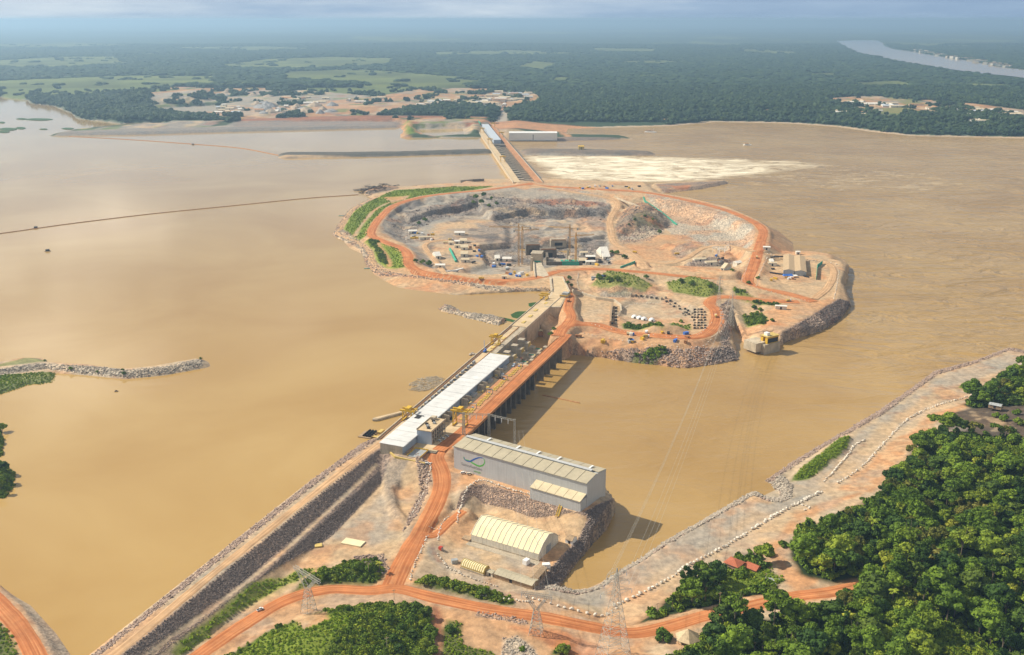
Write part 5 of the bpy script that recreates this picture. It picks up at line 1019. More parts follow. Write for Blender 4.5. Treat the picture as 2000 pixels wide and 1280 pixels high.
# office block with open galleries
ob = empty('office_block', D2(10, -50.5, 8.95), DRZ - R(1.6)); tag(ob, 'three storey raw concrete office block with open galleries beside the powerhouse', 'building')
part('core', M_WALLB, ob, (0.5, 31.5, 5, 15, 0, 13.2)); part('end_wall', M_WALLB, ob, (-0.4, 0.3, -0.2, 15.2, 0, 13.0))
for z in (4.2, 8.4, 12.8): part('floor_slab', M_CONC, ob, (0.4, 32, -0.6, 4.9, z, z + 0.5))
part('roof', M_TANS, ob, (-0.6, 32.4, -0.9, 15.4, 13.35, 14.0)); part('parapet', M_CONCW, ob, (-0.6, 32.4, -0.9, -0.4, 14.02, 15.0), (-0.6, 32.4, 15.0, 15.4, 14.02, 15.0))
col = part('column', M_CONC, ob, (-0.4, 0.4, -0.5, 0.2, 0, 13.3)); col.location = (1, 0, 0); copies(ob, col, [(1 + 5 * i, 0, 0) for i in range(1, 7)])
win = part('window', M_GLASS, ob, (-1.5, 1.5, 4.8, 4.98, 1, 3)); win.location = (3.5, 0, 0); copies(ob, win, [(3.5 + 5 * i, 0, 4.2 * k) for k in range(3) for i in range(6) if i or k])
for i in range(6): part('roof_unit', M_GREY if i % 2 else M_DARK, ob, (4 + i * 4.4, 6.5 + i * 4.4, 4 + (i % 3) * 3, 6.5 + (i % 3) * 3, 14.02, 15.6))
part('stair_tower', M_CONCW, ob, (26, 31, 8, 13, 14.02, 17))
# concrete retaining wall where the embankment meets the powerhouse
rw = MB(); a, b, c_ = PV(745, 868, 9), PV(772, 893, 9), PV(830, 906, 8)
for p, q in ((a, b), (b, c_)):
    d = (q - p).normalized(); n = Vector((-d.y, d.x, 0)) * 0.7; zt0, zt1 = p.z + 0.9, q.z + 0.9
    rw.hexa([(p.x - n.x, p.y - n.y, -8), (q.x - n.x, q.y - n.y, -8), (q.x + n.x, q.y + n.y, -8), (p.x + n.x, p.y + n.y, -8)], [(p.x - n.x, p.y - n.y, zt0), (q.x - n.x, q.y - n.y, zt1), (q.x + n.x, q.y + n.y, zt1), (p.x + n.x, p.y + n.y, zt0)])
tag(rw.build('retaining_wall', M_YELD), 'ochre retaining wall between the dark embankment and the powerhouse', 'wall')
fp = empty('fenced_pad', D2(-14, -48, 8.9), DRZ - R(1.6)); tag(fp, 'grey concrete pad with yellow railings at the end of the powerhouse', 'platform')
part('pad', M_GREY, fp, (-8, 10, -6, 8, 0, 0.5))
for b in ((-8, 10, -6, -5.7, 0.5, 1.8), (-8, 10, 7.7, 8, 0.5, 1.8), (9.7, 10, -5.6, 7.6, 0.5, 1.8)): part('railing', M_YEL, fp, b)

# ---- gantry cranes
def gantry(name, loc, rz, span, h, length, label, m=M_YEL, group=None, hoist=True):
    o = empty(name, loc, rz); tag(o, label, 'gantry crane', group); t = 0.9
    for sx in (-1, 1):
        for sy in (-1, 1):
            mb = MB(); mb.bar((sx * length / 2, sy * span / 2, 0), (sx * length / 2 * 0.7, sy * span / 2, h), t); mb.build('leg', m, o)
        
    for sy in (-1, 1):
        part('sill_beam', m, o, (-length / 2 - 0.8, length / 2 + 0.8, sy * span / 2 - 0.6, sy * span / 2 + 0.6, 0.1, 1.2)); mb = MB(); mb.bar((-length / 2 * 0.9, sy * span / 2, h * 0.25), (length / 2 * 0.75, sy * span / 2, h * 0.8), 0.45); mb.bar((length / 2 * 0.9, sy * span / 2, h * 0.25), (-length / 2 * 0.75, sy * span / 2, h * 0.8), 0.45); mb.build('brace', m, o)
    for sx in (-1, 1): part('girder', m, o, (sx * length * 0.33 - 0.8, sx * length * 0.33 + 0.8, -span / 2 - 3, span / 2 + 3, h, h + 1.8))
    if hoist: part('trolley', m, o, (-length * 0.4, length * 0.4, -2.5, 2, h + 1.85, h + 4)); part('cabin', M_WHITE, o, (length * 0.36, length * 0.36 + 2, span / 2 - 3, span / 2, h - 2.6, h - 0.1)); part('walkway', m, o, (-length * 0.45, length * 0.45, -span / 2 - 3.6, -span / 2 - 3.1, h + 0.9, h + 2.6))
    return o
gantry('gantry_crane', D2(64, -57, 9.4), DRZ - R(1.6), 12, 15, 9, 'tall yellow gantry crane on the deck beside the office block')
gantry('gantry_crane', D1(58, -4, 9.3), DRZ, 9.5, 10, 10, 'yellow gantry crane on the dam crest beside the white powerhouse roof')
gantry('gantry_crane', D1(318, -4, 9.3), DRZ, 9.5, 10, 8, 'yellow gantry crane on the crest above the unfinished concrete bays')
gantry('gantry_crane', D1(540, 1, 9.7), DRZ, 8, 6, 14, 'low yellow crane at the upstream edge of the wide crest block', hoist=False)
# blue mobile crane on the crest
o = empty('mobile_crane', D1(286, -1.5, 9.3), DRZ); tag(o, 'small blue mobile crane with raised pale boom on the crest', 'crane')
part('carrier', M_BLUE, o, (-3.5, 3.5, -1.3, 1.3, 0.9, 2.2)); part('cab', M_BLUE, o, (1.0, 3.2, -1.2, 1.2, 2.2, 3.6))
for sx in (-2.4, 0, 2.4):
    for sy in (-1.2, 1.2): MB().tube((sx, sy - 0.2, 0.6), (sx, sy + 0.2, 0.6), 0.6, 10).build('wheel', M_TYRE, o)
MB().bar((-1, 0, 2.4), (6, 3, 13), 0.7).build('boom', M_WALLB, o)
# ---- upper end of the dam: wide slab and ramp with its tower block
rm = empty('access_ramp', (0, 0, 0)); tag(rm, 'pale concrete ramp with parapets leading from the crest to the island pit', 'ramp')
quad = lambda pts, z0, z1, m, nm, par: quad_prism(MB(), pts, z0, z1).build(nm, m, par)
quad([(1062, 600), (1095, 600), (1113, 568), (1098, 540), (1078, 540), (1080, 566)], -20, 9.8, M_CONCW, 'slab', rm); quad([(1064, 598), (1094, 598), (1111, 568), (1097, 541), (1080, 541), (1082, 567)], 9.82, 10.1, M_TANS, 'surface', rm)
quad([(1044, 538), (1062, 541), (1072, 538), (1058, 516), (1060, 506), (1040, 505), (1042, 520)], -10, 9.6, M_CONCW, 'ramp_slab', rm)
quad([(1044, 538), (1046, 539), (1043, 506), (1041, 506)], 9.65, 12, M_CONCW, 'parapet', rm); quad([(1076, 567), (1079, 568), (1077, 541), (1073, 541)], 9.5, 12, M_CONCW, 'parapet', rm); quad([(1111, 570), (1114, 569), (1100, 540), (1097, 540)], 10.15, 12, M_CONCW, 'parapet', rm)
tb = empty('intake_tower', PV(1049, 512, 8), DRZ + 0.15); tag(tb, 'tall pale concrete tower block with a green opening at the end of the ramp', 'tower')
part('shaft', M_CONCW, tb, (-8, 14, -8, 9, -24, 15)); part('cap', M_CONC, tb, (-9, 15, -9, 10, 15.05, 16.5)); part('opening', M_GREEN, tb, (-8.4, -8.05, -7, 4, -4, 4)); part('side_wall', M_CONCW, tb, (-14, -8.5, 5.5, 9, -20, 10))
kb = empty('control_cabin', PV(1101, 578, 9.6), DRZ); tag(kb, 'grey flat roofed cabin with yellow rails on the downstream edge of the crest block', 'cabin')
part('wall', M_CONC, kb, (-11, 6, -9, 3, -16, 3)); part('roof', M_GREY, kb, (-5, 4, -8, 1, 3.05, 5.5)); part('rail', M_YEL, kb, (-11, 6, -9.3, -9.02, 2.5, 4.2)); part('rail', M_YEL, kb, (-11.3, -11.02, -9, 3, 2.5, 4.2))

r = random.Random(77)
for i in range(34):
    sx = r.uniform(64, 256) if i < 20 else r.uniform(266, 368); ty = r.uniform(-46, -38) if i < 20 else r.uniform(-48, -22); zz = 8.96 if i < 20 else -7.9
    mm, nm = r.choice([(M_GREY, 'grey'), (M_WALLB, 'pale blue'), (M_REDP, 'red'), (M_YELD, 'ochre'), (M_WOOD, 'wooden'), (M_DARK, 'dark')]); L, W, H = r.uniform(2, 5), r.uniform(1.6, 3), r.uniform(1.2, 3.2)
    o = empty('equipment_crate', D2(sx, ty, zz), DRZ + r.uniform(-.4, .4)); where = 'beside the powerhouse wall' if i < 20 else 'between the unfinished bays'; tag(o, f'{nm} equipment crate standing {where}', 'crate', f'equipment crates {where}')
    part('body', mm, o, (-L / 2, L / 2, -W / 2, W / 2, 0, H)); part('lid', mm, o, (-L / 2 - .1, L / 2 + .1, -W / 2 - .1, W / 2 + .1, H + .01, H + .2))

# ================================================================ yards, houses and lines of the near bank
# ---- the long grey hall with the emblem
o_, rz_, L_ = px_frame((887, 915), (1146, 992), 4); W_, HE, HR = 33.0, 22.5, 25.0
wb = empty('assembly_hall', o_, rz_); tag(wb, 'long grey metal hall with a green and blue ribbon emblem on its side', 'hall')
part('wall', M_WALLG, wb, (0, L_, 0, 0.5, -3, HE), (0, L_, W_ - 0.5, W_, -20, HE))
g = MB(); yr = W_ * 0.55
for x in (0.01, L_ - 0.41):
    pr = [(0.52, -3), (W_ - 0.52, -3), (W_ - 0.52, HE), (yr, HR), (0.52, HE)]
    g.add([(x, y, z) for y, z in pr] + [(x + 0.4, y, z) for y, z in pr], [(0, 1, 2, 3, 4), (9, 8, 7, 6, 5)] + [(i, (i + 1) % 5, 5 + (i + 1) % 5, 5 + i) for i in range(5)])
g.build('gable_wall', M_WALLG, wb)
NP = 13; pw = L_ / NP
for nm, y0, y1, z0, z1 in (('roof_panel', -0.9, yr - 1.6, HE - 0.1, HR - 0.1), ('roof_panel', yr + 1.6, W_ + 0.9, HR - 0.1, HE - 0.1)):
    m = MB(); e = 0.28; m.hexa([(e, y0, z0), (pw - e, y0, z0), (pw - e, y1, z1), (e, y1, z1)], [(e, y0, z0 + 0.45), (pw - e, y0, z0 + 0.45), (pw - e, y1, z1 + 0.45), (e, y1, z1 + 0.45)])
    q = m.build(nm, M_ROOFT, wb); copies(wb, q, [(pw * i, 0, 0) for i in range(1, NP)])
part('roof_underlay', M_DARK, wb, (0.5, L_ - 0.5, 0.5, yr - 2, HE - 0.6, HE - 0.3)) if False else None
m = MB(); m.hexa([(0, -0.5, HE - 0.3), (L_, -0.5, HE - 0.3), (L_, yr, HR - 0.3), (0, yr, HR - 0.3)], [(0, -0.5, HE - 0.15), (L_, -0.5, HE - 0.15), (L_, yr, HR - 0.15), (0, yr, HR - 0.15)])
m.hexa([(0, yr, HR - 0.3), (L_, yr, HR - 0.3), (L_, W_ + 0.5, HE - 0.3), (0, W_ + 0.5, HE - 0.3)], [(0, yr, HR - 0.15), (L_, yr, HR - 0.15), (L_, W_ + 0.5, HE - 0.15), (0, W_ + 0.5, HE - 0.15)]); m.build('roof_deck', M_VENT, wb)
rv = part('ridge_vent', M_VENT, wb, (2, L_ - 6, yr - 1.3, yr + 1.3, HR, HR + 1.3)); part('vent_cap', M_WALLG, rv, (1.5, L_ - 5.5, yr - 1.8, yr + 1.8, HR + 1.32, HR + 1.6))
for i in (2, 5, 7, 9, 12): part('roof_light', M_WHITE, wb, (pw * i - 0.8, pw * i + 0.8, yr + 2, W_ - 4, HR - 0.3, HR + 0.35)) 
# emblem: two crossing ribbons
def ribbon(pts, w, m, nm, dz):
    ln = spline(np.array([(a, 0, b) for a, b in pts], float), 0.5); d = np.gradient(ln, axis=0); d /= np.linalg.norm(d, axis=1)[:, None]; t = np.linspace(0, 1, len(ln)); hw = w * (0.35 + 0.65 * np.sin(math.pi * np.clip(t, 0.02, 0.98)))[:, None] / 2
    nx = np.stack([d[:, 2], 0 * t, -d[:, 0]], 1); a = ln + nx * hw; b = ln - nx * hw; n = len(ln); v = np.empty((2 * n, 3)); v[0::2] = a; v[1::2] = b; v[:, 1] = -0.06 - dz
    f = np.array([(2 * i, 2 * i + 1, 2 * i + 3, 2 * i + 2) for i in range(n - 1)]); return link(nm, np_mesh(nm, v, f, smooth=False), m, wb)
M_LG = mat('emblem_green', (0.10, 0.42, 0.06), 0.6, var=0.03); M_LB = mat('emblem_blue', (0.04, 0.12, 0.42), 0.6, var=0.03); M_INK = mat('emblem_grey', (0.22, 0.22, 0.22), 0.6, var=0.03)
ribbon([(11.5, 14.2), (13.2, 11.6), (18, 11.6), (23, 15.0), (28.5, 18.0), (33, 18.8)], 1.4, M_LB, 'emblem_ribbon', 0.03); ribbon([(11.2, 14.6), (12.0, 12.2), (17, 12.0), (22, 10.6), (28, 9.6), (33, 12.0), (34.6, 15.6), (33.6, 18.6)], 1.5, M_LG, 'emblem_ribbon', 0.0)
def lettering(txt, size, loc, m, nm):
    cu = bpy.data.curves.new(nm, 'FONT'); cu.body = txt; cu.size = size; cu.extrude = 0.03; cu.align_x = 'LEFT'; t = bpy.data.objects.new(nm, cu); COL.objects.link(t)
    me = bpy.data.meshes.new_from_object(t.evaluated_get(bpy.context.evaluated_depsgraph_get())); bpy.data.objects.remove(t); me.transform(Matrix.Rotation(math.pi / 2, 4, 'X'))
    me.materials.clear(); q = link(nm, me, m, wb); q.location = loc; return q
bpy.context.view_layer.update()
lettering('SantoAntônio', 4.2, (8.2, -0.06, 5.6), M_INK, 'lettering'); lettering('energia', 2.6, (22.5, -0.06, 2.6), M_LG, 'lettering')
# annex
ao, arz, aL = px_frame((1035, 971), (1136, 1001), 4); an = empty('annex', (0, 0, 0)); an.parent = wb
inv = (Matrix.Translation(o_) @ Matrix.Rotation(rz_, 4, 'Z')).inverted(); q0 = inv @ ao; q1 = inv @ PV(1136, 1001, 4); ax0, ax1, ay = q0.x, min(q1.x, L_ - 0.5), min(q0.y, q1.y)
part('wall', M_WALLG, an, (ax0, ax1, ay, ay + 0.5, -6, 9.5), (ax0, ax0 + 0.4, ay + 0.52, -0.02, -6, 10), (ax1 - 0.4, ax1, ay + 0.52, -0.02, -6, 10))
n5 = 6; aw = (ax1 - ax0) / n5; m = MB(); m.hexa([(0.2, ay - 0.7, 9.4), (aw - 0.2, ay - 0.7, 9.4), (aw - 0.2, -0.03, 12.3), (0.2, -0.03, 12.3)], [(0.2, ay - 0.7, 9.9), (aw - 0.2, ay - 0.7, 9.9), (aw - 0.2, -0.03, 12.8), (0.2, -0.03, 12.8)])
M_ROOFC = mat('cream_sheet_roof', (0.62, 0.52, 0.34), 0.6, var=0.1, scale=0.15); q = m.build('roof_panel', M_ROOFC, an); q.location = (ax0, 0, 0); copies(an, q, [(ax0 + aw * i, 0, 0) for i in range(1, n5)])
m = MB(); m.hexa([(ax0, ay - 0.3, 9.1), (ax1, ay - 0.3, 9.1), (ax1, -0.04, 12.0), (ax0, -0.04, 12.0)], [(ax0, ay - 0.3, 9.35), (ax1, ay - 0.3, 9.35), (ax1, -0.04, 12.2), (ax0, -0.04, 12.2)]); m.build('roof_deck', M_VENT, an)
# yellow stair down the stone slope
sa, sb = G(1096, 988, 4), G(1088, 1012, -8); st = empty('slope_stair', (0, 0, 0)); tag(st, 'yellow steel stair down the stone slope below the grey hall', 'stair')
MB().bar(sa + Vector((-1.2, 0, 1.4)), sb + Vector((-1.2, 0, 1.4)), 0.4, 0.8).build('stringer', M_YEL, st); MB().bar(sa + Vector((1.2, 0, 1.4)), sb + Vector((1.2, 0, 1.4)), 0.4, 0.8).build('stringer', M_YEL, st)
m = MB()
for i in range(14): c = sa.lerp(sb, (i + .5) / 14); m.box((c.x, c.y, c.z + 1.3), (2.0, 0.7, 0.15))
m.build('tread', M_YELD, st); part('landing', M_WHITE, st, (sa.x - 1.8, sa.x + 1.8, sa.y - 0.5, sa.y + 2.5, sa.z + 0.9, sa.z + 1.2))

# ---- canvas halls
def canvas_hall(name, p0, p1, z, width, eave, ridge, label, nrib, m_roof, m_wall, knee=0.62, door=True):
    o, rz, L = px_frame(p0, p1, z); h = empty(name, o, rz); tag(h, label, 'tent')
    prof = [(0, eave), (width * 0.22, eave + (ridge - eave) * knee), (width * 0.5, ridge), (width * 0.78, eave + (ridge - eave) * knee), (width, eave)]
    part('side_wall', m_wall, h, (0.2, L - 0.2, 0, 0.3, -1, eave)); part('side_wall', m_wall, h, (0.2, L - 0.2, width - 0.3, width, -1, eave))
    step = L / nrib; m = MB(); e = 0.10
    for (a, b) in zip(prof[:-1], prof[1:]):
        m.hexa([(e, a[0], a[1] - 0.3), (step - e, a[0], a[1] - 0.3), (step - e, b[0], b[1] - 0.3), (e, b[0], b[1] - 0.3)], [(e, a[0], a[1]), (step - e, a[0], a[1]), (step - e, b[0], b[1]), (e, b[0], b[1])])
    q = m.build('canvas_panel', m_roof, h); copies(h, q, [(step * i, 0, 0) for i in range(1, nrib)])
    r = MB()
    for (a, b) in zip(prof[:-1], prof[1:]): r.bar((0, a[0], a[1] + 0.05), (0, b[0], b[1] + 0.05), 0.45, 0.5)
    rb = r.build('rib', m_wall, h); rb.location = (0.0, 0, 0); copies(h, rb, [(step * i, 0, 0) for i in range(1, nrib + 1)])
    for x in (0.3, L - 0.3):
        v = [(x, y, zz - 0.35) for y, zz in prof] + [(x, width, -1), (x, 0, -1)]; w = [(x + 0.15, a[1], a[2]) for a in v]; n = len(v)
        g = MB(); g.add(v + w, [tuple(range(n)), tuple(range(2 * n - 1, n - 1, -1))] + [(i, (i + 1) % n, n + (i + 1) % n, n + i) for i in range(n)]); g.build('end_wall', m_wall, h)
    if door: part('door', M_GREY, h, (L - 0.12, L + 0.1, width * 0.38, width * 0.62, -0.5, eave * 1.05))
    part('plinth', M_CONC, h, (-0.5, L + 0.5, -0.5, -0.05, -1, 0.9))
    return h, L
tent, tL = canvas_hall('canvas_warehouse', (920, 1057), (1052, 1096), -9, 34, 6.0, 15.5, 'big cream canvas warehouse with white side walls in the fenced yard', 13, M_CREAM, M_CREAMW)
part('apron', M_CONC, tent, (-1, tL + 2, -7, -0.6, -1.0, 0.12)); part('lean_to', M_WOOD, tent, (-8, -0.4, -2, 4, -1, 1.6))
canvas_hall('canvas_shed', (900, 1109), (944, 1124), -8.5, 9, 2.2, 5.6, 'small rounded yellow canvas shed at the lower edge of the yard', 11, M_CREAM, M_YELD, 0.75, False)
def shed(name, p0, p1, z, depth, h0, h1, label, m_roof, m_wall, npan=6, cat='shed', group=None, over=0.6):
    """mono- or duo-pitch shed, roof of separate sheets"""
    o, rz, L = px_frame(p0, p1, z); s = empty(name, o, rz); tag(s, label, cat, group)
    part('wall', m_wall, s, (0, L, 0, 0.25, -1, h0), (0, L, depth - 0.25, depth, -1, h0), (0, 0.25, 0.26, depth - 0.26, -1, h0), (L - 0.25, L, 0.26, depth - 0.26, -1, h0))
    st = L / npan
    for (y0, y1, a, b) in ((-over, depth / 2, h0, h1), (depth / 2, depth + over, h1, h0)):
        m = MB(); m.hexa([(0.05, y0, a + 0.02), (st - 0.05, y0, a + 0.02), (st - 0.05, y1, b + 0.02), (0.05, y1, b + 0.02)], [(0.05, y0, a + 0.3), (st - 0.05, y0, a + 0.3), (st - 0.05, y1, b + 0.3), (0.05, y1, b + 0.3)])
        q = m.build('roof_sheet', m_roof, s); copies(s, q, [(st * i, 0, 0) for i in range(1, npan)])
    for x in (0.02, L - 0.22):
        m = MB(); m.add([(x, 0, h0), (x, depth, h0), (x, depth / 2, h1), (x + .2, 0, h0), (x + .2, depth, h0), (x + .2, depth / 2, h1)], [(0, 1, 2), (5, 4, 3), (0, 1, 4, 3), (1, 2, 5, 4), (2, 0, 3, 5)]); m.build('gable', m_wall, s)
    part('door', M_DARK, s, (L * 0.4, L * 0.4 + min(2.4, L * .3), -0.06, -0.01, -0.3, h0 * 0.8))
    return s
shed('open_shed', (965, 1128), (1040, 1152), -8.5, 9, 3.2, 4.6, 'long low tan roofed shed at the water end of the yard', M_ROOFT, M_WOOD, 10)
shed('open_shed', (1046, 1142), (1068, 1116), -8.8, 8, 3.2, 4.2, 'short brown roofed shed at right angles to the long yard shed', M_WOOD, M_WOOD, 6)
shed('site_hut', (950, 1122), (962, 1127), -8.5, 4, 2.6, 3.2, 'tiny tan hut between the rounded canvas shed and long shed', M_ROOFT, M_CREAMW, 2)
shed('gate_house', (1104, 1060), (1118, 1064), -8.8, 8, 3.0, 5.0, 'small brown roofed gatehouse with white walls beside the canvas warehouse shadow', M_WOOD, M_WHITE, 4, 'hut')
shed('pump_house', (940, 970), (952, 973), -8.5, 6, 2.8, 3.4, 'small ruined concrete hut at the foot of the stone slope', M_CONC, M_CONC, 2, 'hut')
shed('pump_house', (988, 988), (1004, 993), -8.8, 6, 2.6, 3.2, 'dark flat store below the stone slope beside the canvas warehouse', M_WOOD, M_DARK, 2, 'hut')
def container(px, py, z, rz, label, m, L=6.1, W=2.5, H=2.6, group=None):
    p = G(px, py, z); o = empty('container', p, rz); tag(o, label, 'container', group)
    part('body', m, o, (-L / 2, L / 2, -W / 2, W / 2, 0.15, H)); part('roof', m, o, (-L / 2 + 0.1, L / 2 - 0.1, -W / 2 + 0.1, W / 2 - 0.1, H + 0.01, H + 0.12))
    part('door', M_GREY, o, (L / 2 + 0.005, L / 2 + 0.06, -W / 2 + 0.15, W / 2 - 0.15, 0.3, H - 0.15)); part('skid', M_DARK, o, (-L / 2 + .2, L / 2 - .2, -W / 2 + .2, -W / 2 + .5, -0.1, 0.14), (-L / 2 + .2, L / 2 - .2, W / 2 - .5, W / 2 - .2, -0.1, 0.14)); return o
container(1028, 1102, -9, 0.9, 'white container standing alone in the yard beside the canvas warehouse', M_WHITE, 5, 4, 4)
container(1067, 1109, -9, 0.1, 'white cabin at the water corner of the yard', M_WHITE, 6, 4, 3.4)
container(861, 1074, -8.5, -0.6, 'little red and white kiosk at the yard entrance', M_REDP, 3, 2.6, 2.6); container(888, 1100, -8.5, 0.3, 'small grey store beside the rounded canvas shed', M_GREY, 5, 3.5, 3)
container(690, 1061, -5, -0.35, 'pale flat slab of stacked boards on the gravel lot', M_CREAM, 18, 9, 0.9); container(622, 1067, -5, 0.3, 'small ochre tarpaulin pile near the embankment toe', M_YELD, 6, 5, 1.0)
container(908, 905, 9, rz_, 'dark skip with a yellow edge at the corner of the grey hall', M_DARK, 9, 4, 1.6) if False else None
# ---- the red roofed house and the round hut
o, rz, L = px_frame((1418, 1100), (1438, 1108), -6); hs = empty('tiled_house', G(1432, 1112, -6), rz); tag(hs, 'pink walled house with a red tiled hip roof among the trees', 'house')
M_PINK = mat('pink_render', (0.62, 0.38, 0.28), 0.8)
part('wall', M_PINK, hs, (-5, 6, -5, 5, -1, 6.2)); part('window', M_GLASS, hs, (-2, 0, -5.08, -5.01, 2, 3.6)); part('window', M_GLASS, hs, (2, 4, -5.08, -5.01, 2, 3.6)); part('window', M_GLASS, hs, (-5.08, -5.01, -2, 1, 3, 4.8)); part('balcony', M_WHITE, hs, (-7.5, -5.1, -4, 4, 2.4, 2.9))
m = MB(); m.add([(-6, -6, 6.3), (7, -6, 6.3), (7, 6, 6.3), (-6, 6, 6.3), (0.5, 0, 8.9)], [(3, 2, 1, 0), (0, 1, 4), (1, 2, 4), (2, 3, 4), (3, 0, 4)]); m.build('hip_roof', M_RED, hs)
w2 = empty('wing', (9, 8, 0)); w2.parent = hs; part('wall', M_PINK, w2, (-5, 8, -4, 4, -1, 3.6)); m = MB(); m.add([(-5.8, -4.8, 3.65), (8.8, -4.8, 3.65), (8.8, 4.8, 3.65), (-5.8, 4.8, 3.65), (-5.8, 0, 6.2), (8.8, 0, 6.2)], [(3, 2, 1, 0), (0, 1, 5, 4), (2, 3, 4, 5), (0, 4, 3), (1, 2, 5)]); m.build('tile_roof', M_RED, w2); part('terrace', M_TANS, hs, (-14, -7.6, -5, 4, -1.5, 0.6))
hut = empty('round_hut', G(1343, 1252, -4), 0.5); tag(hut, 'open hut with a tall straw coloured pyramid roof below the red dirt road', 'hut')
m = MB(); nseg = 6; rr = 9.0; base = [(rr * math.cos(2 * math.pi * i / nseg), rr * math.sin(2 * math.pi * i / nseg), 3.0) for i in range(nseg)]
for i in range(nseg):
    a, b = base[i], base[(i + 1) % nseg]; q = MB(); q.add([a, b, (0.02 * a[0], 0.02 * a[1], 9.2), (a[0], a[1], 2.7), (b[0], b[1], 2.7), (0.02 * a[0], 0.02 * a[1], 8.9)], [(0, 1, 2), (5, 4, 3), (0, 3, 4, 1), (1, 4, 5, 2), (2, 5, 3, 0)]); q.build('roof_face', M_THATCH, hut)
for i in range(nseg): MB().tube((base[i][0] * .85, base[i][1] * .85, -1), (base[i][0] * .85, base[i][1] * .85, 3.1), 0.2, 6).build('post', M_WOOD, hut)
part('floor', M_CONC, hut, (-6, 6, -6, 6, -0.6, 0.25))
tr = empty('round_terrace', G(1396, 1152, -7)); tag(tr, 'round tan garden terrace with a low wall among the trees', 'terrace')
m = MB(); m.prism([(7 * math.cos(i * .3927), 7 * math.sin(i * .3927)) for i in range(16)], -1, 0.5); m.build('paving', M_TANS, tr)
m = MB()
for i in range(12): a, b = i * .3927, (i + 1) * .3927; m.bar((7.2 * math.cos(a), 7.2 * math.sin(a), .6), (7.2 * math.cos(b), 7.2 * math.sin(b), .6), .4, 1.4)
m.build('low_wall', M_CONCW, tr)
gm = empty('lawn_deck', G(1514, 1136, -5), -0.2); tag(gm, 'grey boarded deck at the end of the garden lawn', 'deck')
for i in range(8): part('board', M_GREY, gm, (-7 + i * 1.75, -5.4 + i * 1.75, -4, 4, -0.4, 0.3))
# broken gazebo and sheds at the burnt clearing
for i, (px, py, s) in enumerate([(1945, 815, .9), (1960, 822, 1.1), (1985, 810, 1.0), (1975, 845, 1.0), (1868, 845, .8), (1925, 850, .7), (1990, 830, 1.2)]): tree(G(px, py, -3), 7, s, 'bushy tree standing on the burnt clearing', 'bushy trees on the burnt clearing', 'broadleaf_tree')
shed('farm_shed', (1930, 795), (1955, 800), -3, 8, 3, 4, 'grey roofed shed at the edge of the burnt clearing', M_VENT, M_WOOD, 5); shed('farm_shed', (1990, 1085), (2010, 1100), 6, 8, 3, 4.4, 'rusty roofed shed half hidden at the edge of the forest', M_RUST, M_CREAMW, 4)
# ---- trees that stand alone on the near bank
for px, py, z, k, s, lb in [(1500, 1085, -6, 7, 1.1, 'sparse lone tree on the red dirt clearing behind the house'), (1447, 1126, -6, 7, 1.3, 'large dark tree in front of the red roofed house'), (1530, 1068, -8, 7, 0.9, 'small tree at the mouth of the dirt clearing'), (1295, 1250, -6, 7, 1.35, 'dark bushy tree beside the pyramid roofed hut'), (725, 1115, -3, 7, 1.1, 'tallest bushy tree on the shrubby ridge beside the lot'), (700, 1112, -3, 7, 1.1, 'small tree on the shrubby ridge near the gravel lot'),
                            (945, 1160, -4, 7, 0.9, 'dark round tree at the end of the shrub belt by the yard'), (830, 1140, -4, 7, 0.9, 'spiky tree in the shrub belt beside the access road'), (880, 1235, -6, 7, 1.0, 'small tree on the red ground below the dirt road'), (1100, 1275, -8, 7, 1.1, 'round bushy tree between the two steel pylons'), (1020, 1270, -8, 7, 0.5, 'little shrub among the stones below the dirt road'), (950, 1030, -9, 6, 0.0, '')]:
    if s: tree(G(px, py, z) - Vector((0, 0, 0.5)), k, s, lb, None, 'broadleaf_tree')
for i, (px, py) in enumerate([(790, 1190), (815, 1195), (835, 1205), (800, 1215), (825, 1228), (785, 1232), (840, 1240), (805, 1250), (830, 1262), (770, 1255), (845, 1275), (815, 1285), (780, 1280), (745, 1290), (760, 1215)]):
    tree(G(px, py, 3) - Vector((0, 0, 0.5)), [7, 7, 2, 7, 0][i % 5], [0.95, 1.2, 0.42, 1.05, 0.4][i % 5], 'tree in the dense thicket on the knoll inside the road bend', 'thicket trees on the knoll')
for px, py, s, lb in [(742, 1118 - 0, 0.8, 'single palm on the island between the two road lanes'), (1740, 1200, 1.0, 'palm with yellow green fronds rising out of the forest'), (1960, 1125, 1.0, 'palm with yellow green fronds on the upper forest slope'), (1845, 1010, 1.0, 'palm crown standing among the upper forest trees'), (1560, 1225, 1.1, 'palm in the wood across the dirt road from the lawn'), (1650, 1250, 1.1, 'palm rising over the lower wood'), (1700, 1060, 1.1, 'palm at the middle of the wood behind the dirt clearing'), (1870, 1100, 1.2, 'tall palm above the dark crowns of the upper wood'), (1290, 1085, 0.0, '')]:
    if s: tree(G(px, py, 0) + Vector((0, 0, 9 if px > 1000 else 0)), 'palm', s, lb, None, 'palm_tree')
for i, (px, py) in enumerate([(5, 845), (8, 925), (-10, 950), (15, 945), (-20, 860), (2, 962)]): tree(G(px, py, 2) - Vector((0, 0, .5)), [0, 2, 1][i % 3], 0.6, 'tree on the small wooded point in the reservoir', 'trees on the wooded point')
for i, (px, py) in enumerate([(88, 706), (102, 706), (138, 722), (240, 724), (250, 719), (242, 732), (190, 728), (392, 702)]): tree(G(px, py, 3), 7, 0.4 + 0.08 * (i % 3), 'small bush growing on the stone breakwater', 'bushes on the stone breakwater', 'bush', cat='bush')

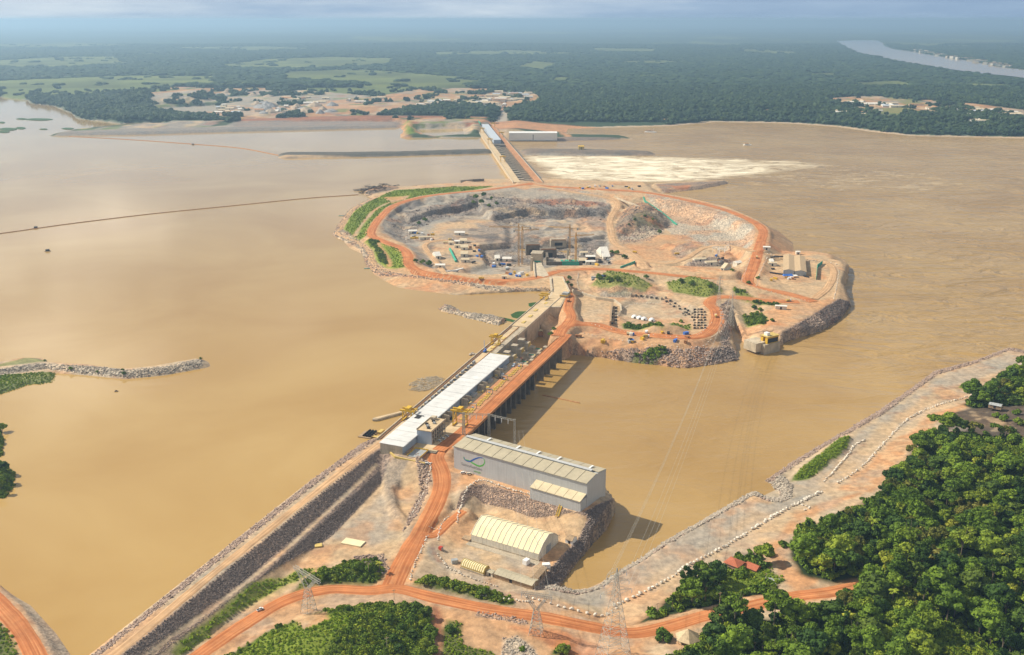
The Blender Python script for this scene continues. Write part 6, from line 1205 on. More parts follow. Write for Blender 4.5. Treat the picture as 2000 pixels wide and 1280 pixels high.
# ---- steel towers and wires
def lattice(mb, h0, h1, w0, w1, n, t):
    for i in range(n):
        a, b = i / n, (i + 1) / n; za, zb = h0 + (h1 - h0) * a, h0 + (h1 - h0) * b; wa, wb_ = (w0 + (w1 - w0) * a) / 2, (w0 + (w1 - w0) * b) / 2
        ca = [(-wa, -wa), (wa, -wa), (wa, wa), (-wa, wa)]; cb = [(-wb_, -wb_), (wb_, -wb_), (wb_, wb_), (-wb_, wb_)]
        for k in range(4):
            k2 = (k + 1) % 4; mb.bar((*ca[k], za), (*cb[k], zb), t * 1.5); mb.bar((*ca[k], za), (*cb[k2], zb), t); mb.bar((*ca[k2], za), (*cb[k], zb), t); mb.bar((*cb[k], zb), (*cb[k2], zb), t)
def pylon(loc, rz, h, base, label, arm=13.0, head='delta', name='power_pylon', t=0.15):
    o = empty(name, loc, rz); tag(o, label, 'pylon'); b = MB()
    if head == 'delta':
        lattice(b, -1, h * 0.58, base, base * 0.35, 6, t); b.build('lattice_body', M_LATT, o); w = base * 0.175
        for s in (-1, 1):
            m = MB(); steps = 5
            for i in range(steps):
                p = [(s * (w * .2 + (arm * .55 - w * .2) * q), w * (1 - q * .3), h * (0.58 + 0.28 * q)) for q in (i / steps, (i + 1) / steps)]; q2 = [(s * (w + (arm * .72 - w) * q), w * (1 - q * .3), h * (0.58 + 0.28 * q)) for q in (i / steps, (i + 1) / steps)]
                for sy in (1, -1):
                    f = lambda c: (c[0], c[1] * sy, c[2]); m.bar(f(p[0]), f(p[1]), t); m.bar(f(q2[0]), f(q2[1]), t); m.bar(f(p[0]), f(q2[1]), t); m.bar(f(q2[0]), f(p[1]), t)
                m.bar(p[1], (p[1][0], -p[1][1], p[1][2]), t); m.bar(q2[1], (q2[1][0], -q2[1][1], q2[1][2]), t)
            m.build('fork', M_LATT, o)
        m = MB(); y = 1.0
        for sy in (-y, y): m.bar((-arm, sy, h * .87), (arm, sy, h * .87), t * 1.3); m.bar((-arm, sy, h * .93), (arm, sy, h * .93), t * 1.3)
        k = 14
        for i in range(k):
            x0, x1 = -arm + 2 * arm * i / k, -arm + 2 * arm * (i + 1) / k
            for sy in (-y, y): m.bar((x0, sy, h * .87), (x1, sy, h * .93), t); m.bar((x0, sy, h * .93), (x1, sy, h * .87), t)
            m.bar((x1, -y, h * .87), (x1, y, h * .87), t)
        m.build('cross_arm', M_LATT, o); m = MB()
        for s in (-.6, .6): m.bar((s * arm, 0, h * .93), (s * arm, 0, h), t * 1.4)
        m.build('earth_peak', M_LATT, o); arms = [(-arm * .95, h * .87), (0, h * .87), (arm * .95, h * .87)]
    else:
        lattice(b, -1, h * 0.72, base, base * .22, 9, t); lattice(b, h * .72, h, base * .22, 0.4, 5, t); b.build('lattice_body', M_LATT, o); arms = []
        for zz, aw in ((.74, arm), (.84, arm * .8), (.94, arm * .62)):
            for s in (-1, 1):
                m = MB(); wd = base * .11
                for sy in (-wd, wd): m.bar((s * wd, sy, h * zz), (s * aw, 0, h * zz + .5), t); m.bar((s * wd, sy, h * (zz + .045)), (s * aw, 0, h * zz + .5), t)
                for q in (.3, .6): m.bar((s * aw * q, 0, h * zz), (s * aw * q, 0, h * zz + 2), t)
                m.build('cross_arm', M_LATT, o); arms.append((s * aw, h * zz))
    ins = MB()
    for ax_, az in arms: ins.tube((ax_, 0, az), (ax_, 0, az - 2.6), 0.16, 6)
    ins.build('insulator', M_WALLB, o); c, s_ = math.cos(rz), math.sin(rz)
    return o, [Vector((loc[0] + ax_ * c, loc[1] + ax_ * s_, loc[2] + az - 2.6)) for ax_, az in arms]
pA, armA = pylon(G(604, 1196, 0), -0.75, 34, 9, 'steel lattice pylon with a wide head standing on the shrubby knoll', 15)
pB, armB = pylon(G(1047, 1236, -7), -0.25, 33, 9, 'steel lattice pylon with a wide head between dirt road and boulder row', 11)
pC, armC = pylon(G(1199, 1287, -7), 0.3, 68, 19, 'tallest tapering steel pylon with stacked arms beside the dirt road', 11, 'taper')
pD, armD = pylon(G(1427, 640, 0), 0.5, 52, 7, 'slim steel pylon on the island beside the road loop', 7, 'taper', t=0.11); pE, armE = pylon(G(1403, 600, 5), 0.5, 46, 6, 'slim steel pylon on the island inside the road loop', 6, 'taper', t=0.11)
def wire(a, b, sag, label, r=0.05, n=24):
    m = MB(); pts = [a.lerp(b, i / n) - Vector((0, 0, 4 * sag * (i / n) * (1 - i / n))) for i in range(n + 1)]
    for p, q in zip(pts[:-1], pts[1:]): m.bar(p, q, r * 2)
    tag(m.build('power_line', M_LATT), label, 'cable', 'power lines across the tailrace bay')
for i in range(6): wire(armC[i], (armD + armE)[i], 16, 'thin power line slung across the bay from the tallest pylon')
for i in range(3): wire(armB[i], PV(1005 + 8 * i, 842, 26), 7, 'thin power line from the wide headed pylon to the switch towers')
# switch towers in the tailrace with a lattice beam
sw = empty('switchyard_gantry', (0, 0, 0)); tag(sw, 'steel lattice gantry with hanging insulators standing in the tailrace', 'gantry')
for (bx, by, z0, ht) in ((955, 872, -18, 36), (1005, 884, -18, 36), (906, 858, 4, 28)):
    p = PV(bx, by, z0); m = MB(); lattice(m, 0, ht, 3.2, 1.6, 9, 0.25); q = m.build('tower', M_LATT, sw); q.location = p
    if z0 < 0: c = part('footing', M_CONC, sw, (-4, 4, -4, 4, -8, 1.2)); c.location = p
ta, tb_ = PV(906, 858, 4) + Vector((0, 0, 26)), PV(955, 872, -18) + Vector((0, 0, 34)); tc_ = PV(1005, 884, -18) + Vector((0, 0, 34))
for a, b in ((ta, tb_), (tb_, tc_)):
    m = MB(); n = 10
    for i in range(n):
        p, q = a.lerp(b, i / n), a.lerp(b, (i + 1) / n); up = Vector((0, 0, 1.6)); m.bar(p, q, .3); m.bar(p + up, q + up, .3); m.bar(p, q + up, .22); m.bar(p + up, q, .22)
    m.build('lattice_beam', M_LATT, sw)
    for f_ in (.25, .5, .75): c = a.lerp(b, f_); MB().tube(c, c - Vector((0, 0, 4.5)), .45, 6, .3).build('insulator', M_WHITE, sw)
def pole(px, py, z, h, label, arm=True):
    p = G(px, py, z); o = empty('utility_pole', p, 0.4); tag(o, label, 'pole', 'wooden utility poles of the near bank'); MB().tube((0, 0, -1), (0, 0, h), .22, 7, .15).build('post', M_CONCW, o)
    if arm: part('cross_arm', M_WOOD, o, (-1.4, 1.4, -.12, .12, h - 1.2, h - .9))
for px, py, z, h, lb in [(1283, 1206, -7, 12, 'pale utility pole in the grass plot by the dirt road'), (1405, 1185, -4, 12, 'pale utility pole behind the round terrace'), (1495, 1140, -5, 9, 'pale utility pole on the garden lawn'), (957, 1155, -5, 11, 'pale utility pole in the shrub belt by the yard'), (770, 1172, -5, 9, 'pale utility pole at the road junction'), (1772, 925, -6, 16, 'pale pole at the upper wood edge'), (1888, 845, -4, 9, 'pole beside the burnt clearing'), (720, 1120, -4, 9, 'pole standing out of the shrubby ridge'), (1520, 1165, -4, 10, 'pole at the dirt road behind the lawn'), (756, 1270, 4, 10, 'pole rising out of the knoll thicket')]: pole(px, py, z, h, lb)
# ---- vehicles
CARM = {}
def car(px, py, z, rz, label, kind='pickup', m=None, group=None, lift=0.5):
    p = G(px, py, z) + Vector((0, 0, lift)) if not isinstance(px, Vector) else px; m = m or M_WHITE; o = empty('pickup_truck' if kind == 'pickup' else 'lorry' if kind == 'lorry' else 'car', p, rz); tag(o, label, 'lorry' if kind == 'lorry' else 'car', group)
    b = MB()
    if kind == 'lorry':
        part('chassis', M_DARK, o, (-4.2, 4.2, -1, 1, .8, 1.2)); part('cab', m, o, (2.3, 4.2, -1.2, 1.2, 1.22, 3.4)); part('box', M_YELD if m is M_WHITE else m, o, (-4.2, 2.0, -1.25, 1.25, 1.22, 3.6)); part('windscreen', M_GLASS, o, (4.21, 4.26, -1, 1, 2.3, 3.2)); wx = (-3, -1.8, 3)
    else:
        b.hexa([(-2.6, -.95, .45), (2.6, -.95, .45), (2.6, .95, .45), (-2.6, .95, .45)], [(-2.6, -.92, 1.05), (2.45, -.88, 1.0), (2.45, .88, 1.0), (-2.6, .92, 1.05)]); b.build('body', m, o)
        x0, x1 = (-.5, 1.4) if kind == 'pickup' else (-2.2, 1.4); b = MB(); b.hexa([(x0 - .2, -.86, 1.06), (x1 + .3, -.86, 1.02), (x1 + .3, .86, 1.02), (x0 - .2, .86, 1.06)], [(x0, -.72, 1.75), (x1 - .3, -.72, 1.75), (x1 - .3, .72, 1.75), (x0, .72, 1.75)]); b.build('window', M_GLASS, o)
        part('roof', m, o, (x0, x1 - .35, -.7, .7, 1.76, 1.82)); wx = (-1.6, 1.6)
        if kind == 'pickup': part('load_bed', M_DARK, o, (-2.5, -.8, -.75, .75, 1.06, 1.08))
    for a in wx:
        for s in (-.85, .85): MB().tube((a, s - .12, .4), (a, s + .12, .4), .42 if kind != 'lorry' else .52, 10).build('wheel', M_TYRE, o)
    return o
car(508, 1193, -5, 0.75, 'white pickup truck driving along the red dirt road past the knoll'); car(905, 926, 4, 0.2, 'white car parked beside the wall of the emblem hall', 'car'); car(917, 928, 4, 0.25, 'white car with a dark bonnet parked by the emblem hall', 'car', M_CREAMW)
for i, (s_, t_) in enumerate([(20, -54), (26, -55), (33, -56)]): car(D2(s_, t_, 9.0), 0, 0, DRZ + 1.2, 'white car parked in front of the office block', 'car', M_WHITE, 'cars parked by the office block')
car(835, 908, 8, 0.4, 'small white van waiting at the top of the access road', 'car')
# ---- afloat in the reservoir
rf = empty('debris_raft', PV(826, 753, 0.1)); tag(rf, 'grey mat of drifting branches caught against the dam crest', 'driftwood', kind='stuff')
r = random.Random(3); m = MB()
for i in range(420):
    a = r.uniform(0, 6.28); q = math.sqrt(r.random()); x, y = q * 17 * math.cos(a), q * 26 * math.sin(a) + 6; d = r.uniform(0, 3.14); l = r.uniform(1.2, 4)
    if x < -6 and y < -8: continue
    m.bar((x - math.cos(d) * l, y - math.sin(d) * l, r.uniform(0, .5)), (x + math.cos(d) * l, y + math.sin(d) * l, r.uniform(0, .8)), .35, .3)
m.build('branch', M_CONC, rf)['kind'] = 'stuff'
rf.rotation_euler.z = -0.5
bl = empty('float_raft', PV(718, 850, 0.2), DRZ); tag(bl, 'wooden raft stacked with black floats at the end of the crest', 'raft')
part('deck', M_WOOD, bl, (-8, 8, -7, 7, 0, 0.7))
for i in range(4):
    for k in range(3): MB().tube((-6 + 4 * i, -5 + k * 3.2, 1.5), (-3.2 + 4 * i, -5 + k * 3.2, 1.5), 1.3, 10).build('float', M_BLACK, bl)
part('walkway', M_YELD, bl, (-4, 0, -14, -7.1, 0.4, 0.9)); part('frame', M_YELD, bl, (6, 14, -12, -8, .5, 2.2))
jt = empty('intake_jetty', PV(770, 812, 0), DRZ - 0.6); tag(jt, 'low concrete guide wall with a rounded head off the dam crest', 'jetty')
m = MB(); m.prism([(-22, 3), (-25, 1.5), (-26, 0), (-25, -1.5), (-22, -3), (18, -2), (18, 2)], -6, 2.2); m.build('wall', M_CONC, jt); m = MB(); m.prism([(-21, 1.8), (-23.6, 0), (-21, -1.8), (17, -1), (17, 1)], 2.22, 2.5); m.build('top', M_TANS, jt)
for i, (x0, y0) in enumerate([(927, 693), (990, 650)]):
    b_ = empty('stone_heap', PV(x0, y0 + 0, 0)); tag(b_, 'small heap of pale boulders against the upstream face of the dam', 'rocks', 'boulder heaps at the dam face')
    for k in range(10): a = k * 0.8; q = link('boulder', RKP[k % 3], None, b_); q.location = (3.5 * math.cos(a) * (k % 3) * .6 - 3, 3.5 * math.sin(a) * (k % 3) * .6, .6); q.scale = (4, 3.4, 3)
# floating green plants
M_WEED = mat('water_weed', (0.035, 0.10, 0.012), 0.8, var=0.4, scale=0.3)
def mat_poly(px, label, z=0.25, m=M_WEED, name='floating_weeds', cat='water plants'):
    w = PL(px, 0); c = w.mean(0); o = empty(name, (c[0], c[1], 0)); tag(o, label, cat, kind='stuff'); q = np.array([(a[0] - c[0], a[1] - c[1], 0) for a in w]); ln = spline(np.vstack([q, q[:1]]), 4)[:-1]; ln[:, :2] *= 1 + 0.05 * fbm(ln[:, 0], ln[:, 1], 8, 3)[:, None]
    b = MB(); b.prism([(a[0], a[1]) for a in ln], -0.3, z); b.build('leaf_mat', m, o)
mat_poly([(998, 615), (1010, 609), (1030, 608), (1045, 600), (1050, 604), (1040, 614), (1022, 622), (1002, 621)], 'large mat of green floating plants beside the dam wall'); mat_poly([(1032, 593), (1045, 591), (1055, 594), (1050, 601), (1034, 599)], 'small mat of green floating plants beside the dam wall')
mat_poly([(958, 617), (985, 621), (1008, 627), (1005, 630), (980, 625), (958, 620)], 'thin strip of green plants along the stone groyne')
r = random.Random(9); dj = empty('log_jam', PV(742, 373, 0.5)); tag(dj, 'dark tangle of driftwood logs piled at the island corner', 'driftwood', kind='stuff'); m = MB()
for i in range(360):
    x, y = r.gauss(0, 22), r.gauss(0, 30); d = r.uniform(-.5, .9); l = r.uniform(5, 13); zb = 3 + max(0, 5 - abs(x) / 8); m.bar((x - math.cos(d) * l, y - math.sin(d) * l, r.uniform(0, zb)), (x + math.cos(d) * l, y + math.sin(d) * l, r.uniform(0, zb)), .9, .8)
m.build('log', mat('dark_log', (0.085, 0.065, 0.05), .9), dj)['kind'] = 'stuff'
def boom(pts, label, r=0.6, step=26.0, z=0.2, group='floating log booms'):
    ln = spline(PL(pts, 0), step); o = empty('log_boom', (ln[0][0], ln[0][1], 0)); tag(o, label, 'boom', group); n = len(ln); c = ln[0]; m = MB()
    for i in range(n - 1): m.tube((ln[i][0] - c[0], ln[i][1] - c[1], z), (ln[i + 1][0] - c[0], ln[i + 1][1] - c[1], z), r, 6)
    m.build('log_line', M_RUST, o); return o
boom([(700, 381), (600, 388), (450, 403), (300, 418), (150, 436), (70, 447), (0, 457), (-80, 468)], 'long log boom crossing the reservoir from the island corner', 1.2); boom([(135, 267), (250, 273), (377, 282), (470, 290), (545, 304)], 'log boom running from the far breakwater to the groyne', 1.6)
boom([(1060, 744), (1090, 750), (1133, 759)], 'short pale floating boom below the tailrace bridge', 0.8, 8, -17.8)
for px, py, lb in [(93, 491, 'small dark buoy raft floating alone on the reservoir'), (70, 446, 'dark pontoon at the bend of the log boom'), (377, 283, 'dark pontoon on the log boom'), (227, 765, 'tiny clump of drifting weed')]:
    o = empty('buoy_raft', PV(px, py, 0), 0.3); tag(o, lb, 'buoy'); q = 1.6 if py < 600 else .6; part('deck', M_WOOD, o, (-3 * q, 3 * q, -2 * q, 2 * q, -.3, .8)); part('float', M_DARK, o, (-2 * q, 2 * q, -1.2 * q, 1.2 * q, .82, 2.2 * q))
for px, py, L_s, lb in [(667, 422, 12, 'green pontoon tied up at the island shore'), (717, 525, 10, 'green pontoon below the island shore road')]:
    o = empty('pontoon', PV(px, py, 0), 0.15); tag(o, lb, 'pontoon'); part('hull', M_GREEN, o, (-L_s / 2, L_s / 2, -1.5, 1.5, -.3, .9)); part('deck', M_GREY, o, (-L_s / 2 + .5, L_s / 2 - .5, -1.2, 1.2, .92, 1.1))

# ================================================================ things on the island
def tower_crane(px, py, z, h, jib, cj, rz, label):
    o = empty('tower_crane', G(px, py, z), rz); tag(o, label, 'tower crane'); M_CR = mat('crane_rust_yellow', (0.60, 0.33, 0.08), 0.6)
    m = MB(); lattice(m, 0, h, 2.6, 2.6, 12, 0.22); m.build('mast', M_CR, o); part('base', M_CONC, o, (-4, 4, -4, 4, -2, 0.8)); part('cab', M_WHITE, o, (1.2, 3.4, -1, 1, h - 2.6, h - 0.2))
    m = MB(); n = 16
    for i in range(n):
        a, b = jib * i / n, jib * (i + 1) / n; m.bar((a, -.8, h), (b, -.8, h), .4); m.bar((a, .8, h), (b, .8, h), .4); m.bar((a, 0, h + 2), (b, 0, h + 2), .4); m.bar((a, -.8, h), (b, 0, h + 2), .25); m.bar((a, 0, h + 2), (b, .8, h), .25)
    m.build('jib', M_CR, o); m = MB(); m.bar((0, -.8, h), (-cj, -.8, h), .4); m.bar((0, .8, h), (-cj, .8, h), .4); m.bar((0, 0, h + 6), (-cj, 0, h + .5), .2); m.build('counter_jib', M_CR, o)
    part('counterweight', M_GREY, o, (-cj, -cj + 3, -1, 1, h - 3, h + .4)); m = MB(); lattice(m, h, h + 7, 2.2, .5, 3, .3); m.bar((0, 0, h + 7), (jib * .6, 0, h + 2), .2); m.build('apex', M_CR, o)
tower_crane(1013, 521, -8, 70, 52, 22, math.pi - 0.05, 'rust yellow tower crane with its long jib over the pit floor'); tower_crane(1020, 517, -10, 62, 30, 16, 0.1, 'rust yellow tower crane standing close beside its twin over the pit')
tower_crane(1112, 500, -14, 52, 40, 16, 2.9, 'tower crane behind the green machine hall in the pit'); tower_crane(1124, 518, -8, 52, 34, 16, 0.3, 'tower crane in front of the white roofs in the pit')
def hut(px, py, z, L, W, H, rz, label, roof, wall, group=None, cat='shed', name='site_shed', rise=0.25, lift=0.0):
    p = G(px, py, z); o = empty(name, p + Vector((0, 0, lift)), rz); tag(o, label, cat, group); part('wall', wall, o, (-L / 2, L / 2, -W / 2, W / 2, -3, H)); r = MB(); e = .5; zr = H + W * rise
    r.add([(-L / 2 - e, -W / 2 - e, H + .02), (L / 2 + e, -W / 2 - e, H + .02), (L / 2 + e, W / 2 + e, H + .02), (-L / 2 - e, W / 2 + e, H + .02), (-L / 2 - e, 0, zr), (L / 2 + e, 0, zr)], [(3, 2, 1, 0), (0, 1, 5, 4), (2, 3, 4, 5), (0, 4, 3), (1, 2, 5)]); r.build('roof', roof, o); part('door', M_DARK, o, (-1.2, 1.2, -W / 2 - .08, -W / 2 - .01, -.5, H * .75)); return o
WR = mat('white_roof', (0.78, 0.74, 0.66), 0.5, var=0.08); CR = mat('cream_roof', (0.66, 0.54, 0.36), 0.6, var=0.12)
for i, (px, py, L, W, rz, r_, lb) in enumerate([(806, 456, 16, 9, .2, WR, 'white roofed shed beside the dark settling ring'), (898, 459, 20, 10, 0, WR, 'long white roofed shed standing alone on the upper yard'), (905, 474, 13, 15, 0, CR, 'cream roofed shed topping the row of yard sheds'), (907, 487, 13, 15, 0, CR, 'second cream roofed shed of the row down the yard'), (907, 500, 13, 15, 0, CR, 'third cream roofed shed of the row down the yard'), (909, 512, 14, 9, 0, CR, 'last small cream shed of the row down the yard'),
        (881, 478, 9, 9, 0, CR, 'small cream hut beside the row of yard sheds'), (893, 476, 10, 8, 0, WR, 'small pale hut between the two shed rows'), (893, 484, 11, 7, .1, CR, 'low cream hut beside the row of yard sheds'), (853, 503, 10, 22, .35, WR, 'white shed lying askew beside the dark bushes'), (860, 523, 16, 8, 0, WR, 'white shed near the edge of the ring road'), (990, 510, 16, 11, 0, WR, 'white roofed workshop left of the pit cranes'), (971, 508, 8, 18, .1, WR, 'narrow pale plant shed with tanks near the pit'),
        (1153, 506, 17, 10, 0, WR, 'white roofed shed with dark walls behind the pit'), (1153, 516, 17, 8, 0, WR, 'low white lean to in front of the pit shed'), (1138, 513, 12, 14, 0, CR, 'dark walled store beside the white pit sheds'), (1178, 501, 13, 52, .16, WR, 'very long white roof beside the dark wooded mound'), (1140, 498, 14, 8, .1, CR, 'brown roofed shed behind the white pit sheds'), (1440, 518, 11, 11, .5, WR, 'white square tent beside the red road'), (1506, 515, 5, 14, 0, WR, 'small white hut at the fence of the tan warehouses'),
        (1508, 519, 14, 5, 0, CR, 'low hut at the foot of the tan warehouses'), (1366, 511, 22, 8, .2, CR, 'long tan shed among broken stone'), (1388, 517, 20, 8, .25, CR, 'tan shed with bright roof among broken stone'), (1418, 527, 6, 26, -.7, CR, 'narrow tan shed lying across the dirt bank'), (1085, 611, 18, 12, .5, WR, 'flat white canopy beside the concrete crest block'), (1525, 604, 16, 5, -.2, WR, 'white bus like cabin on the tip yard'), (1497, 488, 12, 6, -.2, WR, 'white cabin at the crossroads of the red roads'), (1558, 497, 7, 6, 0, WR, 'small white cabin on the sea side of the tan yard'), (830, 468, 22, 6, .2, CR, 'row of low parts sheds on the upper yard'), (985, 545, 8, 6, 0, CR, 'little stone hut beside the ring road'), (1080, 590, 8, 8, .5, CR, 'small hut on the crest block edge')]):
    lb = lb.replace('left of', 'beside').replace('sea side', 'river side'); hut(px, py, -6 if py < 525 and px < 1250 else 6, L, W, 5, rz, lb, r_, M_DARK if i in (13, 15) else M_CREAMW)
# the two tan warehouses
for i, (a, b, lb) in enumerate([((1551, 538), (1550, 507), 'tan double pitch warehouse with grey front beside its twin'), ((1574, 540), (1571, 509), 'tan warehouse throwing a dark shadow on the fenced yard')]): shed('warehouse', a, b, -1.8, 17.5, 7, 9.5, lb, mat('brown_sheet_roof', (0.50, 0.36, 0.21), .7, var=.15), M_VENT, 8, 'warehouse')
gw = empty('green_wall', (0, 0, 0)); tag(gw, 'bright green angled wind fence beside the tan warehouses', 'fence')
for a, b in (((1594, 547), (1596, 524)), ((1596, 524), (1606, 516))):
    p, q = G(*a, 6), G(*b, 6); MB().bar(p + Vector((0, 0, 3)), q + Vector((0, 0, 3)), .6, 6).build('fence_panel', M_GREEN, gw)
bt = empty('blue_tent', G(1538, 542, 6), 0.1); tag(bt, 'blue and white canopy in front of the tan warehouses', 'tent'); m = MB(); m.add([(-8, -4, 3), (8, -4, 3), (8, 4, 3), (-8, 4, 3), (-7, 0, 6), (7, 0, 6)], [(3, 2, 1, 0), (0, 1, 5, 4), (2, 3, 4, 5), (0, 4, 3), (1, 2, 5)]); m.build('canopy', M_BLUE, bt); part('awning', M_WHITE, bt, (8.1, 16, -4, 4, 2.8, 3.1)); part('post', M_STEEL, bt, (-7.8, -7.5, -3.8, -3.5, -1, 3), (15.5, 15.8, -3.8, -3.5, -1, 2.8), (7.6, 7.9, -3.8, -3.5, -1, 3))
for i, (a, b) in enumerate([((1505, 504), (1532, 507)), ((1504, 534), (1530, 538)), ((1507, 527), (1513, 527)), ((1532, 508), (1550, 511)), ((1570, 541), (1580, 543))]):
    p, q = G(*a, 6), G(*b, 6); o = empty('pipe_stack', p); tag(o, 'stack of black pipes lying along the tan warehouse yard', 'pipes', 'pipe stacks of the tan warehouse yard'); d = q - p
    for k in range(3): MB().tube((0, k * 1.6, 1), (d.x, d.y + k * 1.6, 1), .8, 8).build('pipe', M_BLACK, o)
p, q = G(879, 489, -6), G(891, 513, -6); o = empty('teal_pipe', p); tag(o, 'long teal penstock pipe lying on the upper yard', 'pipe'); d = q - p; MB().tube((0, 0, 2), (d.x, d.y, 2), 2.2, 12).build('shell', M_GREEN, o)
for k in range(5): c = d * ((k + .5) / 5); cbox(MB(), c.x - 2, c.x + 2, c.y - 1, c.y + 1, -1, .4).build('cradle', M_CONC, o)
# machine hall in the deep pit
mh = empty('pit_works', G(1100, 518, -10), 0.0); tag(mh, 'half built concrete works with green shuttering deep in the pit', 'construction')
part('wall', M_CONCD, mh, (-30, 34, -2, 2, -6, 6)); part('wall', M_CONCD, mh, (-30, -26, 2.05, 40, -6, 14)); part('wall', M_CONC, mh, (10, 13, 2.05, 30, -6, 10)); part('shuttering', M_GREEN, mh, (-2, 28, -3, -2.1, -1, 6.5)); part('shuttering', M_GREEN, mh, (-4, 26, 2.1, 12, 5, 6.8)); part('column', M_CONCW, mh, (8, 12, 30.1, 34, -6, 22)); part('slab', M_CONC, mh, (-26, 9.8, 14, 40, -6, 2))
for k in range(5): part('pier', M_CONC, mh, (-24 + 8 * k, -21 + 8 * k, 3, 12, 2.02 if False else -5.9, 4.5 + (k % 2) * 3))
for (px, py, L, W, H, m_, lb) in [(1040, 495, 26, 30, 18, M_CONCD, 'dark concrete block in the pit behind the ramp tower'), (1070, 500, 30, 26, 14, M_CONCD, 'brown concrete shaft in the pit behind the shuttering'), (1090, 478, 30, 22, 10, M_CONC, 'pale concrete block on the pit bench')]:
    o = empty('concrete_block', G(px, py, -14), .05); tag(o, lb, 'concrete block'); part('body', m_, o, (-L / 2, L / 2, -W / 2, W / 2, -4, H)); part('starter_bars', M_RUST, o, (-L / 2 + 1, L / 2 - 1, -W / 2 + 1, -W / 2 + 1.4, H + .02, H + 2)); part('opening', M_DARK, o, (-L / 4, L / 4, -W / 2 - .1, -W / 2 - .02, 0, H * .6))
# launching girder in the yard below the crest block
lg = empty('launching_girder', G(1058, 652, -6), DRZ - .02); tag(lg, 'long tan steel girder lying in the sunken yard below the wall', 'girder')
part('web', M_CREAM, lg, (-4, 70, -2.4, -1.8, 0, 5)); part('web', M_CREAM, lg, (-4, 70, 1.8, 2.4, 0, 5)); part('top_flange', M_CREAM, lg, (-4, 70, -2.8, 2.8, 5.02, 5.6)); part('bearing', M_DARK, lg, (0, 3, -3, 3, -3, -.02), (62, 65, -3, 3, -3, -.02)); part('end_frame', M_RUST, lg, (-6, -4.05, -3, 3, -2, 4))
for k, off in enumerate((7, 12)): o = empty('steel_beam', G(1062, 650, -6) + Vector((off, -3, 0)), DRZ); tag(o, 'tan steel beam laid beside the long girder', 'beam', 'beams beside the long girder'); part('flange', M_YELD, o, (-4 + k * 6, 40, -1.2, 1.2, 1.5, 1.9)); part('web', M_YELD, o, (-4 + k * 6, 40, -.3, .3, -.5, 1.48))
# storage domes and precast blocks round the gravel basin
for px, py in [(1239, 621), (1249, 623), (1258, 625), (1273, 627)]:
    o = empty('storage_dome', G(px, py, 1)); tag(o, 'small white storage dome at the edge of the gravel basin', 'dome', 'white domes at the gravel basin'); bm = bmesh.new(); bmesh.ops.create_uvsphere(bm, u_segments=14, v_segments=8, radius=4.6); me = bpy.data.meshes.new('shell'); bm.to_mesh(me); bm.free(); me.polygons.foreach_set('use_smooth', [True] * len(me.polygons)); link('shell', me, M_WHITE, o); m = MB(); m.prism([(5 * math.cos(i * .5236), 5 * math.sin(i * .5236)) for i in range(12)], -2, .5); m.build('plinth', M_CONC, o); part('hatch', M_DARK, o, (-1, 1, -4.9, -4.3, .5, 2.4))
r = random.Random(11); bmesh_ = MB(); cbox(bmesh_, -1.7, 1.7, -1.1, 1.1, -1, 2.0); cbox(bmesh_, -1.1, 1.1, -.9, .9, 2.02, 2.6); BLK = bmesh_.mesh('body'); BLK.materials.append(mat('dark_precast', (0.10, 0.085, 0.07), .9)); BLK2 = BLK.copy(); BLK2.materials.clear(); BLK2.materials.append(M_CONC); cp_ = MB(); cbox(cp_, -1.2, 1.2, -1.0, 1.0, 2.62, 2.8); CAPM = cp_.mesh('cap'); CAPM.materials.append(M_CONC)
spots = [(1300 + 9 * i + r.uniform(-2, 2), 583 + 5.2 * i + r.uniform(-1, 1) + 7 * k) for i in range(7) for k in range(2)] + [(1357 + 6.5 * k + r.uniform(-1, 1), 606 + 5.2 * i) for i in range(8) for k in range(4) if not (k == 3 and i < 1)] + [(1232 + 10 * i, 577 + 1.3 * i) for i in range(7)] + [(1196 + k * 7, 603 + 6 * i) for i in range(6) for k in range(2)] + [(1335, 614), (1341, 612), (1337, 617)]
for i, (px, py) in enumerate(spots):
    o = empty('precast_block', G(px, py, 4), r.uniform(-.3, .3) + (.6 if px < 1350 else 0)); tag(o, 'dark precast concrete block stored beside the gravel basin' if i % 3 else 'pale precast concrete block with tan cap beside the gravel basin', 'block', 'precast blocks around the gravel basin')
    for nm, me in (('body', BLK if i % 3 else BLK2), ('cap', CAPM)): c = bpy.data.objects.new(nm, me); COL.objects.link(c); c.parent = o
def wall_line(name, pts, z, h, th, m, label, cat='wall'):
    o = empty(name, (0, 0, 0)); tag(o, label, cat); ps = [G(a, b, z) for a, b in pts]
    for p, q in zip(ps[:-1], ps[1:]): mb = MB(); mb.bar(p + Vector((0, 0, h / 2 - 1)), q + Vector((0, 0, h / 2 - 1)), th, h + 2); mb.build('wall_segment', m, o)
wall_line('basin_wall', [(1118, 570), (1135, 576), (1165, 585), (1200, 590), (1212, 600), (1213, 612)], 6, 4, 2.2, M_CONCW, 'curved pale concrete wall between the road and the gravel basin'); wall_line('bay_wall', [(1196, 598), (1193, 618), (1192, 636)], 5, 6, 2.4, M_WOOD, 'brown stop wall with storage bays beside the gravel basin')
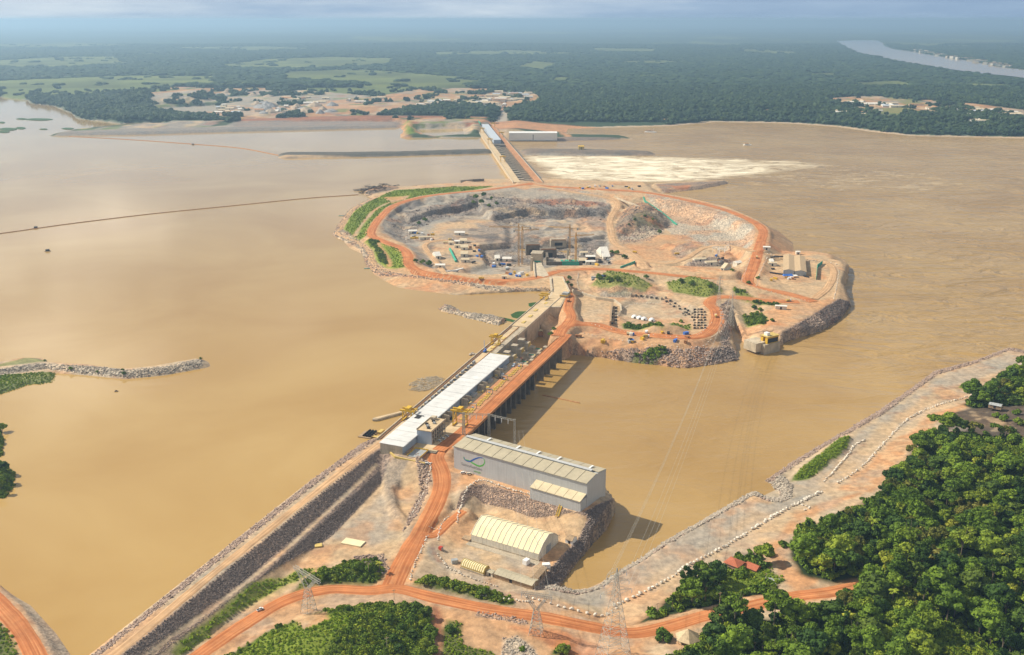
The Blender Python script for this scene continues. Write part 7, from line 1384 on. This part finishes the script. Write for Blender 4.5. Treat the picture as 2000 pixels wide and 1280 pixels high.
wall_line('green_pipeline', [(1257, 386), (1259, 393), (1290, 414), (1322, 440)], 0, 2.0, 2.6, M_GREEN, 'green pipeline running down the pale pit slope', 'pipeline'); wall_line('conveyor', [(1165, 372), (1205, 388), (1240, 401), (1285, 420)], 4, 2, 1.6, M_CONCW, 'thin pale conveyor line above the wooded mound', 'conveyor'); wall_line('green_net', [(1212, 524), (1225, 519), (1240, 513)], 4, 3, 1.2, M_GREEN, 'green net screen beside the pit road', 'fence'); wall_line('white_bank', [(872, 531), (890, 530), (905, 526)], -4, 2, 3, M_WHITE, 'row of white sacks beside the ring road', 'sacks')
wall_line('quay_wall', [(901, 357), (925, 355), (945, 354)], 3, 6, 6, M_CONCD, 'dark concrete guide wall beside the far spillway'); 
yg = empty('yellow_gate', PV(1500, 674, -9), 0.55); tag(yg, 'yellow steel gate tower standing on concrete at the channel mouth', 'gate')
part('base', M_CONC, yg, (-14, 14, -8, 8, -14, 4)); part('slab', M_CONCW, yg, (-24, -2, -2, 20, -6, 6)); part('frame', M_YEL, yg, (-8, 12, -6, -2, 4.05, 13)); part('frame', M_YEL, yg, (-8, 12, 2, 6, 4.05, 12)); part('deck', M_YELD, yg, (-9, 13, -7, 7, 13.05, 14)); part('cabin', M_WHITE, yg, (-6, -1, -3, 3, 14.05, 18)); part('opening', M_DARK, yg, (-7, 11, -6.2, -6.02, 5, 11))
# scaffold frames
for i, (px, py) in enumerate([(1398, 492), (1410, 496), (1420, 490), (1402, 498)]): 
    o = empty('steel_portal', G(px, py, -5), .4 * i); tag(o, 'white portal frame standing on the stony bank', 'frame', 'white frames on the stony bank'); part('post', WR, o, (-6, -5, -.5, .5, -1, 9)); part('post', WR, o, (5, 6, -.5, .5, -1, 9)); part('beam', WR, o, (-6, 6, -.5, .5, 9.02, 10))
for i, (px, py, z, rz, lb, m_) in enumerate([(1110, 590, 9, 1.3, 'orange lorry on the island road beside the crest block', M_RUST), (1398, 620, 7, 1.5, 'pale lorry on the loop road', M_WHITE), (1230, 655, 7, -.2, 'pale lorry on the lower loop road', M_CREAM), (1478, 505, 9, 1.3, 'lorry on the red road above the tan yard', M_WHITE), (940, 548, 9, 0, 'lorry on the southern ring road', M_YEL), (1240, 495, -12, -.6, 'lorry on the pit floor road', M_YEL), (1322, 498, -12, .2, 'yellow excavator truck working in the pit', M_YEL), (880, 470, -6, .4, 'lorry parked on the upper yard', M_WHITE), (925, 515, -6, .9, 'lorry parked near the last yard shed', M_DARK), (1130, 660, 5, 0, 'lorry standing below the loop road', M_RUST), (1540, 590, 6, .3, 'lorry on the tip yard road', M_WHITE), (1262, 660, 6, .1, 'white tanker beside the sand patch', M_WHITE), (870, 476, -6, 0, 'tan lorry parked beside the small huts', M_CREAM)]): car(px, py, z, rz, lb, 'lorry', m_)
# parts yards: crates and machines
r = random.Random(21); kinds = [(M_WHITE, 'white'), (M_YEL, 'yellow'), (M_BLUE, 'blue'), (M_RUST, 'rusty'), (M_GREY, 'grey'), (M_DARK, 'dark')]
for (cx, cy, n, sx, sy, z, lb) in [(825, 462, 14, 22, 8, -6, 'upper yard'), (930, 492, 8, 12, 14, -8, 'plant yard'), (980, 522, 9, 20, 5, -4, 'tower foot'), (1165, 512, 10, 28, 7, -8, 'white roofs'), (1010, 538, 9, 20, 4, 6, 'ring road'), (1290, 660, 10, 60, 10, 3, 'loop road'), (1215, 666, 6, 40, 5, 3, 'stone shore'), (1400, 510, 8, 30, 10, -5, 'stony bank'), (1535, 545, 6, 30, 4, 6, 'tan warehouses'), (1030, 610, 0, 1, 1, 5, ''), (1175, 545, 5, 30, 6, 6, 'pond'), (1200, 368, 14, 70, 4, 9, 'spillway abutment')]:
    for i in range(n):
        px, py = cx + r.uniform(-sx, sx), cy + r.uniform(-sy, sy); m_, nm = r.choice(kinds); L, W, H = r.uniform(4, 9), r.uniform(2.4, 4), r.uniform(2, 3.4); o = empty('machine_crate', G(px, py, z), r.uniform(0, 3)); tag(o, f'{nm} site crate lying near the {lb} on the island', 'crate', f'site crates near the {lb}'); part('body', m_, o, (-L / 2, L / 2, -W / 2, W / 2, -.8, H)); part('lid', m_, o, (-L / 2 - .2, L / 2 + .2, -W / 2 - .2, W / 2 + .2, H + .02, H + .4))
for i, (px, py, k, s, z) in enumerate([(930, 392, 0, 1.0, 0), (945, 388, 2, .9, 0), (960, 395, 1, .8, 0), (940, 402, 2, .9, -2), (955, 404, 7, 1.4, -3), (970, 400, 7, 1.3, -2), (925, 398, 7, 1.4, -2)]): tree(G(px, py, z), k, s * .8, 'green tree in the clump on the pit rim', 'tree clump on the pit rim', 'rim_tree')
for i, (px, py, s) in enumerate([(825, 515, 1.3), (838, 518, 1.5), (812, 512, 1.1), (830, 432, 1.4), (818, 438, 1.2), (1240, 430, .8), (1260, 424, .9), (1275, 430, .8), (1228, 440, .7), (1288, 455, 1.2), (1190, 550, 1.6), (1170, 545, 1.5), (1205, 548, 1.4), (1112, 545, 1.0), (1108, 555, 1.0), (1116, 560, .9), (1075, 655, .9), (1082, 645, .8), (1262, 544, 1.2), (1330, 552, 1.3), (1350, 556, 1.2), (1385, 560, 1.2), (1473, 604, 1.2), (1485, 608, 1.1), (1490, 632, 1.0), (1508, 628, .9), (1470, 632, 1.0), (1270, 636, 1.0), (1330, 630, .8), (1462, 555, 1.0), (1480, 545, .9), (1185, 503, 1.3), (1205, 497, 1.5), (1220, 505, 1.4), (1195, 495, 1.2), (1430, 530, .9)]):
    tree(G(px, py, 4), 7, s * 0.85, 'dark bush growing on the island rock', 'dark bushes on the island', 'island_bush', cat='bush')

# ================================================================ far things
fo, frz, fL = px_frame((1030, 355), (943, 242), 9)
fd = empty('far_dam', (fo.x, fo.y, 0), frz); tag(fd, 'far spillway and powerhouse dam crossing the wide river', 'dam')
fl = lambda a, b: (Matrix.Translation((fo.x, fo.y, 0)) @ Matrix.Rotation(frz, 4, 'Z')).inverted() @ PV(a, b, 9)
part('crest_road', M_TANS, fd, (-10, fL, 18, 36, -30, 9.6)); part('parapet', M_CONCW, fd, (-10, fL, 36.1, 37.2, 5, 11.2)); part('downstream_road', M_DIRT, fd, (-20, fL, -36, -22, 3.5, 9.4)); part('edge_beam', M_CONCW, fd, (-20, fL, -37.2, -36.1, 2, 10.6))
part('apron', M_DARK, fd, (0, fL * .52, -21.8, 17.8, -34, -9)); part('powerhouse_base', M_CONCD, fd, (fL * .53, fL, -21.9, 17.9, -34, 7.5)); part('downstream_wall', M_CONCD, fd, (fL * .53, fL, -36, -22.1, -34, 3.4))  # apron is near black: shade of the pier gaps put into its colour
fp_ = MB(); cbox(fp_, -5, 5, -34, -16, -34, 3.4); cbox(fp_, -5, 5, -15.9, 1.9, -34, 2.5); cbox(fp_, -5, 5, 2, 17.5, -34, 8.6); q = fp_.build('pier', M_CONC, fd); q.location = (12, 0, 0); N = int(fL * .52 / 42); copies(fd, q, [(12 + 42 * i, 0, 0) for i in range(1, N)])
gt = part('gate', M_DARK, fd, (-15.5, 15.5, 4, 6, -28, 3)); gt.location = (33, 0, 0); copies(fd, gt, [(33 + 42 * i, 0, 0) for i in range(1, N)])
sp = part('cross_beam', M_CONCW, fd, (-2.5, 2.5, -21, 1.9, 4.5, 6)); sp.location = (12, 0, 0); copies(fd, sp, [(12 + 42 * i, 0, 0) for i in range(1, N)])
M_ROOFFB = mat('blue_white_roof', (0.52, 0.57, 0.62), 0.5, var=0.08)
part('hall_wall', M_WALLB, fd, (fL * .56, fL * .92, -10, 13, 7.55, 19)); rp = part('roof_panel', M_ROOFFB, fd, (0, 24, -11.5, 14.5, 19.05, 20.2)); rp.location = (fL * .56, 0, 0); copies(fd, rp, [(fL * .56 + 24.6 * i, 0, 0) for i in range(1, int(fL * .36 / 24.6))])
part('end_block', M_CONCD, fd, (fL * .93, fL * .99, -20, 16, 7.55, 16)); part('green_end', M_GREEN, fd, (fL * .93, fL * 1.0, 16.05, 17.8, 7.55, 22))
for i, (x, y, lb) in enumerate([(fL * .25, 27, 'yellow crest crane over the far spillway piers'), (fL * .55, 27, 'yellow crest crane at the end of the far blue roof'), (fL * .78, 27, 'yellow crest crane beside the far blue roof'), (fL * .68, -28, 'yellow crane on the downstream road of the far dam'), (fL * .9, -28, 'yellow crane near the far abutment')]):
    c, s_ = math.cos(frz), math.sin(frz); gantry('gantry_crane', (fo.x + x * c - y * s_, fo.y + x * s_ + y * c, 9.7), frz, 12, 14, 12, lb)
def far_building(px, py, z, L, W, H, rz, label, roof, wall, group=None, cat='building', name='far_building', rise=.2): return hut(px, py, z, L, W, H, rz, label, roof, wall, group, cat, name, rise)
hl = far_building(1041, 272, 2, 172, 44, 24, 0, 'long white hall standing on the bank beyond the spillway', M_WHITE, M_WHITE, None, 'hall', 'white_hall', .08)
far_building(1135, 292, -8, 18, 14, 10, 0, 'small yellow machine house on the stone groyne', M_YEL, M_YELD, None, 'hut', 'machine_house')
# quarry heaps, camp and town
def heap(px, py, z, r_, h, label, m, group):
    p = G(px, py, z); o = empty('stone_heap', p); tag(o, label, 'heap', group); rr = np.random.default_rng(int(px * 7 + py)); n = 18; v = [(0, 0, h)]; 
    for k in (.35, .7, 1.0): v += [(r_ * k * math.cos(i * 2 * math.pi / n) * rr.uniform(.85, 1.12), r_ * k * math.sin(i * 2 * math.pi / n) * rr.uniform(.85, 1.12), h * (1 - k) * rr.uniform(.9, 1.1) - (3 if k == 1 else 0)) for i in range(n)]
    f = [(0, 1 + i, 1 + (i + 1) % n) for i in range(n)]; g2 = [(1 + k * n + i, 1 + (k + 1) * n + i, 1 + (k + 1) * n + (i + 1) % n, 1 + k * n + (i + 1) % n) for k in range(2) for i in range(n)]; m2 = MB(); m2.add(v, f + g2); m2.build('slope', m, o)
M_HEAP = mat('crushed_stone', (0.34, 0.33, 0.32), .9, var=.25, scale=.05); M_HEAPT = mat('tan_spoil', (0.48, 0.37, 0.26), .9, var=.25, scale=.05)
r = random.Random(31)
for i in range(26): heap(r.uniform(500, 650), r.uniform(203, 222), 10, r.uniform(22, 48), r.uniform(9, 22), 'grey crushed stone heap in the far quarry yard' if i % 3 else 'tan spoil heap in the far quarry yard', M_HEAP if i % 3 else M_HEAPT, 'stone heaps in the far quarry')
for i in range(10): heap(r.uniform(420, 560), r.uniform(177, 190), 12, r.uniform(20, 40), r.uniform(8, 16), 'spoil heap on the upper quarry terrace', M_HEAP if i % 2 else M_HEAPT, 'spoil heaps on the quarry terrace')
ROOFS = [(WR, 'white'), (CR, 'tan'), (M_ROOFFB, 'pale blue'), (M_RUST, 'rust')]
def camp(n, x0, x1, y0, y1, where, size=(30, 75), zt=14, seed=1, slope=0.0):
    r = random.Random(seed)
    for i in range(n):
        px = r.uniform(x0, x1); py = r.uniform(y0, y1) + slope * (px - x0); m_, nm = ROOFS[r.choice([0, 0, 1, 1, 2, 3])]; far_building(px, py, zt, r.uniform(*size), r.uniform(12, 22), r.uniform(5, 9), r.choice([0, .1, 1.5, -.15]) , f'{nm} roofed camp building {where}', m_, M_CREAMW, f'camp buildings {where}', 'building', 'camp_building')
camp(34, 800, 985, 196, 211, 'in the cleared ground beyond the far dam', seed=2); camp(22, 940, 1035, 178, 198, 'beside the bend of the far red road', seed=3); camp(10, 560, 740, 190, 205, 'around the far quarry', seed=4); camp(16, 420, 560, 208, 222, 'below the far quarry face', (18, 40), seed=5)
camp(44, 1660, 1985, 196, 204, 'in the red cleared ground across the river', (40, 90), seed=6, slope=.07); camp(12, 1640, 1720, 216, 226, 'beside the far green meadow', (30, 70), seed=7); camp(12, 1880, 1990, 226, 240, 'near the far river bend', (40, 80), seed=8); camp(6, 985, 1010, 168, 174, 'in the small far clearing', seed=9)
r = random.Random(41)
for i in range(60):
    t_ = r.random(); px = 1780 + 190 * t_ ; py = 100.5 + 32 * t_ - 5 * r.random() ** 2; p = PV(px, py, 14); o = empty('town_house', (p.x, p.y, 12), r.uniform(0, 3)); tag(o, 'tiny pale town house on the bank of the distant river', 'house', 'town houses on the distant river'); L = r.uniform(25, 70); H = r.uniform(10, 22); part('wall', M_CREAMW, o, (-L / 2, L / 2, -12, 12, 0, H)); part('roof', M_RUST if i % 3 == 0 else CR, o, (-L / 2 - 1, L / 2 + 1, -13, 13, H + .1, H + 2))
def boat(px, py, z, L, rz, label):
    o = empty('work_boat', PV(px, py, z), rz); tag(o, label, 'boat', 'work boats on the river'); w = L * .16; m = MB(); pts = [(-L / 2, -w), (L * .3, -w), (L / 2, 0), (L * .3, w), (-L / 2, w)]; m.prism(pts, -1, L * .07); m.build('hull', M_WHITE, o); part('cabin', M_CREAMW, o, (-L * .35, L * .1, -w * .7, w * .7, L * .07 + .02, L * .18)); part('roof', M_RUST, o, (-L * .38, L * .13, -w * .85, w * .85, L * .18 + .02, L * .2)); MB().bar((L * .2, 0, L * .07), (L * .25, 0, L * .32), L * .015).build('mast', M_WHITE, o)
for px, py, L, rz, lb in [(1271, 259, 46, -.4, 'white dredger boat off the far bank'), (1460, 284, 30, .1, 'small dark workboat in midstream'), (1268, 256, 20, 1, 'tender boat beside the dredger')]: boat(px, py, -18, L, rz, lb)
r = random.Random(51)
for i in range(24): boat(1780 + r.random() * 160, 0, 0, 1, 0, '') if False else None
for i, (px, py, w, h) in enumerate([(42, 233, 10, 1.5), (75, 234, 28, 2), (15, 253, 18, 2.5), (40, 251, 10, 2), (85, 253, 8, 1), (132, 252, 12, 1.6), (4, 240, 6, 1.5), (5, 258, 14, 2)]): mat_poly([(px - w, py), (px - w * .3, py - h), (px + w * .6, py - h * .8), (px + w, py), (px + w * .4, py + h), (px - w * .5, py + h * .7)], 'drifting weed mat in the wide upper reservoir', 1.5)

# ---------------------------------------------------------------- the air
HZ = bpy.data.meshes.new('haze'); hm = MB().box((0, 47000, 195), (110000, 99000, 450))
hz = hm.build('haze', None); hz.data.materials.clear()
m = bpy.data.materials.new('haze'); m.use_nodes = True; nt = m.node_tree; nt.nodes.clear()
o = nt.nodes.new('ShaderNodeOutputMaterial'); v = nt.nodes.new('ShaderNodeVolumePrincipled')
v.inputs['Color'].default_value = (0.50, 0.75, 1.0, 1); v.inputs['Density'].default_value = 6.6e-5; v.inputs['Anisotropy'].default_value = 0.35
nt.links.new(v.outputs[0], o.inputs['Volume']); hz.data.materials.append(m); tag(hz, kind='stuff')
